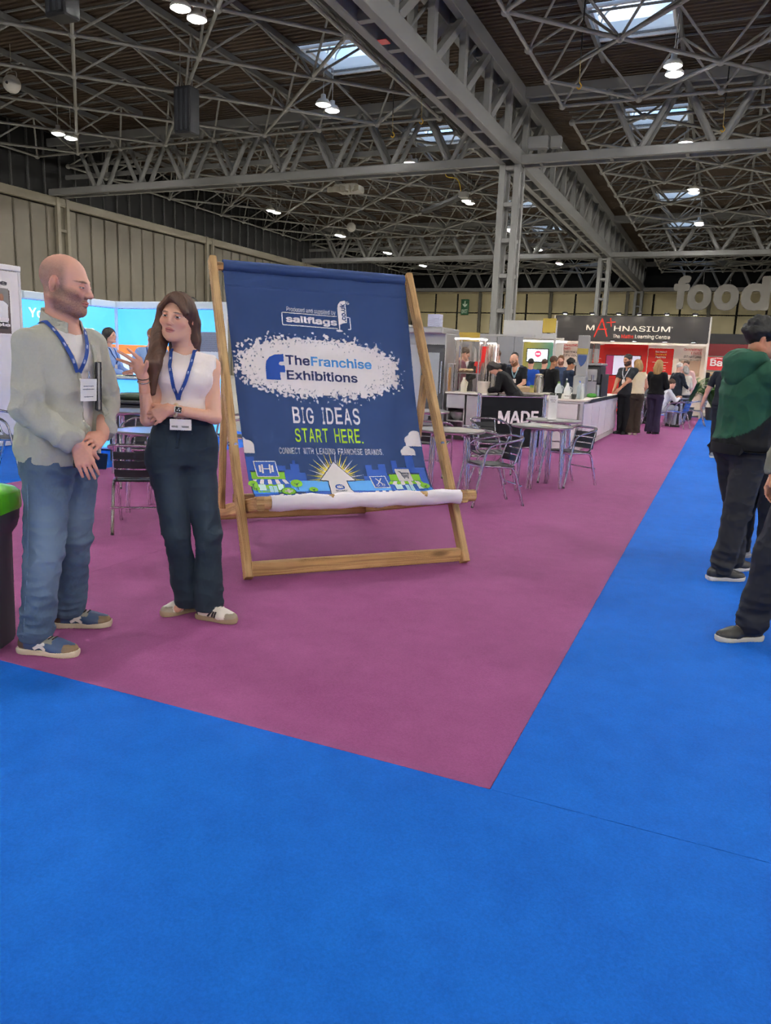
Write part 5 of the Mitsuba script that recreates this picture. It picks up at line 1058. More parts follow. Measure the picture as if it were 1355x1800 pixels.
# potted plants by the aisle
def palm(x, y, h, n, seed, label):
    k = thing('potted_palm', label, 'plant'); r = np.random.default_rng(seed)
    part(k, 'pot', smooth_split(lathe([(0, 0), (0.15, 0), (0.2, 0.36), (0.21, 0.38), (0.18, 0.38), (0.17, 0.33), (0, 0.33)], (x, y, 0), 20), 35), 'satin', C('#2a2c2b'), smooth=True)
    for i in range(n):
        a = r.uniform(0, 2 * np.pi); L = h * r.uniform(0.6, 1.0); out = r.uniform(0.25, 0.75)
        t = np.linspace(0, 1, 7); c = np.stack([x + np.cos(a) * out * t ** 1.4, y + np.sin(a) * out * t ** 1.4, 0.33 + L * (t * 1.2 - 0.42 * t ** 2.2 * (0.6 + out))], 1)
        V, F = [], []; sd = np.array([-math.sin(a), math.cos(a), 0]); w = 0.035 * np.sin(np.clip(t * 1.05 + 0.08, 0, 1) * np.pi) * r.uniform(1.1, 2.0) + 0.002
        for q in range(7): V += [c[q] - sd * w[q], c[q] + (0, 0, 0.012), c[q] + sd * w[q]]
        for q in range(6):
            for s in range(2):
                b_ = q * 3 + s; F += [(b_, b_ + 1, b_ + 4), (b_, b_ + 4, b_ + 3)]
        part(k, 'leaf', mesh(V, F), 'satin', C(['#3d5a2c', '#4c6b36', '#2f4a24'][i % 3]), smooth=True)
    return k
palm(-0.92, 25.0, 1.35, 110, 1, 'bushy green potted palm by the blue aisle, taller one'); palm(-0.22, 25.6, 1.05, 80, 2, 'bushy green potted palm right of the taller one')
k = thing('round_table', 'dark standing table behind the potted palms', 'table'); part(k, 'top', lathe([(0, 1.02), (0.35, 1.02), (0.35, 1.05), (0, 1.05)], (-0.55, 27.0, 0), 24), 'satin', C('#c9b89a')); part(k, 'stem', lathe([(0.28, 0), (0.28, 0.02), (0.04, 0.05), (0.04, 1.02)], (-0.55, 27.0, 0), 20), 'satin', C('#222222'))
# ================================================================== PEOPLE: smooth blended bodies meshed from distance fields
class Sdf:
    def __init__(s): s.ops = []
    def rc(s, a, b, ra, rb, k=0.02, mode='u'):
        a, b = np.asarray(a, float), np.asarray(b, float); ba = b - a; bb = max(ba @ ba, 1e-12)
        def f(p):
            q = p - a; h = np.clip(q @ ba / bb, 0, 1)
            return np.sqrt(((q - h[:, None] * ba) ** 2).sum(1)) - (ra + (rb - ra) * h)
        s.ops.append((f, k, mode, (a + b) / 2, np.linalg.norm(ba) / 2 + max(ra, rb))); return s
    def el(s, c, r, R=None, k=0.02, mode='u'):
        c, r = np.asarray(c, float), np.asarray(r, float); R = np.eye(3) if R is None else R
        def f(p):
            q = (p - c) @ R.T; k0 = np.sqrt(((q / r) ** 2).sum(1)); k1 = np.sqrt(((q / r ** 2) ** 2).sum(1)) + 1e-9
            return k0 * (k0 - 1) / k1
        s.ops.append((f, k, mode, c, r.max())); return s
    def gc(s, st, k=0.02, mode='u', m=2.3):
        """stations (centre, right, fwd, half width, half depth front, half depth back), bottom to top"""
        n = len(st); z = np.linspace(0, n - 1, 10 * (n - 1) + 1)
        from scipy.interpolate import PchipInterpolator
        t0 = np.arange(n)
        tab = PchipInterpolator(t0, np.array([np.r_[c, r, w, a, bf, bb] for c, r, w, a, bf, bb in st], float))(z)
        C0, C1 = tab[0, :3], tab[-1, :3]; ax = C1 - C0; L = np.linalg.norm(ax); ax = ax / L
        hh = (tab[:, :3] - C0) @ ax; hh = np.maximum.accumulate(hh + np.arange(len(hh)) * 1e-9)
        def f(p):
            h = (p - C0) @ ax; i = np.interp(h, hh, np.arange(len(hh)))
            lo = np.minimum(i.astype(int), len(hh) - 2); w = (i - lo)[:, None]
            T_ = tab[lo] * (1 - w) + tab[lo + 1] * w
            q = p - T_[:, :3]; x = np.abs((q * T_[:, 3:6]).sum(1)) / T_[:, 9]; y = (q * T_[:, 6:9]).sum(1)
            b = np.where(y > 0, T_[:, 10], T_[:, 11]); yy = np.abs(y) / b
            rho = (x ** m + yy ** m + 1e-12) ** (1 / m)
            d = (rho - 1) * np.minimum(T_[:, 9], b) * 0.95
            dz = np.maximum(0, np.maximum(-h, h - L))
            return np.where(dz > 0, np.hypot(np.maximum(d, 0), dz), np.maximum(d, np.maximum(-h, h - L)))
        s.ops.append((f, k, mode, (C0 + C1) / 2, L / 2 + tab[:, 9:].max() * 1.3)); return s
    def cut(s, pt, n, k=0.0):
        """keep the side the normal points away from"""
        pt, n = np.asarray(pt, float), unit(n)
        s.ops.append((lambda p: (p - pt) @ n, k, 'i', None, 0)); return s
    def fn(s, f, mode, k=0.0): s.ops.append((f, k, mode, None, 0)); return s
    @staticmethod
    def mix(d, e, k, mode):
        if mode == 's': e = -e
        if mode == 'u':
            if k <= 0: return np.minimum(d, e)
            h = np.maximum(k - np.abs(d - e), 0) / k; return np.minimum(d, e) - h * h * k * 0.25
        if k <= 0: return np.maximum(d, e)
        h = np.maximum(k - np.abs(d - e), 0) / k; return np.maximum(d, e) + h * h * k * 0.25
    def __call__(s, p):
        d = np.full(len(p), 9.0)
        for f, k, mode, c, r in s.ops: d = s.mix(d, f(p), k, mode)
        return d
    def box(s, pad=0.03):
        lo = np.min([c - r for f, k, m, c, r in s.ops if c is not None and m == 'u'], 0); hi = np.max([c + r for f, k, m, c, r in s.ops if c is not None and m == 'u'], 0)
        return lo - pad, hi + pad
    def mesh(s, h, lo=None, hi=None, refine=True):
        a, b = s.box(); lo = a if lo is None else np.maximum(a, lo); hi = b if hi is None else np.minimum(b, hi)
        B = 8; nb = np.ceil((hi - lo) / (h * B)).astype(int) + 1; n = nb * B
        ctr = np.stack(np.meshgrid(*[lo[i] + (np.arange(nb[i]) * B + (B - 1) / 2) * h for i in range(3)], indexing='ij'), -1).reshape(-1, 3)
        R = (B + 1) / 2 * h * 1.74
        dc = s(ctr); keep = np.abs(dc) < R * 1.35
        D = np.where(dc < 0, -1.0, 1.0).astype(np.float32)
        D = np.broadcast_to(D.reshape(nb)[:, None, :, None, :, None], (nb[0], B, nb[1], B, nb[2], B)).copy()
        kb = np.nonzero(keep)[0]; off = np.stack(np.meshgrid(*[(np.arange(B) - (B - 1) / 2) * h] * 3, indexing='ij'), -1).reshape(-1, 3)
        P = (ctr[kb][:, None] + off).reshape(-1, 3); d = np.full(len(kb) * 512, 9.0); cb = ctr[kb]; own = np.arange(len(kb))
        for f, k, mode, c, r in s.ops:
            if c is None: d = s.mix(d, f(P), k, mode); continue
            m = np.linalg.norm(cb - c, axis=1) < r + R + k + 0.01
            if not m.any(): continue
            if m.mean() > 0.8: d = s.mix(d, f(P), k, mode); continue
            idx = (own[m][:, None] * 512 + np.arange(512)).ravel(); d[idx] = s.mix(d[idx], f(P[idx]), k, mode)
        bi = np.unravel_index(kb, nb)
        D[bi[0], :, bi[1], :, bi[2], :] = d.reshape(-1, B, B, B).astype(np.float32)
        D = D.reshape(n)
        m = surface_nets(D, lo, h, s if refine else None)
        f = m.faces[(m.vertices[m.faces].max(1) < hi + h * .6).all(1)]; u, inv = np.unique(f, return_inverse=True)
        return mesh(m.vertices[u], inv.reshape(-1, 3))
def surface_nets(D, lo, h, sdf=None):
    I = D < 0
    cnt = sum(I[i:I.shape[0] - 1 + i, j:I.shape[1] - 1 + j, k:I.shape[2] - 1 + k].astype(np.int8) for i in (0, 1) for j in (0, 1) for k in (0, 1))
    act = (cnt > 0) & (cnt < 8); ijk = np.argwhere(act); idx = np.full(act.shape, -1, np.int64); idx[act] = np.arange(len(ijk))
    cor = np.array([(i, j, k) for i in (0, 1) for j in (0, 1) for k in (0, 1)])
    val = np.stack([D[ijk[:, 0] + c[0], ijk[:, 1] + c[1], ijk[:, 2] + c[2]] for c in cor], 1)
    acc = np.zeros((len(ijk), 3)); num = np.zeros(len(ijk))
    for a in range(8):
        for b in range(a + 1, 8):
            if np.abs(cor[a] - cor[b]).sum() != 1: continue
            va, vb = val[:, a], val[:, b]; m = (va < 0) != (vb < 0); t = np.where(m, va / np.where(m, va - vb, 1), 0)
            acc += np.where(m[:, None], cor[a] + t[:, None] * (cor[b] - cor[a]), 0); num += m
    V = lo + (ijk + acc / num[:, None]) * h; F = []
    for ax in range(3):
        u, w = [(1, 2), (2, 0), (0, 1)][ax]
        sl0 = [slice(None)] * 3; sl1 = [slice(None)] * 3; sl0[ax] = slice(0, -1); sl1[ax] = slice(1, None)
        e = I[tuple(sl0)] != I[tuple(sl1)]; q = np.argwhere(e); q = q[(q[:, u] > 0) & (q[:, w] > 0) & (q[:, u] < act.shape[u]) & (q[:, w] < act.shape[w])]
        s = I[tuple(q.T)]
        def at(du, dw):
            r = q.copy(); r[:, u] -= du; r[:, w] -= dw; return idx[tuple(r.T)]
        a, b, c, d = at(1, 1), at(0, 1), at(0, 0), at(1, 0)
        Q = np.stack([a, b, c, d], 1); Q = np.where(s[:, None], Q, Q[:, ::-1]); F.append(Q)
    Q = np.vstack(F); Q = Q[(Q >= 0).all(1)]
    if sdf is not None and len(V):
        e = h * 0.3; d = sdf(V); G = np.stack([sdf(V + np.eye(3)[i] * e) - sdf(V - np.eye(3)[i] * e) for i in range(3)], 1) / (2 * e)
        g2 = np.maximum((G ** 2).sum(1), 0.2); V = V - np.clip(d / g2, -h * 0.5, h * 0.5)[:, None] * G
    return mesh(V, np.vstack([Q[:, [0, 1, 2]], Q[:, [0, 2, 3]]]))
def normals_of(m):
    v, f = m.vertices, m.faces; n = np.zeros_like(v); fn = np.cross(v[f[:, 1]] - v[f[:, 0]], v[f[:, 2]] - v[f[:, 0]])
    for k in range(3): np.add.at(n, f[:, k], fn)
    return n / np.maximum(np.linalg.norm(n, axis=1, keepdims=True), 1e-12)
def crumple(m, amt, freq, seed=0, where=None, stretch=(1, 1, 1), fade=()):
    """cloth folds: ridged noise along the normals"""
    v = np.asarray(m.vertices); q = v * freq * np.asarray(stretch)
    q = q + 0.6 * np.stack([meshkit.noise(q * 0.5 + 7, seed + 1), meshkit.noise(q * 0.5 + 17, seed + 2), meshkit.noise(q * 0.5 + 27, seed + 3)], -1)
    n = 1 - np.abs(2 * meshkit.noise(q, seed) - 1) * 2.2
    n = n * 0.62 + 0.42 * (1 - np.abs(2 * meshkit.noise(q * 2.1 + 3, seed + 5) - 1) * 2.2)
    a = amt if where is None else amt * where(v)
    for pt, nn, wd in fade: a = a * np.clip(((pt - v) @ unit(nn)) / wd, 0, 1)
    return mesh(v + normals_of(m) * (n * a)[:, None], m.faces)
V3 = lambda *a: np.array(a, float)
def lerp(a, b, t): return np.asarray(a) * (1 - t) + np.asarray(b) * t
def head_frame(fwd, up=(0, 0, 1)):
    f = unit(fwd); r = unit(np.cross(f, np.asarray(up, float))); u = np.cross(r, f); return np.array([r, f, u])
def add_head(S, c, R, s, neck, female=False, fine=True):
    """R rows: right, forward, up"""
    at = lambda x, y, z: c + (V3(x, y, z) * s) @ R
    S.el(at(0, -.014, .034), V3(.075, .096, .084) * s, R, 0.01)
    S.el(at(0, .030, -.028), V3(.060 if not female else .056, .066, .080) * s, R, 0.03 * s)
    S.el(at(0, .043, -.076), V3(.049 if not female else .037, .043 if not female else .040, .032) * s, R, 0.025 * s)
    S.el(at(0, .077, -.099), V3(.023 if not female else .016, .019, .016) * s, R, 0.022 * s)
    for q in (-1, 1): S.rc(at(q * (.062 if not female else .050), -.004, -.055), at(q * (.018 if not female else .011), .070, -.095), (.020 if not female else .015) * s, (.016 if not female else .011) * s, 0.03 * s)
    S.el(at(0, .078, .020), V3(.048, .016, .012) * s, R, 0.02 * s)
    for q in (-1, 1):
        S.el(at(q * .042, .058, -.024), V3(.022, .024, .019) * s, R, 0.025 * s)
        if fine: S.el(at(q * .031, .097, .004), V3(.017, .014, .0115) * s, R, 0.012 * s, 's')
        S.rc(at(q * .046, -.02, -.065), at(q * .03, .02, -.085), .03 * s, .025 * s, 0.03 * s)
    S.rc(at(0, .092, .010), at(0, .113 if not female else .110, -.026), .0085 * s, (.0115 if not female else .0098) * s, 0.014 * s)
    if fine:
        for q in (-1, 1): S.el(at(q * .0115, .103, -.031), V3(.0080, .011, .0075) * s, R, 0.007 * s)
        S.el(at(0, .094, -.0575), V3(.0225, .0105, .0065) * s, R, 0.008 * s); S.el(at(0, .093, -.0685), V3(.020, .0105, .0070) * s, R, 0.006 * s)
        S.el(at(0, .106, -.063), V3(.022, .008, .0016) * s, R, 0.003 * s, 's')
    for q in (-1, 1):
        Re = np.array([unit(R[0] - q * 0.35 * R[1]), unit(R[1] + q * 0.35 * R[0]), R[2]])
        S.el(at(q * .077, -.016, -.006), V3(.0085, .0175, .029) * s, Re, 0.010 * s)
        if fine: S.el(at(q * .0865, -.011, -.003), V3(.007, .0095, .018) * s, Re, 0.006 * s, 's')
    nr = .055 if not female else .046
    S.rc(at(0, -.022, -.05), neck, nr * s, nr * 1.08 * s, 0.03 * s)
    S.rc(neck, neck - (0, 0, .07), nr * 1.1 * s, nr * 1.5 * s, 0.04)
def finger(S, k, d, n, L, r, curl, kk=0.006):
    """three bones from the knuckle k, first along d, bending towards the palm normal n"""
    p, a = np.asarray(k, float), unit(d); n = unit(n - a * (n @ a))
    for i, f in enumerate((.45, .30, .25)):
        c = math.radians(curl[i]); a2 = a * math.cos(c) + n * math.sin(c); n = n * math.cos(c) - a * math.sin(c); a = unit(a2)
        q = p + a * L * f; S.rc(p, q, r * (1 - .1 * i), r * (.9 - .1 * i), kk if i == 0 else 0.002); p = q
def add_hand(S, w, d, n, side, s=1.0, curl=(12, 22, 15), spread=0.10, thumb=(35, 20), palm=.088):
    """w wrist, d along the hand, n out of the palm, side +1 when the thumb lies along cross(d, n)"""
    d = unit(d); n = unit(n - d * (n @ d)); t = np.cross(d, n) * side
    kn = [w + d * palm * s * (1.0 - .035 * abs(i - 1.2)) + t * (.030 - .0205 * i) * s for i in range(4)]
    for i, k in enumerate(kn): S.rc(w + t * (.014 - .009 * i) * s, k, .0165 * s, .0125 * s, 0.012)
    S.rc(w + d * .02 * s + t * .015 * s + n * .008 * s, w + d * .05 * s + t * .026 * s + n * .012 * s, .017 * s, .014 * s, 0.012)
    for i, (k, L) in enumerate(zip(kn, (.074, .083, .077, .060))):
        finger(S, k, d + t * spread * (1.5 - i), n, L * s, (.0088 - .0005 * (i == 3)) * s, curl)
    b = w + d * .034 * s + t * .034 * s + n * .01 * s; a = unit(d * math.cos(math.radians(thumb[0])) + t * math.sin(math.radians(thumb[0])) + n * .35)
    m = b + a * .034 * s; S.rc(b, m, .0125 * s, .0105 * s, 0.01); a2 = unit(a + n * math.tan(math.radians(thumb[1])) - t * .25); S.rc(m, m + a2 * .030 * s, .0100 * s, .0080 * s, 0.003)
MALE = [(0.0, .150, .10, .10), (.12, .168, .105, .122), (.3, .155, .108, .10), (.5, .158, .114, .10), (.7, .172, .118, .112), (.85, .165, .098, .105), (.94, .120, .075, .085), (1.0, .070, .06, .065)]
FEM = [(0.0, .150, .095, .10), (.12, .176, .098, .125), (.3, .142, .092, .09), (.45, .128, .088, .085), (.62, .138, .098, .092), (.75, .146, .105, .098), (.87, .140, .08, .088), (.95, .095, .06, .066), (1.0, .056, .05, .052)]
def stations(J, s, female, e=0.0, t0=0.0, t1=1.0, belly=0.0, extra=None):
    P0, P1 = J['pel'] - V3(0, 0, .085 * s), J['neck']; hr, sr = unit(J['hipR'] - J['hipL']), unit(J['shR'] - J['shL']); mid = J.get('chest'); out = []
    up = unit(P1 - P0)
    for t, a, bf, bb in (FEM if female else MALE):
        if t < t0 - 1e-6 or t > t1 + 1e-6: continue
        r = unit(lerp(hr, sr, np.clip(t * 1.3 - .1, 0, 1))); r = unit(r - up * (r @ up)); w = np.cross(up, r)
        c = lerp(P0, P1, t)
        if mid is not None: k = 4 * t * (1 - t); c = c + (mid - lerp(P0, P1, .62)) * k * 0.8
        ee = e if np.isscalar(e) else np.interp(t, *e)
        out.append((c, r, w, a * s + ee, bf * s + ee + belly * math.sin(math.pi * min(max((t - .1) / .6, 0), 1)), bb * s + ee))
    return out
ARM_M, ARM_F = (.052, .041, .040, .028), (.043, .035, .034, .0235)
LEG_M, LEG_F = (.084, .056, .053, .038), (.086, .054, .050, .034)
def body_sdf(J, s, female, arms=True):
    S = Sdf(); S.gc(stations(J, s, female), 0.02)
    A = ARM_F if female else ARM_M; Lg = LEG_F if female else LEG_M
    for q in 'RL':
        S.rc(lerp(J['neck'], J['sh' + q], .35) - V3(0, 0, .028), J['sh' + q] - V3(0, 0, .006), .038 * s, A[0] * s * .96, 0.04)
        S.rc(J['sh' + q], J['el' + q], A[0] * s, A[1] * s, 0.03); S.rc(J['el' + q], J['wr' + q], A[2] * s, A[3] * s, 0.015)
        S.rc(J['hip' + q], J['kn' + q], Lg[0] * s, Lg[1] * s, 0.03); S.rc(J['kn' + q], J['an' + q], Lg[2] * s, Lg[3] * s, 0.02)
        S.rc(J['an' + q], J['an' + q] + V3(*J['toe' + q], 0) * .08 * s - V3(0, 0, .045), Lg[3] * s, .022 * s, 0.0)
    if female:
        st = stations(J, s, True, 0, .6, .8)[0]; c, r, w = st[0], st[1], st[2]
        for q in (-1, 1): S.el(c + r * q * .062 * s + w * .080 * s + V3(0, 0, .03), V3(.054, .042, .052) * s, np.array([r, w, np.cross(r, w)]), 0.03)
    return S
def shoe(par, heel, toe, s, upper, sole, detail=None, H=.085, fine=False):
    """a low shoe standing on the floor, heel -> toe"""
    h, t = V3(heel[0], heel[1], 0), V3(toe[0], toe[1], 0); L = np.linalg.norm(t - h); d = (t - h) / L; r = V3(d[1], -d[0], 0)
    pr = [(0.0, .55), (.02, .75), (.12, .92), (.3, .80), (.5, .84), (.7, 1.0), (.85, .92), (.95, .62), (1.0, .3)]
    W = .048 * s
    pl = [(x * L, y * W) for x, y in pr] + [(x * L, -y * W) for x, y in reversed(pr)]
    P = Polygon(pl).buffer(.012).buffer(-.012).simplify(.0008); n = 44
    rings = []
    for z, g in ((0.0, -.004), (.004, 0), (.022, .001), (.026, -.002)):
        e = ring(P.buffer(g), z + .001, n); e[:, 2] += np.where(z > .001, .006 * np.clip((e[:, 0] / L - .85) / .15, 0, 1) + .008 * np.clip(.25 - e[:, 0] / L, 0, 1) * 2, 0); rings.append(e)
    to = lambda m: mesh(h + m.vertices[:, :1] * d - m.vertices[:, 1:2] * r + m.vertices[:, 2:] * V3(0, 0, 1), m.faces[:, ::-1])
    k = part(par, 'shoe', mesh([(0, 0, 0)], np.zeros((0, 3), int)), 'satin', C('#000000')) if False else None
    S = Sdf(); X = lambda x, y, z: h + d * x * L + r * y * W + V3(0, 0, z)
    S.rc(X(.13, 0, .045), X(.30, 0, .05), .036 * s, .036 * s); S.rc(X(.30, 0, .052), X(.62, 0, .040), .038 * s, .031 * s, .03); S.rc(X(.62, 0, .036), X(.88, 0, .028), .036 * s, .026 * s, .03)
    S.rc(X(.16, 0, .05), X(.2, 0, H), .034 * s, .036 * s, .02); S.el(X(.72, 0, .03), V3(.06, .043, .026) * s, np.array([d, r, V3(0, 0, 1)]), .03)
    S.cut(V3(0, 0, .016), (0, 0, -1)); S.cut(V3(0, 0, H), (0, 0, 1), .004)
    m = S.mesh(0.006 if fine else 0.012)
    key = part(par, 'shoe', m, 'satin', upper if not callable(upper) else upper(((m.vertices - h) @ d) / L, ((m.vertices - h) @ r) / W, m.vertices[:, 2]), smooth=True)
    part(key, 'sole', smooth_split(to(loft(rings)), 40), 'satin', sole, smooth=True)
    return key, X, S
def ribbon(sdf, pts, width, lift=0.004, n=60, up=None):
    """a flat band laid over a surface along a polyline"""
    p = np.asarray(pts, float); L = np.r_[0, np.cumsum(np.linalg.norm(np.diff(p, axis=0), axis=1))]; t = np.linspace(0, L[-1], n); q = np.stack([np.interp(t, L, p[:, i]) for i in range(3)], 1)
    for _ in range(4):
        d = sdf(q); G = np.stack([sdf(q + np.eye(3)[i] * .004) - sdf(q - np.eye(3)[i] * .004) for i in range(3)], 1); G /= np.linalg.norm(G, axis=1, keepdims=True) + 1e-9
        q = q - G * (np.clip(d, -.05, .05) - lift)[:, None]
    for _ in range(3): q[1:-1] = q[1:-1] * .5 + (q[:-2] + q[2:]) * .25
    tg = np.gradient(q, axis=0); tg /= np.linalg.norm(tg, axis=1, keepdims=True); b = np.cross(tg, G); b /= np.linalg.norm(b, axis=1, keepdims=True) + 1e-9
    V = np.stack([q - b * width / 2, q + b * width / 2, q + b * width / 2 + G * .0018, q - b * width / 2 + G * .0018], 1).reshape(-1, 3); F = []
    for i in range(n - 1):
        for a in range(4): c = (a + 1) % 4; F += [(4 * i + a, 4 * i + c, 4 * i + 4 + c), (4 * i + a, 4 * i + 4 + c, 4 * i + 4 + a)]
    return mesh(V, F), q, tg, G
def face_paint(v, c, R, s, skin, lip, brow, stub=None, scalp=None, eyes=None, female=False):
    q = (v - c) @ R.T / s; x, y, z = q[:, 0], q[:, 1], q[:, 2]; ax = np.abs(x)
    col = np.tile(skin, (len(v), 1)).astype(float)
    def blend(w, cc):
        nonlocal col
        w = np.clip(w, 0, 1)[:, None]; col = col * (1 - w) + np.asarray(cc) * w
    sm = lambda a, b, t: np.clip((t - a) / (b - a), 0, 1)
    head = z > -.13
    blend(.35 * sm(.03, .0, np.hypot(ax - .045, z + .028)) * (y > .03), skin * V3(1.1, .72, .68)); blend(.3 * sm(.02, .005, np.hypot(x, z + .028)) * (y > .09), skin * V3(1.05, .75, .7)); blend(.4 * (ax > .072) * head * (y > -.05), skin * V3(1.0, .7, .65))
    if stub is not None:
        n = meshkit.noise(v * 400, 3)
        w = sm(-.022, -.046, z - .55 * np.maximum(ax - .028, 0)) * sm(-.025, .0, y) * sm(-.145, -.12, z + .3 * (y - .06)); w2 = sm(.034, .022, np.hypot(ax, (z + .046) * 2.2)) * (y > .08) * .9
        blend(np.maximum(w, w2) * stub[1] * (.75 + .5 * n), stub[0])
    blend(sm(1.15, .8, np.hypot(x / .0235, (z + .0625) / .012)) * (y > .075), lip)
    blend(.8 * sm(1.3, .6, np.hypot(x / .021, (z + .0627) / .0022)) * (y > .075), lip * .35)
    bz = .0235 - .10 * np.maximum(ax - .034, 0) - .12 * np.maximum(.022 - ax, 0)
    blend(.9 * sm(1.2, .7, np.hypot((ax - .0325) / .0215, (z - bz) / (.0045 if not female else .0036))) * (y > .055), brow)
    if scalp is not None:
        w = sm(.045, .02, y + .15 * np.maximum(z, 0)) * sm(-.08, -.045, z) * (1 - .72 * sm(.05, .10, z)) * (np.hypot((y + .012) / .022, (z + .006) / .036) > .95)
        blend(w * scalp[1] * (.8 + .4 * meshkit.noise(v * 300, 5)), scalp[0])
    if eyes is not None:
        blend(.8 * sm(1.2, .8, np.hypot((ax - .031) / .011, (z - .004) / .005)) * (y > .06), eyes)
    return col
HAIRS = {}
def hair_cap(c, R, s, style, length=.0, seed=0, h=.008):
    at = lambda x, y, z: c + (V3(x, y, z) * s) @ R
    S = Sdf(); big = {'short': (.081, .101, .089), 'thick': (.092, .112, .102), 'long': (.086, .104, .093), 'bob': (.092, .108, .096), 'bun': (.080, .100, .088), 'crop': (.079, .099, .0875)}[style]
    S.el(at(0, -.016, .038), V3(*big) * s, R, .01)
    if style == 'thick':
        r = np.random.default_rng(seed)
        for _ in range(16):
            a, b = r.uniform(0, 2 * np.pi), r.uniform(-.2, 1.2); S.el(at(.075 * math.cos(a) * math.cos(b), -.02 + .09 * math.sin(a) * math.cos(b), .04 + .085 * math.sin(b)), V3(.03, .035, .028) * s, R, .015)
    if style in ('long', 'bob'):
        L = length
        for q in (-1, 1):
            S.rc(at(q * .066, -.035, .02), at(q * .078, -.05, -L * .5), .033 * s, .034 * s, .03); S.rc(at(q * .078, -.05, -L * .5), at(q * .07, -.045, -L), .034 * s, .024 * s, .03)
        S.rc(at(0, -.07, 0), at(0, -.085, -L * .95), .05 * s, .05 * s, .04); S.rc(at(-.045, -.07, -.03), at(-.045, -.08, -L), .045 * s, .035 * s, .04); S.rc(at(.045, -.07, -.03), at(.045, -.08, -L), .045 * s, .035 * s, .04)
    if style == 'bun': S.el(at(0, -.105, .055), V3(.036, .036, .034) * s, R, .01)
    # clear the face
    fz = {'short': .060, 'thick': .050, 'crop': .060, 'bun': .062}.get(style, .066)
    S.el(at(0, .075, -.045), V3(.070, .10, .112 if style not in ('thick',) else .10) * s, R, .008, 's')
    if style in ('short', 'crop', 'thick', 'bun'):
        S.cut(at(0, -.03, -.055), -R[2] * .85 + R[1] * .5, .01)
        for q in (-1, 1): S.el(at(q * .088, .01, -.028), V3(.022, .034, .036) * s, R, .006, 's')
    m = S.mesh(h)
    q = (m.vertices - c) @ R.T / s
    n = meshkit.noise(np.stack([np.arctan2(q[:, 0], -q[:, 1]) * (16 if style in ('long', 'bob') else 9), q[:, 2] * 6, q[:, 0] * 0 + seed], -1), seed) if style != 'thick' else meshkit.fbm(q * 28, 3, seed)
    return mesh(m.vertices + normals_of(m) * ((n - .5) * (.008 if style != 'thick' else .018))[:, None] * s, m.faces), n
def hair_colors(n, col): return np.asarray(col)[None] * (.55 + .9 * n[:, None])
# ---------------------------------------------------------------- shared dressing steps
def legs_sdf(J, s, female, e, flare=0.0, z_hem=.07, z_top=None, t_top=.42, hem_r=None):
    S = Sdf(); S.gc(stations(J, s, female, e * .6, 0, t_top + .1), 0.02); Lg = LEG_F if female else LEG_M
    for q in 'RL':
        S.rc(J['hip' + q] - V3(0, 0, .02), J['kn' + q], Lg[0] * s + e, Lg[1] * s + e, 0.035)
        S.rc(J['kn' + q], J['an' + q] - V3(0, 0, .08), Lg[2] * s + e * 1.05, hem_r or (Lg[3] * s + e * 1.15 + flare), 0.02)
    S.cut(V3(0, 0, z_hem), (0, 0, -1), .004)
    if z_top is not None: S.cut(V3(0, 0, z_top), (0, 0, 1), .004)
    return S
def leg_folds(J, kx=1.0):
    def w(v):
        o = np.zeros(len(v))
        for q in 'RL':
            for c, r in ((J['kn' + q], .13), (J['an' + q] + V3(0, 0, .05), .16), (J['hip' + q], .16)): o = np.maximum(o, np.exp(-(np.linalg.norm(v - c, axis=1) / r) ** 2))
        return .25 + kx * o
    return w
def eyes(par, c, R, s, iris, gaze, skin, open_up=.32, open_dn=.42, lash=V3(.03, .02, .015)):
    base = trimesh.creation.icosphere(4, 1.0); bv = np.asarray(base.vertices)
    for q in (-1, 1):
        e = c + (V3(q * .0315, .0815, .004) * s) @ R; g = unit(gaze)
        ang = np.arccos(np.clip(bv @ g, -1, 1)); lv = bv @ R; col = np.tile(V3(.62, .58, .55), (len(bv), 1)); col[ang < .50] = iris; col[ang < .22] = V3(.01, .01, .01); col[(ang > .46) & (ang < .52)] = iris * .4
        part(par, 'eye', mesh(e + lv * .0122 * s, base.faces), 'gloss', col, smooth=True)
        m_ = base.faces
        zz = bv[:, 2][m_].mean(1); yy = bv[:, 1][m_].mean(1)
        for nm, sel in (('upper_lid', (zz > open_up) & (yy > -.2)), ('lower_lid', (zz < -open_dn) & (yy > -.2))):
            edge = np.abs(bv[:, 2] - (open_up if nm[0] == 'u' else -open_dn)) < .09; cl = np.tile(skin, (len(bv), 1)); cl[edge] = lash if nm[0] == 'u' else skin * .6
            f = m_[sel]; u, inv = np.unique(f, return_inverse=True); part(par, nm, mesh((e + lv * .0134 * s)[u], inv.reshape(-1, 3)), 'skin', cl[u], smooth=True)
def fabric(v, col, amt=.10, seed=0, fine=260):
    n = meshkit.noise(v * fine, seed) * .5 + meshkit.fbm(v * 9, 3, seed) * .5
    return np.asarray(col)[None] * (1 + amt * (n[:, None] - .5) * 2)

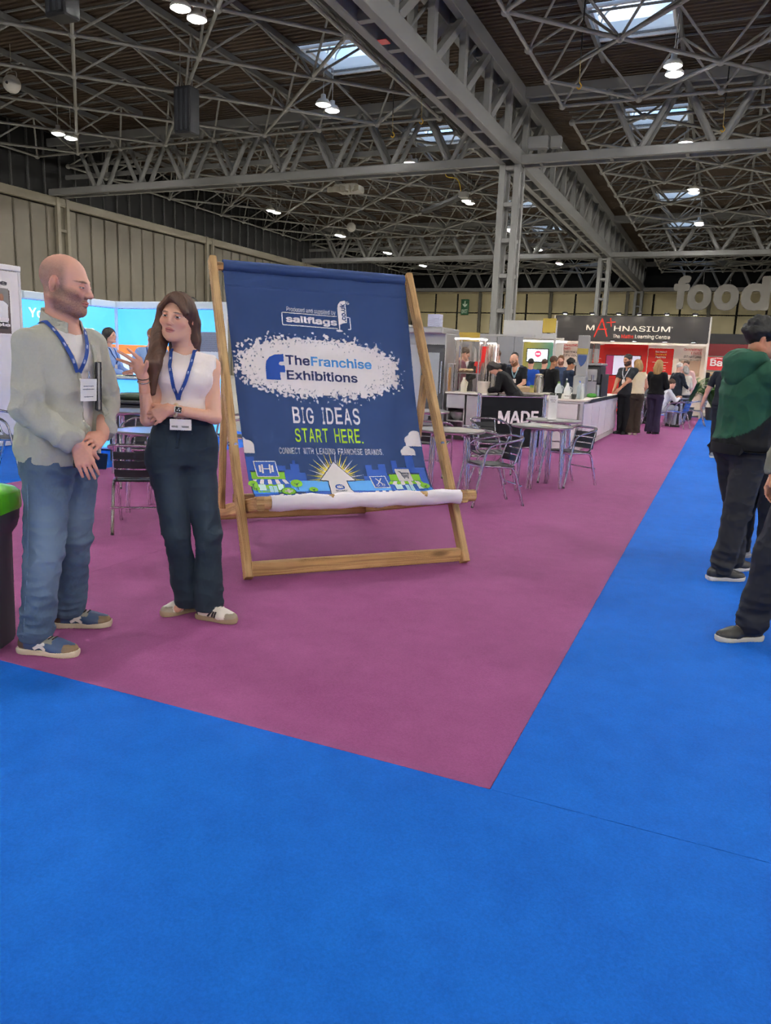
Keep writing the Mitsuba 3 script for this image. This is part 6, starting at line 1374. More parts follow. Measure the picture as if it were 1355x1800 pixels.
# ================================================================== THE BALD MAN IN THE GREY SHIRT
def bald_man():
    J = {k: V3(*v) for k, v in dict(neck=(-2.836, 2.692, 1.500), chest=(-2.832, 2.663, 1.300), pel=(-2.838, 2.652, 0.925), shR=(-2.825, 2.498, 1.428), shL=(-2.833, 2.862, 1.436), elR=(-2.80, 2.452, 1.135), wrR=(-2.625, 2.548, 0.985),
        elL=(-2.765, 2.885, 1.155), wrL=(-2.632, 2.712, 1.010), hipR=(-2.825, 2.563, 0.880), hipL=(-2.849, 2.742, 0.870), knR=(-2.800, 2.495, 0.480), knL=(-2.872, 2.742, 0.470), anR=(-2.812, 2.425, 0.10), anL=(-2.948, 2.757, 0.10)).items()}
    J['toeR'], J['toeL'] = (.96, .28), (.86, .51)
    s = 1.04; hc = V3(-2.800, 2.690, 1.690); R = head_frame((.935, .355, -.17), (.05, .02, 1)); hs = 1.10
    key = thing('person', 'bald bearded man in an open grey shirt, blue jeans and trainers, hands clasped', 'person')
    skin = C('#c49280'); lip = C('#a8695e'); brow = C('#4a3326')
    S = body_sdf(J, s, False); add_head(S, hc, R, hs, J['neck'] + V3(.0, 0, .01))
    body = S.mesh(.011, hi=hc + V3(1, 1, -.17))
    H = Sdf(); add_head(H, hc, R, hs, J['neck'] + V3(.0, 0, .01)); hm = H.mesh(.0036, lo=hc - V3(.2, .2, .27))
    G = Sdf()
    dl = unit(V3(.035, -.108, -.024)); nl = unit(V3(-.70, .25, -.5)); add_hand(G, J['wrL'] + dl * .004, dl, nl, -1, 1.02, (14, 26, 18), .05, (30, 15))
    dr = unit(V3(.044, .012, -.10)); nr = unit(V3(-.62, .6, -.2)); add_hand(G, J['wrR'] + dr * .005, dr, nr, 1, 1.02, (10, 18, 12), .03, (32, 20))
    [G.rc(J['wr' + q] - unit(J['wr' + q] - J['el' + q]) * .06, J['wr' + q], .030, .027, .01) for q in 'RL']; gm = G.mesh(.0036)
    cols = [np.tile(skin, (len(body.vertices), 1)), face_paint(hm.vertices, hc, R, hs, skin, lip, brow, (C('#3c2a20'), .66), (C('#54413a'), .62)), np.tile(skin * V3(1.02, .93, .9), (len(gm.vertices), 1)) * (1 + .12 * (meshkit.noise(gm.vertices * 90, 4)[:, None] - .5))]
    put(key + '__body', cat(body, hm, gm), 'skin', np.vstack(cols), smooth=True); tag(key + '__body', 'skin, bald head with short beard')
    eyes(key, hc, R, hs, C('#3a4a50'), V3(.1, .85, -.5), skin * V3(1, .9, .88), -.15, .34)
    # trousers
    L = legs_sdf(J, s, False, .024, 0, .062, .97); m = crumple(L.mesh(.0075), .013, 9, 3, leg_folds(J, 1.3), (1, 1, 1.25), [(V3(0, 0, .062), V3(0, 0, -1), .03)])
    v = m.vertices; den = C('#3d4c60'); cj = fabric(v, den, .22, 2)
    for kk, zz, rr in (('knR', .60, .10), ('knL', .60, .09), ('knR', .42, .07)):
        p = J[kk].copy(); p[2] = zz; w = np.exp(-((np.linalg.norm((v - p - V3(.06, -.05, 0)) * V3(1, 1, .55), axis=1)) / rr) ** 2)[:, None]; cj = cj * (1 - .6 * w) + C('#6d7f92') * .6 * w
    part(key, 'jeans', m, 'cloth', cj, smooth=True, label='faded blue jeans')
    seam, _, _, _ = ribbon(L, [J['hipR'] + V3(.0, -.14, .05), J['knR'] + V3(.0, -.13, .0), J['anR'] + V3(0, -.1, .0)], .004, .004, 50); part(key, 'seam', seam, 'cloth', C('#5a6a80'), smooth=False)
    # t-shirt and open shirt
    TS = Sdf(); TS.gc(stations(J, s, False, .009, .1, 1.0), .02); TS.cut(J['neck'] + V3(.0, 0, .015), unit(V3(.55, 0, 1)), .004); TS.cut(V3(0, 0, .90), (0, 0, -1))
    m = crumple(TS.mesh(.009), .004, 10, 8); part(key, 'tshirt', m, 'cloth', fabric(m.vertices, C('#cfc9c6'), .05), smooth=True, label='white t-shirt')
    sr = unit(J['shR'] - J['shL']); P0, P1 = J['pel'], J['neck']
    def opening(p):
        t = (p[:, 2] - P0[2]) / (P1[2] - P0[2]); w = np.interp(t, [-.2, 0, .25, .6, .9, 1.05], [.058, .056, .050, .050, .080, .09]); c = lerp(P0, P1, .5)
        return np.maximum(np.abs((p - c) @ sr - np.interp(t, [0, .5, 1], [-.034, -.028, .0])) - w, .035 - (p - c) @ np.cross(V3(0, 0, 1), sr))
    def shirt(e, es, solid=False):
        Q = Sdf(); Q.gc(stations(J, s, False, ([0, .2, .5, .8, 1], [e + .018, e + .014, e + .006, e, e * .4]), 0, 1.0), .02)
        for q in 'RL':
            Q.rc(lerp(J['neck'], J['sh' + q], .35) - V3(0, 0, .018), J['sh' + q] - V3(0, 0, .006), .048, .062, .04); Q.rc(J['sh' + q] - V3(0, 0, .01), J['el' + q], .066 + es, .056 + es, .008); a = J['wr' + q]; Q.rc(J['el' + q], a, .055 + es, .039 + es, .008)
            d = unit(a - J['el' + q]); pt = a - d * .012; Q.fn(lambda p, pt=pt, d=d: np.where(np.linalg.norm(p - pt, axis=1) < .085, (p - pt) @ d, -.05), 'i')
        Q.cut(J['neck'] + V3(.0, 0, .02), unit(V3(.35, 0, 1)), .004); Q.cut(V3(-2.83, 2.65, .893), unit(V3(-.12, .05, -1)), .004)
        return Q
    SH = shirt(.020, .006); SH.fn(opening, 's', .004)
    def fold_w(v):
        o = np.full(len(v), .45)
        for q in 'RL':
            a = (J['sh' + q], J['el' + q], J['wr' + q]); o = o + 1.2 * np.exp(-(np.linalg.norm(v - J['el' + q], axis=1) / .13) ** 2) + .8 * np.exp(-(np.linalg.norm(v - J['wr' + q], axis=1) / .12) ** 2)
        return o + .6 * np.exp(-((v[:, 2] - .98) / .09) ** 2)
    m = crumple(SH.mesh(.0065), .016, 9, 11, fold_w, (1, 1, .55), [(V3(-2.83, 2.65, .893), V3(-.12, .05, -1), .05)]); part(key, 'shirt', m, 'cloth', fabric(m.vertices, C('#a09f95'), .10, 4, 420), smooth=True, label='open grey button shirt')
    f = np.cross(V3(0, 0, 1), sr)
    for q in (-1, 1):                                     # placket edge, collar leaves
        pts = [lerp(P0, P1, t) + f * .2 + sr * q * w + sr * o for t, w, o in ((0.0, .064, -.034), (.25, .058, -.031), (.5, .057, -.028), (.75, .066, -.014), (.97, .09, -.002))]
        rb, qq, tg, Gn = ribbon(SH, pts, .024, .002, 50); part(key, 'placket', rb, 'cloth', C('#98978d'), smooth=False)
        if q == 1:
            for i in (6, 14, 22, 30): part(key, 'button', trimesh.creation.icosphere(2, .0055).apply_scale((1, 1, 1)).apply_translation(qq[i] + Gn[i] * .003), 'satin', C('#d6d3c8'), smooth=True)
    Cn = Sdf(); nb = J['neck'] + V3(.0, 0, .02)
    Cn.rc(nb - V3(0.0, 0, .055), nb + V3(-.008, 0, .060), .104, .080, 0); Cn.rc(nb - V3(0, 0, .08), nb + V3(-.008, 0, .2), .101, .045, 0, 's'); Cn.cut(nb + V3(0, 0, .034), unit(V3(.42, 0, 1))); Cn.cut(nb - V3(0, 0, .05), (0, 0, -1))
    Cn.fn(lambda p: np.maximum(np.abs((p - nb) @ sr) - .030 - .25 * np.maximum(0, .03 - (p - nb)[:, 2]), -((p - nb) @ f)), 's', .004)
    m = Cn.mesh(.006); part(key, 'collar', m, 'cloth', fabric(m.vertices, C('#a6a59b'), .08, 4, 420), smooth=True)
    # lanyard and badge
    F = shirt(.020, .006)
    l1, q1, t1, g1 = ribbon(F, [V3(-2.90, 2.60, 1.545), V3(-2.845, 2.585, 1.555), V3(-2.768, 2.575, 1.49), V3(-2.705, 2.590, 1.397), V3(-2.655, 2.618, 1.299)], .020, .011, 60)
    l2, q2, t2, g2 = ribbon(F, [V3(-2.90, 2.77, 1.545), V3(-2.835, 2.775, 1.545), V3(-2.765, 2.745, 1.47), V3(-2.705, 2.700, 1.395), V3(-2.655, 2.632, 1.299)], .020, .011, 60)
    ln = part(key, 'lanyard', cat(l1, l2), 'cloth', C('#233a78'), smooth=False, label='navy lanyard with white letters')
    for (qq, tt, gg) in ((q1, t1, g1), (q2, t2, g2)):
        for i in (26, 38, 50):
            g = glyphs('nic', .011, .03); g = affinity.translate(g, -g.bounds[2] / 2, -.0055); m = extrude(g, .0008); X = np.array([tt[i], np.cross(gg[i], tt[i]), gg[i]]); part(ln, 'lettering', mesh(m.vertices @ X + qq[i] + gg[i] * .0022, m.faces), 'cloth', C('#dfe3ec'))
    bc = V3(-2.628, 2.634, 1.222); bx = unit(V3(.50, .85, .03)); bz = unit(V3(.06, 0.0, 1)); 
    part(key, 'clip', tube([bc + bz * .085, bc + bz * .055], .005, 8), 'chrome', smooth=True)
    bm = box((0, 0, 0), (.072, .0025, .10), .001); bz2 = np.cross(np.cross(bx, bz), bx) * -1; Xb = np.array([bx, np.cross(bz, bx), bz]); part(key, 'badge', mesh(bm.vertices @ Xb + bc, bm.faces), 'satin', C('#d8d4cf'))
    for z, w in ((.018, .045), (.004, .05), (-.03, .04)): lm = box((0, 0, 0), (w, .001, .004)); part(key, 'badge_line', mesh(lm.vertices @ Xb + bc + bz * z - np.cross(bz, bx) * .0018 * np.sign(np.cross(bz, bx) @ V3(-.73, .68, 0)), lm.faces), 'matte', C('#77777c'))
    ring_ = J['wrL'] + dl * .108 + V3(.012, -.006, -.01)
    # shoes
    def up(x, y, z):
        c = np.tile(C('#2f4260'), (len(x), 1)); br = C('#6b563c'); gy_ = C('#77756c'); c[(x > .80) & (z < .062 - .05 * (x - .8))] = br; c[x < .16] = C('#4c3a30'); c[(x > .30) & (x < .62) & (z > .062)] = gy_; c[(z > .072) & (x < .36)] = C('#2b2c2e'); return c
    for h, t in (((-2.885, 2.402), (-2.600, 2.484)), ((-3.012, 2.718), (-2.762, 2.868))):
        k, X, SS = shoe(key, h, t, 1.08, up, C('#c9bfa8'), fine=True, H=.115)
        for sd in (-1, 1):
            for a, b in (((.34, sd * 1.3, .03), (.50, sd * .9, .066)), ((.40, sd * 1.2, .058), (.50, sd * 1.3, .028))): rb, *_ = ribbon(SS, [X(*a), X(*b)], .016, .0015, 12); part(k, 'side_mark', rb, 'satin', C('#d6d3cc'))
        for i in range(4): rb, *_ = ribbon(SS, [X(.40 + .07 * i, -.55, .09), X(.43 + .07 * i, 0, .1), X(.40 + .07 * i, .55, .09)], .006, .002, 12); part(k, 'lace', rb, 'cloth', C('#16171a'))
        part(k, 'lace', tube(bend([X(.36, -.5, .105), X(.42, -.2, .112), X(.37, .1, .106), X(.43, .4, .112), X(.38, .7, .096)], .02, 4), .0025, 5), 'cloth', C('#16171a'), smooth=True)
    return J
bald_man()
k = thing('phone', 'black phone held flat in the clasped hands of the bald man', 'phone')
pc_ = V3(-2.594, 2.596, .905); px_ = unit(V3(.45, .87, -.12)); pz_ = unit(V3(.1, .06, 1)); Xp = np.array([px_, np.cross(pz_, px_), np.cross(px_, np.cross(pz_, px_))])
for nm, sz, mt_, cc in (('case', (.150, .009, .074), 'gloss', '#101114'), ('screen', (.140, .0098, .066), 'gloss', '#050507')): m = box((0, 0, 0), sz, .003); part(k, nm, mesh(m.vertices @ Xp + pc_ - V3(.73, -.68, 0) * .014, m.faces), mt_, C(cc))
k = thing('notebook', 'dark notebook tucked under the left arm of the bald man', 'notebook')
nx_ = unit(V3(.80, -.60, 0)); Xn = np.array([nx_, np.cross(V3(0, 0, 1), nx_), V3(0.03, 0, 1)])
for nm, sz, o, cc in (('cover', (.17, .006, .225), -.009, '#1c1c20'), ('pages', (.165, .012, .218), 0, '#8a8784'), ('cover', (.17, .006, .225), .009, '#232228')): m = box((0, o, 0), sz, .002); part(k, nm, mesh(m.vertices @ Xn + V3(-2.735, 2.790, 1.235), m.faces), 'satin', C(cc))

# ================================================================== THE WOMAN IN THE WHITE TOP
def woman():
    J = {k: V3(*v) for k, v in dict(neck=(-2.548, 3.216, 1.412), chest=(-2.535, 3.196, 1.25), pel=(-2.548, 3.190, .925), shR=(-2.630, 3.120, 1.330), shL=(-2.438, 3.288, 1.345), elR=(-2.625, 3.015, 1.070), wrR=(-2.588, 2.949, 1.280),
        elL=(-2.372, 3.225, 1.085), wrL=(-2.492, 3.015, 1.130), hipR=(-2.604, 3.121, .870), hipL=(-2.500, 3.245, .866), knR=(-2.552, 3.130, .475), knL=(-2.430, 3.240, .455), anR=(-2.540, 3.225, .085), anL=(-2.405, 3.210, .085)).items()}
    J['toeR'], J['toeL'] = (-.45, -.89), (.99, .1)
    s = .98; hc = V3(-2.556, 3.170, 1.578); R = head_frame((.33, -.94, -.03), (.10, .06, 1)); hs = 1.0
    key = thing('person', 'dark-haired woman in a sleeveless white top and dark jeans, raising an open hand', 'person')
    skin = C('#cf9f88'); lip = C('#b06a62'); brow = C('#4b352a')
    S = body_sdf(J, s, True); add_head(S, hc, R, hs, J['neck'] + V3(0, 0, .02), True)
    body = S.mesh(.0075, hi=hc + V3(1, 1, -.15))
    H = Sdf(); add_head(H, hc, R, hs, J['neck'] + V3(0, 0, .02), True); hm = H.mesh(.0034, lo=hc - V3(.2, .2, .22))
    G = Sdf()
    # raised right hand, fingers spread to the left of the picture
    w = J['wrR']; G.rc(w - unit(w - J['elR']) * .07, w, .0275, .0235, .01)
    kn = [V3(-2.586, 2.925, 1.366), V3(-2.602, 2.915, 1.352), V3(-2.610, 2.918, 1.333), V3(-2.608, 2.926, 1.314)]
    for i, k_ in enumerate(kn): G.rc(w + V3(.006, -.002, .01) * (1 - i * .6), k_, .0175, .0118, .014)
    for k_, tip, bow in zip(kn, (V3(-2.622, 2.886, 1.412), V3(-2.668, 2.870, 1.400), V3(-2.684, 2.880, 1.362), V3(-2.668, 2.902, 1.296)), (.006, .006, .006, .004)):
        d = tip - k_; b1, b2 = k_ + d * .45 + V3(.5, -.6, .3) * bow, k_ + d * .75 + V3(.5, -.6, .3) * bow * .8
        G.rc(k_, b1, .0092, .0082, .008); G.rc(b1, b2, .0082, .0076, .002); G.rc(b2, tip, .0076, .0064, .002)
    G.rc(V3(-2.577, 2.938, 1.308), V3(-2.548, 2.925, 1.335), .015, .0115, .012); G.rc(V3(-2.548, 2.925, 1.335), V3(-2.530, 2.912, 1.356), .0110, .0085, .003)
    # left hand closing round the right elbow
    wl = J['wrL']; dl = unit(V3(-.078, -.036, -.05)); G.rc(wl - unit(wl - J['elL']) * .06, wl, .0275, .0235, .01); add_hand(G, wl, dl, unit(V3(-.25, .95, .1)), -1, .93, (18, 34, 26), .06, (38, 20), .08)
    gm = G.mesh(.0032)
    cols = [np.tile(skin, (len(body.vertices), 1)), face_paint(hm.vertices, hc, R, hs, skin, lip, brow, female=True), np.tile(skin * V3(1, .92, .9), (len(gm.vertices), 1)) * (1 + .1 * (meshkit.noise(gm.vertices * 90, 4)[:, None] - .5))]
    put(key + '__body', cat(body, hm, gm), 'skin', np.vstack(cols), smooth=True); tag(key + '__body', 'face, bare arms and open hand')
    eyes(key, hc, R, hs, C('#4a3626'), V3(-.24, .96, -.05), skin * V3(.98, .88, .86), .22, .36)
    HM = hair_long(hc, R, hs, J)
    put(key + '__hair', HM[0], 'hair', hair_colors(HM[1], C('#3c2418')), smooth=True); tag(key + '__hair', 'long brown hair')
    e1 = hc + (V3(.080, -.005, -.045) * hs) @ R; part(key, 'earring', trimesh.creation.icosphere(2, .006).apply_translation(e1 + V3(.004, -.004, 0)), 'chrome', smooth=True)
    # sleeveless top
    TS = Sdf(); TS.gc(stations(J, s, True, .008, .2, 1.0), .02); st = stations(J, s, True, 0, .6, .8)[0]
    for q in (-1, 1): TS.el(st[0] + st[1] * q * .062 * s + st[2] * .080 * s + V3(0, 0, .03), V3(.067, .054, .065), np.array([st[1], st[2], np.cross(st[1], st[2])]), .035)
    for q in 'RL':
        TS.rc(lerp(J['neck'], J['sh' + q], .4) - V3(0, 0, .028), J['sh' + q] + V3(0, 0, .002), .050, .054, .03)
        n = unit(J['sh' + q] - J['neck']); n = unit(V3(n[0], n[1], .05)); pt = J['sh' + q] + n * .028; TS.fn(lambda p, pt=pt, n=n: (p - pt) @ n, 'i', .004)
    TS.cut(J['neck'] + V3(0, 0, .012), unit(V3(.14, -.14, 1)), .004); TS.cut(V3(0, 0, 1.04), (0, 0, -1))
    m = crumple(TS.mesh(.006), .0035, 12, 4, lambda v: .4 + 1.3 * np.exp(-((v[:, 2] - 1.10) / .06) ** 2)); part(key, 'top', m, 'cloth', fabric(m.vertices, C('#e4d9d6'), .04, 3), smooth=True, label='white sleeveless knit top')
    # jeans
    L = legs_sdf(J, s, True, .012, .0, .05, 1.085, .40, hem_r=.074); m = crumple(L.mesh(.0075), .010, 8, 6, leg_folds(J, 1.2), (1, 1, 1.1), [(V3(0, 0, .05), V3(0, 0, -1), .03), (V3(0, 0, 1.085), V3(0, 0, 1), .04)]); v = m.vertices; cj = fabric(v, C('#1c2630'), .25, 5)
    for kk in ('knR', 'knL'):
        p = J[kk] + V3(.03, -.06, .2); wgt = np.exp(-((np.linalg.norm((v - p) * V3(1, 1, .4), axis=1)) / .075) ** 2)[:, None]; cj = cj * (1 - .4 * wgt) + C('#3d4a55') * .4 * wgt
    part(key, 'jeans', m, 'cloth', cj, smooth=True, label='dark straight jeans')
    def around(z, n=40, o=0.0):
        c = V3(*lerp(J['pel'], J['neck'], (z - J['pel'][2]) / (J['neck'][2] - J['pel'][2]))[:2], z); a = np.linspace(0, 2 * np.pi, n); return [c + V3(math.cos(t), math.sin(t), 0) * .16 for t in a]
    rb, *_ = ribbon(L, around(1.062), .036, .003, 70); part(key, 'waistband', rb, 'cloth', C('#1a232d'))
    rb, *_ = ribbon(L, [V3(-2.46, 3.07, 1.04), V3(-2.47, 3.06, .99), V3(-2.49, 3.07, .93)], .012, .004, 20); part(key, 'fly_seam', rb, 'cloth', C('#26323e'))
    # lanyard, badge, watch, bracelets
    l1, q1, t1, g1 = ribbon(TS, [V3(-2.600, 3.21, 1.47), V3(-2.578, 3.15, 1.435), V3(-2.530, 3.08, 1.33), V3(-2.495, 3.06, 1.23), V3(-2.475, 3.07, 1.165)], .0165, .006, 60)
    l2, q2, t2, g2 = ribbon(TS, [V3(-2.505, 3.268, 1.47), V3(-2.475, 3.215, 1.44), V3(-2.448, 3.13, 1.34), V3(-2.450, 3.09, 1.25), V3(-2.472, 3.07, 1.165)], .0165, .006, 60)
    ln = part(key, 'lanyard', cat(l1, l2), 'cloth', C('#233a78'), smooth=False, label='navy lanyard with white letters')
    for (qq, tt, gg) in ((q1, t1, g1), (q2, t2, g2)):
        for i in (24, 36, 50): g = glyphs('nic', .009, .03); g = affinity.translate(g, -g.bounds[2] / 2, -.0045); mm = extrude(g, .0008); X = np.array([tt[i], np.cross(gg[i], tt[i]), gg[i]]); part(ln, 'lettering', mesh(mm.vertices @ X + qq[i] + gg[i] * .0022, mm.faces), 'cloth', C('#dfe3ec'))
    bc = V3(-2.452, 3.055, 1.052); bx = unit(V3(.79, .61, -.02)); bz = V3(0, 0, 1); Xb = np.array([bx, np.cross(bz, bx), bz]); mm = box((0, 0, 0), (.105, .0025, .055), .001); part(key, 'badge', mesh(mm.vertices @ Xb + bc, mm.faces), 'satin', C('#ddd6cf'))
    for x_, w_ in ((-.028, .03), (.022, .035)): mm = box((x_, -.0018, -.01), (w_, .001, .009)); part(key, 'badge_line', mesh(mm.vertices @ Xb + bc, mm.faces), 'matte', C('#8a867f'))
    fa = unit(J['wrL'] - J['elL']); wc_ = J['wrL'] - fa * .035; _, a_, b_ = frame_of(fa); cir = [wc_ + (a_ * math.cos(t) + b_ * math.sin(t)) * .0305 for t in np.linspace(0, 2 * np.pi, 25)]
    wk = part(key, 'watch', tube(cir, .0065, 8, cap=False), 'satin', C('#c9b79a'), smooth=True, label='watch with dark square face'); nrm = unit(V3(.55, -.80, .2) - fa * (V3(.55, -.80, .2) @ fa)); Xw = np.array([fa, np.cross(nrm, fa), nrm])
    for nm, sz, o, cc in (('case', (.036, .032, .011), .032, '#b9b4ac'), ('face', (.030, .026, .003), .0385, '#0c0d10')): mm = box((0, 0, o), sz, .004); part(wk, nm, mesh(mm.vertices @ Xw + wc_, mm.faces), 'gloss', C(cc))
    for dx, dy in ((-.006, .004), (.006, .004), (0, -.005)): mm = box((dx, dy, .0402), (.007, .006, .0006)); part(wk, 'glyph', mesh(mm.vertices @ Xw + wc_, mm.faces), 'satin', C('#b8bcc4'))
    fr_ = unit(J['wrR'] - J['elR']); _, a_, b_ = frame_of(fr_)
    for o, r_, t_, cc, mt in ((-.004, .0265, .0022, '#15151a', 'satin'), (-.022, .0285, .0028, '#b8ad9a', 'chrome')): cir = [J['wrR'] + fr_ * o + (a_ * math.cos(t) + b_ * math.sin(t)) * r_ for t in np.linspace(0, 2 * np.pi, 25)]; part(key, 'bracelet', tube(cir, t_, 6, cap=False), mt, C(cc) if mt == 'satin' else None, smooth=True)
    rg_ = lerp(kn[2], V3(-2.684, 2.880, 1.362), .28); dd = unit(V3(-2.684, 2.880, 1.362) - kn[2]); _, a_, b_ = frame_of(dd); part(key, 'finger_ring', tube([rg_ + (a_ * math.cos(t) + b_ * math.sin(t)) * .0095 for t in np.linspace(0, 2 * np.pi, 17)], .0014, 5, cap=False), 'chrome', smooth=True)
    def up(x, y, z):
        c = np.tile(C('#d8d2c8'), (len(x), 1)); g = C('#8b8272'); c[(x > .78) & (z < .055)] = g; c[x < .1] = C('#2a2a2c'); return c
    for h, t in (((-2.535, 3.325), (-2.640, 3.098)), ((-2.465, 3.188), (-2.226, 3.212))):
        k, X, SS = shoe(key, h, t, .92, up, C('#8a7a62'), fine=True, H=.10)
        for sd in (-1, 1):
            for i in range(3): rb, *_ = ribbon(SS, [X(.36 + .075 * i, sd * 1.2, .024), X(.44 + .06 * i, sd * .8, .06)], .010, .0015, 12); part(k, 'side_stripe', rb, 'satin', C('#18181b'))
        for i in range(4): rb, *_ = ribbon(SS, [X(.44 + .065 * i, -.5, .08), X(.46 + .065 * i, 0, .09), X(.44 + .065 * i, .5, .08)], .006, .002, 12); part(k, 'lace', rb, 'cloth', C('#e0dbd2'))
def hair_long(c, R, s, J):
    at = lambda x, y, z: c + (V3(x, y, z) * s) @ R
    S = Sdf(); S.el(at(0, -.012, .040), V3(.084, .102, .089) * s, R, .01)
    S.rc(at(0, -.06, .02), at(0, -.085, -.26), .062, .05, .04)
    a, b, d_, e = at(.074, .012, .03), at(.083, .012, -.08), V3(-2.600, 3.035, 1.345), V3(-2.592, 3.015, 1.205)   # over her right shoulder
    S.rc(a, b, .026, .028, .03); S.rc(b, d_, .028, .036, .03); S.rc(d_, e, .036, .016, .03); S.rc(at(.075, -.05, 0), V3(-2.62, 3.08, 1.36), .04, .036, .03)
    S.rc(at(-.072, -.026, .03), at(-.084, -.04, -.10), .022, .026, .03); S.rc(at(-.084, -.04, -.10), at(-.088, -.06, -.24), .028, .024, .03); S.rc(at(-.06, -.06, -.02), at(-.06, -.075, -.25), .045, .038, .03)
    S.rc(at(.012, .078, .092), at(.066, .060, .035), .010, .010, .02); S.rc(at(.008, .078, .092), at(-.066, .062, .03), .012, .011, .02)
    S.el(at(.004, .085, -.035), V3(.060, .088, .105) * s, R, .010, 's')
    m = S.mesh(.0042); q = (m.vertices - c) @ R.T / s
    an = np.arctan2(q[:, 0], -q[:, 1] + .02); n = meshkit.noise(np.stack([an * 14, q[:, 2] * 3, q[:, 0] * 0], -1), 2) * .45 + meshkit.noise(np.stack([an * 48, q[:, 2] * 4, q[:, 0] * 0], -1), 5) * .55
    return mesh(m.vertices + normals_of(m) * ((n - .5) * .005)[:, None], m.faces), n
woman()
# ================================================================== THE OTHER PEOPLE
SK = [C('#c3937c'), C('#b98468'), C('#d0a08a'), C('#9a6a4c'), C('#c79b88')]
HC = dict(dark=C('#17120f'), brown=C('#3a2619'), grey=C('#8d8780'), white=C('#bdb6ac'), blond=C('#8a6a3f'), ginger=C('#5f3a1e'), black=C('#050505'))
def ik(a, b, l1, l2, pole):
    d = b - a; L = min(np.linalg.norm(d), (l1 + l2) * .995); u = unit(d); x = (l1 * l1 - l2 * l2 + L * L) / (2 * L); h = math.sqrt(max(l1 * l1 - x * x, 0)); p = pole - u * (pole @ u)
    return a + u * x + unit(p) * h, a + u * L
def person(label, x, y, face, H, female=False, skin=0, hair=('short', 'brown'), hair_len=.2, top=('short', '#222222'), top2=None, bottom='#1b1c20', flare=.0, shoes=('#151515', '#202020'), lean=0.0, side_lean=0.0, wr=None, wl=None, head=(0, 0), stance=.16, hem=.50,
           beard=None, glasses=False, lanyard=None, h=None, seat=None, step=0.0, group=None, bulk=0.0, bald=False, extra=None, folds=.006, dress=None):
    """face: the way the body looks; wr, wl: wrists as right, forward, up from the feet, in metres at 1.75 m; head: turn and nod in degrees"""
    s = H / 1.75; f = unit(V3(*face, 0)); r = V3(f[1], -f[0], 0); up = V3(0, 0, 1); o = V3(x, y, 0)
    B = lambda a, b, c: o + (r * a + f * b + up * c) * s
    d = max(np.linalg.norm(o), 3); h = h or max(.0075, d * .00085)
    hz = .925 if seat is None else seat
    pel = B(0, -.06 if lean > .5 else 0, hz); ax = unit(up * math.cos(lean) + f * math.sin(lean) + r * side_lean); sw = .158 if female else .185
    J = dict(pel=pel, neck=pel + ax * .545 * s, hipR=pel + (r * .085 - up * .055) * s, hipL=pel - (r * .085 + up * .055) * s)
    ch = unit(np.cross(r, ax)) * -1
    sc_ = J['neck'] - ax * .062 * s; J['shR'], J['shL'] = sc_ + r * sw * s, sc_ - r * sw * s
    for q, sg, t in (('R', 1, wr), ('L', -1, wl)):
        tgt = B(*t) if t is not None else J['sh' + q] + (r * sg * .07 + f * .03 - up * .50) * s
        J['el' + q], J['wr' + q] = ik(J['sh' + q], tgt, .285 * s, .245 * s, r * sg * .55 - up * .5 - f * .45)
        if seat is None:
            J['an' + q] = B(sg * stance / 2, sg * step, .085); J['kn' + q] = lerp(J['hip' + q], J['an' + q], .50) + f * .02 * s
        else:
            J['an' + q] = B(sg * .13, .42, .085); J['kn' + q] = B(sg * .12, .45, .50)
        tv = f + r * sg * .18; J['toe' + q] = (tv[0], tv[1])
    yaw, nod = math.radians(head[0]), math.radians(head[1])
    hf = f * math.cos(yaw) + r * math.sin(yaw); hf = hf * math.cos(nod + lean * .55) - up * math.sin(nod + lean * .55)
    hu = unit(ax * .6 + up * .4 + hf * .0); R = head_frame(hf, hu); hs = H / 1.75 * (.97 if female else 1.0)
    hc = J['neck'] + ax * .115 * s + R[1] * .035 * s + R[2] * .062 * s
    key = thing('person', label, 'person', group); sk = SK[skin]; fine = d < 9
    S = body_sdf(J, s, female); add_head(S, hc, R, hs, J['neck'] + ax * .01, female, False)
    for q in 'RL':
        dd = unit(J['wr' + q] - J['el' + q]); add_hand(S, J['wr' + q], unit(dd + f * .2 - up * .1), -r * (1 if q == 'R' else -1) * -1 * (1) if False else (r * (-1 if q == 'R' else 1) + f * -.2), 1 if q == 'R' else -1, s, (18, 25, 15), .04)
    bm = S.mesh(max(h, .0085) if not fine else .008, refine=False)
    hcol = HC[hair[1]] if hair else HC['brown']
    fp = face_paint(bm.vertices, hc, R, hs, sk, sk * V3(.8, .55, .55), hcol * .6 + .01, (HC[beard], .95) if beard else None, (sk * .5, .5) if bald else None, V3(.02, .015, .012), female)
    put(key + '__body', bm, 'skin', fp, smooth=True)
    if hair:
        hm, n = hair_cap(hc, R, hs, hair[0], hair_len, 3, max(.006, h * .7)); put(key + '__hair', hm, 'hair', hair_colors(n, hcol), smooth=True)
    if glasses:
        g = []
        for q in (-1, 1):
            c = hc + (V3(q * .033, .104, .002) * hs) @ R; g.append(tube([c + (V3(math.cos(t) * .022, 0, math.sin(t) * .017) * hs) @ R for t in np.linspace(0, 2 * np.pi, 13)], .0035, 5, cap=False)); g.append(tube([c + (V3(q * .022, 0, .004) * hs) @ R, hc + (V3(q * .079, 0, .006) * hs) @ R], .003, 5))
        part(key, 'glasses', cat(*g), 'satin', C('#1a1a1c'), smooth=True)
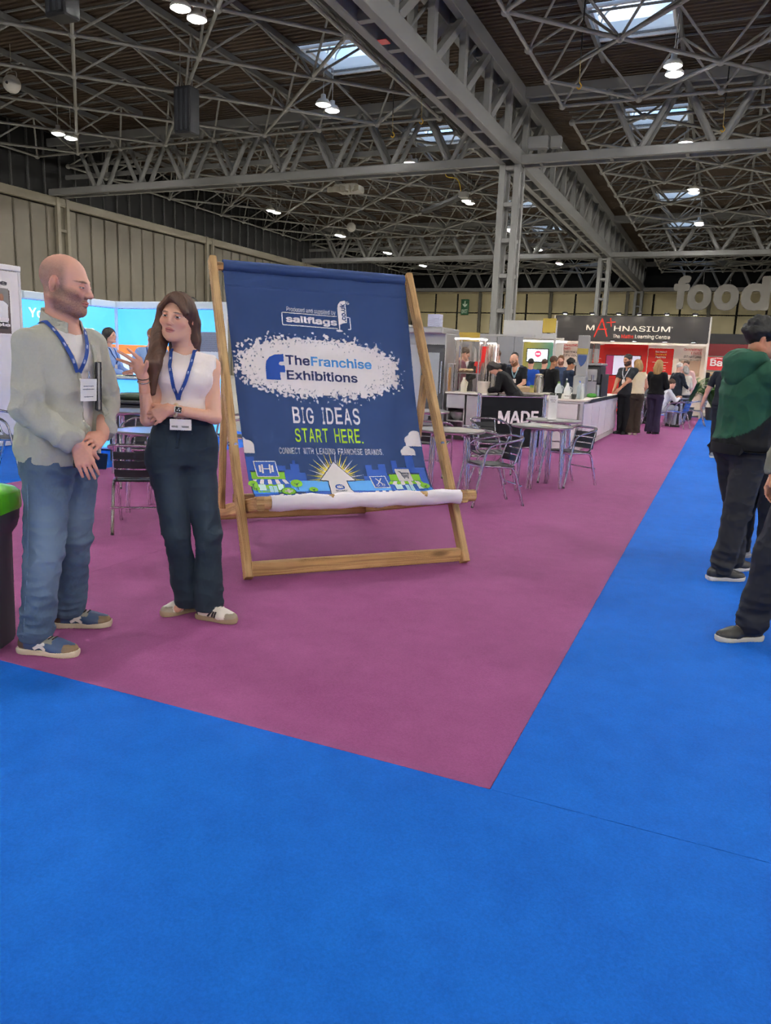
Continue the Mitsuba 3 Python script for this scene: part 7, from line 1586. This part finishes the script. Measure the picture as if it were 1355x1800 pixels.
    # trousers
    L = legs_sdf(J, s, female, .016 + bulk * .5, flare, .05, None, .30); m = crumple(L.mesh(h), folds * 1.5, 9, 3, leg_folds(J, 1.2), (1, 1, 1.1), [(V3(0, 0, .05), V3(0, 0, -1), .03)]); part(key, 'trousers', m, 'cloth', fabric(m.vertices, C(bottom), .15, 2), smooth=True)
    # top
    kind, colr = top; e = .013 + bulk
    Q = Sdf(); Q.gc(stations(J, s, female, ([0, .3, .7, 1], [e + .014, e + .008, e, e * .5]), 0, 1.0), .02)
    if female:
        st = stations(J, s, True, 0, .6, .8)[0]
        for q in (-1, 1): Q.el(st[0] + st[1] * q * .062 * s + st[2] * .08 * s + V3(0, 0, .03), V3(.054, .042, .052) + e, np.array([st[1], st[2], np.cross(st[1], st[2])]), .035)
    for q in 'RL':
        Q.rc(lerp(J['neck'], J['sh' + q], .35) - ax * .02, J['sh' + q], .045 * s, .058 * s + bulk * .6, .04)
        if kind == 'none':
            n = unit(J['sh' + q] - J['neck']); n = unit(V3(n[0], n[1], .12)); pt = J['sh' + q] + n * .03; Q.fn(lambda p, pt=pt, n=n: (p - pt) @ n, 'i', .004); continue
        a, b = J['sh' + q], J['el' + q]
        if kind == 'short':
            c = lerp(a, b, .72); Q.rc(a, c, .058 * s + bulk * .6, .058 * s + bulk * .5, .012); dd = unit(b - a); pt = c; Q.fn(lambda p, pt=pt, dd=dd: np.where(np.linalg.norm(p - pt, axis=1) < .10, (p - pt) @ dd, -.05), 'i')
        else:
            Q.rc(a, b, .060 * s + bulk * .7, .054 * s + bulk * .6, .012); c = J['wr' + q]; Q.rc(b, c, .054 * s + bulk * .6, .036 * s + bulk * .5, .008); dd = unit(c - b); pt = c; Q.fn(lambda p, pt=pt, dd=dd: np.where(np.linalg.norm(p - pt, axis=1) < .09, (p - pt) @ dd, -.05), 'i')
    Q.cut(J['neck'] + ax * .018, unit(ax + f * .3), .004)
    hp = pel - ax * (.925 - hem * 1.75) * s; Q.cut(hp, -ax, .004)
    if extra: extra(key, J, Q, s, f, r, hc, R)
    m = crumple(Q.mesh(h), folds * 1.4, 9, 11, None, (1, 1, .7), [(hp, -ax, .04)]); cc = fabric(m.vertices, C(colr), .08, 4)
    if dress: cc = dress(m.vertices, cc, J, f, r)
    if top2:                                   # open jacket: a lighter strip down the front
        q = m.vertices - lerp(J['pel'], J['neck'], .5); w = (np.abs(q @ r) < .05 + .05 * np.clip((q @ ax) / .3, 0, 1)) & (q @ ch > .0); cc[w] = C(top2)
    part(key, 'top', m, 'cloth', cc, smooth=True)
    if lanyard:
        pts = [J['neck'] + r * q_ * .06 * s + f * b_ for q_, b_ in ((-1, 0),)]; v_ = lerp(J['pel'], J['neck'], .52) + f * .16
        for q_ in (-1, 1):
            rb, *_ = ribbon(Q, [J['neck'] + r * q_ * .07 * s - f * .01, lerp(J['neck'], v_, .35) + r * q_ * .065 * s + f * .08, v_], .016 + d * .0004, .006, 30); part(key, 'lanyard', rb, 'cloth', C(lanyard))
        bc = v_ - up * .05; mm = box((0, 0, 0), (.075, .006, .10), .001); t = -(Q(bc[None]))[0]; part(key, 'badge', mesh(mm.vertices @ np.array([r, f, up]) + bc + f * (t + .012), mm.faces), 'satin', C('#dcd8d2'))
    for q in 'RL':
        a = V3(J['an' + q][0], J['an' + q][1], 0); tv = unit(V3(*J['toe' + q], 0)); shoe(key, a - tv * .085 * s, a + tv * .185 * s, s, C(shoes[0]), C(shoes[1]), H=.09)
    return key, J

# right edge: hooded man seen from behind, companions
def hoodie_dress(v, cc, J, f, r):
    e = V3(.914, .403, 0); c = J['pel']; uu = (v - c) @ e; b = 1.085 + .60 * uu + .02 * np.sin(uu * 14)
    g = v[:, 2] > b; cc = cc.copy(); cc[g] = fabric(v[g], C('#1c3f31'), .10, 9); return cc
def hood(key, J, Q, s, f, r, hc, R):
    S = Sdf(); n = J['neck'] - f * .015
    S.el(n - f * .075 + V3(0, 0, .015), V3(.150, .085, .085) * s, np.array([r, f, V3(0, 0, 1)]), .02); S.el(n - f * .085 - V3(0, 0, .075), V3(.115, .062, .085) * s, np.array([r, f, V3(0, 0, 1)]), .05)
    for q in (-1, 1): S.rc(n + r * q * .115 * s - f * .03 + V3(0, 0, .035), n + r * q * .075 * s + f * .075 - V3(0, 0, .035), .045 * s, .035 * s, .03)
    S.el(n + f * .01 + V3(0, 0, .13), V3(.105, .085, .115) * s, np.array([r, f, V3(0, 0, 1)]), .02, 's')
    m = crumple(S.mesh(.008), .008, 9, 2); part(key, 'hood', m, 'cloth', fabric(m.vertices, C('#1e4234'), .10, 9), smooth=True, label='dark green hood lying on the back')
    hem_ = [J['pel'] - V3(0, 0, .02) + (V3(math.cos(t), math.sin(t), 0)) * .2 for t in np.linspace(0, 2 * np.pi, 40)]; rb, *_ = ribbon(Q, hem_, .07, .004, 70); part(key, 'hem_band', rb, 'cloth', C('#121315'))
person('man in green and black hoodie with curly black hair, back turned', .17, 5.74, (.80, .60), 1.755, skin=1, hair=('thick', 'black'), top=('long', '#111214'), bottom='#202125', shoes=('#1b1a1a', '#cdc6ba'), wr=(.10, .30, 1.0), wl=(-.08, .30, 1.0), head=(28, 8), stance=.20, step=-.13, bulk=.022, hem=.515, dress=hoodie_dress, extra=hood, folds=.010, h=.0085)
person('person in grey-green top and dark jeans, cut off by the right edge', .50, 4.40, (-.72, -.69), 1.75, skin=1, hair=('short', 'dark'), top=('long', '#62655a'), bottom='#191b22', shoes=('#1a1816', '#c5bda9'), wr=(.20, .08, .86), wl=(-.20, .10, .86), stance=.24, step=.20, bulk=.018, folds=.011, h=.0085)
person('person in pale trainers almost hidden behind the hooded man', .36, 6.35, (-.55, -.85), 1.62, skin=0, hair=('short', 'brown'), top=('long', '#2a2c30'), bottom='#1d2026', shoes=('#b9b2a6', '#d0c9bc'), stance=.2, h=.012)
person('balding man in a dark t-shirt, bare arm hanging, beyond the hooded man', .06, 14.05, (.15, 1.0), 1.73, skin=0, hair=('crop', 'brown'), top=('short', '#1a1d24'), bottom='#1b1e26', shoes=('#5c636b', '#b8b8b4'), wl=(-.40, .10, .80), wr=(.18, .22, 1.0), head=(25, 18), lean=.10, stance=.18)
# cafe staff and guests
person('bearded man in a dark polo with lanyard leaning at the end of the white counter', -1.95, 17.75, (-.45, -.90), 1.75, skin=1, hair=('bun', 'dark'), top=('short', '#26282d'), bottom='#131417', shoes=('#0f0f10', '#131313'), wr=(.13, .30, .93), wl=(.02, .33, .93), head=(8, 12), beard='dark', lanyard='#b8bcc4', stance=.14)
person('woman in a sleeveless cream blouse and wide brown trousers, seen from behind', -1.74, 17.75, (-.30, 1.0), 1.64, True, skin=0, hair=('bob', 'blond'), hair_len=.13, top=('none', '#d3c4a4'), bottom='#2f2620', flare=.05, shoes=('#d8cfc4', '#b9ac9c'), wr=(.20, .22, .98), wl=(-.26, .12, 1.0), head=(-25, 5), stance=.14, hem=.555, bulk=.02)
person('woman in a black sweater and wide purple trousers, seen from behind', -1.37, 18.4, (.25, 1.0), 1.66, True, skin=0, hair=('long', 'blond'), hair_len=.22, top=('long', '#0e0e10'), bottom='#2b2338', flare=.05, shoes=('#141214', '#141214'), wr=(.10, .26, 1.08), wl=(-.08, .26, 1.1), head=(0, 8), stance=.14, hem=.545, bulk=.012)
person('white-haired man in a dark suit by the plants', -1.16, 22.6, (.8, .7), 1.66, skin=4, hair=('short', 'white'), top=('long', '#171b24'), bottom='#171b24', head=(0, 5), wr=(.1, .3, 1.05))
person('man in a pale pink shirt behind the man in the dark suit', -1.02, 24.0, (-.4, -.9), 1.75, skin=4, hair=('crop', 'brown'), top=('long', '#c9a5a0'), bottom='#22242a', head=(-10, 12))
person('grey-haired woman in a pale top left of the potted palm', -.98, 23.0, (-.5, .85), 1.58, True, skin=2, hair=('bob', 'grey'), hair_len=.10, top=('long', '#cdc4b6'), bottom='#3a3a3e', wr=(.1, .25, 1.1), head=(-30, 5))
person('man in a dark gilet and white shirt, hand at his chin, behind the palms', -.66, 28.3, (-.45, -.9), 1.73, skin=1, hair=('short', 'dark'), top=('long', '#17181b'), top2='#c9c2bc', bottom='#27364e', shoes=('#1a1a1c', '#c9c9c4'), wr=(.04, .16, 1.42), wl=(-.02, .22, 1.12), head=(-10, 8))
person('seated guest in a white shirt leaning over the table by the plants', -1.50, 21.15, (.9, .5), 1.70, skin=0, hair=('short', 'brown'), top=('long', '#c9cbd2'), bottom='#8d8f98', lean=.45, seat=.50, wr=(.1, .55, .78), wl=(-.1, .55, .78))
person('seated guest with blond hair between the two women seen from behind', -1.98, 22.3, (.6, -.8), 1.62, True, skin=2, hair=('bob', 'blond'), hair_len=.12, top=('long', '#4a4d52'), bottom='#2c2c30', seat=.50, wr=(.1, .4, .78), wl=(-.1, .4, .78))
person('bald man with glasses and light lanyard bending over the rear bench', -3.92, 15.98, (-.25, -.97), 1.72, skin=2, hair=None, bald=True, top=('short', '#191c22'), bottom='#17181c', lean=.42, wr=(.16, .42, .98), wl=(-.12, .45, .98), head=(12, 20), glasses=True, beard='ginger', lanyard='#8fb4c0')
person('dark-haired person half hidden behind the bald man', -4.36, 17.05, (.3, -.9), 1.70, skin=1, hair=('short', 'dark'), top=('long', '#20283c'), bottom='#1b1d24', head=(-20, 10))
person('woman with dark tied hair and black top bending low over the steel bench', -3.50, 13.9, (-1.0, -.05), 1.68, True, skin=2, hair=('bob', 'dark'), hair_len=.09, top=('long', '#0f0f12'), bottom='#131316', lean=.74, wr=(.10, .52, .98), wl=(-.14, .50, .98), head=(0, 42), hem=.56, bulk=.012)
person('brown-haired man in a plum shirt looking into the display cabinet', -5.22, 15.7, (.75, .3), 1.76, skin=0, hair=('short', 'brown'), top=('long', '#5a2c3c'), bottom='#22242c', head=(-8, 18), lean=.12)
person('bearded man in white shirt and black jacket behind the display cabinet', -5.40, 16.75, (.05, -1.0), 1.75, skin=0, hair=('short', 'dark'), top=('long', '#131316'), top2='#d6cfcb', bottom='#1c1c20', head=(25, 22), beard='brown', wr=(.12, .3, 1.05), wl=(-.12, .3, 1.05))
person('man with glasses in a black jacket behind the narrow glass cabinet', -4.60, 16.55, (-.3, -.95), 1.73, skin=0, hair=('short', 'brown'), top=('long', '#15161a'), bottom='#1b1c20', head=(25, 8), glasses=True, lanyard='#8fa4c8')
person('person in a black shirt with short dark hair, back turned, behind the milk jugs', -3.40, 16.6, (.55, .75), 1.64, True, skin=3, hair=('short', 'brown'), top=('long', '#101114'), bottom='#121316', head=(20, 5), wl=(-.25, .05, 1.0))
person('man with black hair and navy t-shirt behind the white counter', -3.38, 18.5, (.75, .55), 1.62, skin=3, hair=('thick', 'black'), top=('short', '#202a3c'), bottom='#161a24', wr=(.05, .40, 1.02), wl=(-.1, .40, 1.0), head=(5, 12))
person('ginger-haired man facing the camera between the two staff', -3.76, 19.4, (.1, -1.0), 1.70, skin=2, hair=('short', 'ginger'), top=('long', '#35415a'), bottom='#22242c', beard='ginger', head=(5, 5))
person('person in a bright blue jacket before the green stand, back turned', -4.52, 19.4, (-.2, 1.0), 1.60, skin=0, hair=('short', 'dark'), top=('long', '#22489a'), bottom='#1b1d24')
person('person in a dark suit before the green stand, back turned', -4.33, 20.1, (.2, 1.0), 1.61, skin=0, hair=('crop', 'brown'), top=('long', '#161d2c'), bottom='#161d2c')
# blue stand
person('bearded man with glasses in a light blue shirt at the blue stand', -8.34, 9.72, (.62, -.78), 1.76, skin=0, hair=('short', 'ginger'), top=('short', '#7f9cc4'), bottom='#23262e', head=(-38, 6), beard='brown', glasses=True, lanyard='#22386e', wr=(.2, .2, 1.08), wl=(-.2, .2, 1.08))
person('woman with bobbed dark hair and light blue shirt at the blue stand', -8.80, 9.26, (.85, .2), 1.73, True, skin=2, hair=('bob', 'dark'), hair_len=.10, top=('long', '#8aa6d2'), bottom='#23262e', head=(0, -4), lanyard='#22386e', wr=(.08, .28, 1.08), wl=(-.1, .28, 1.08))
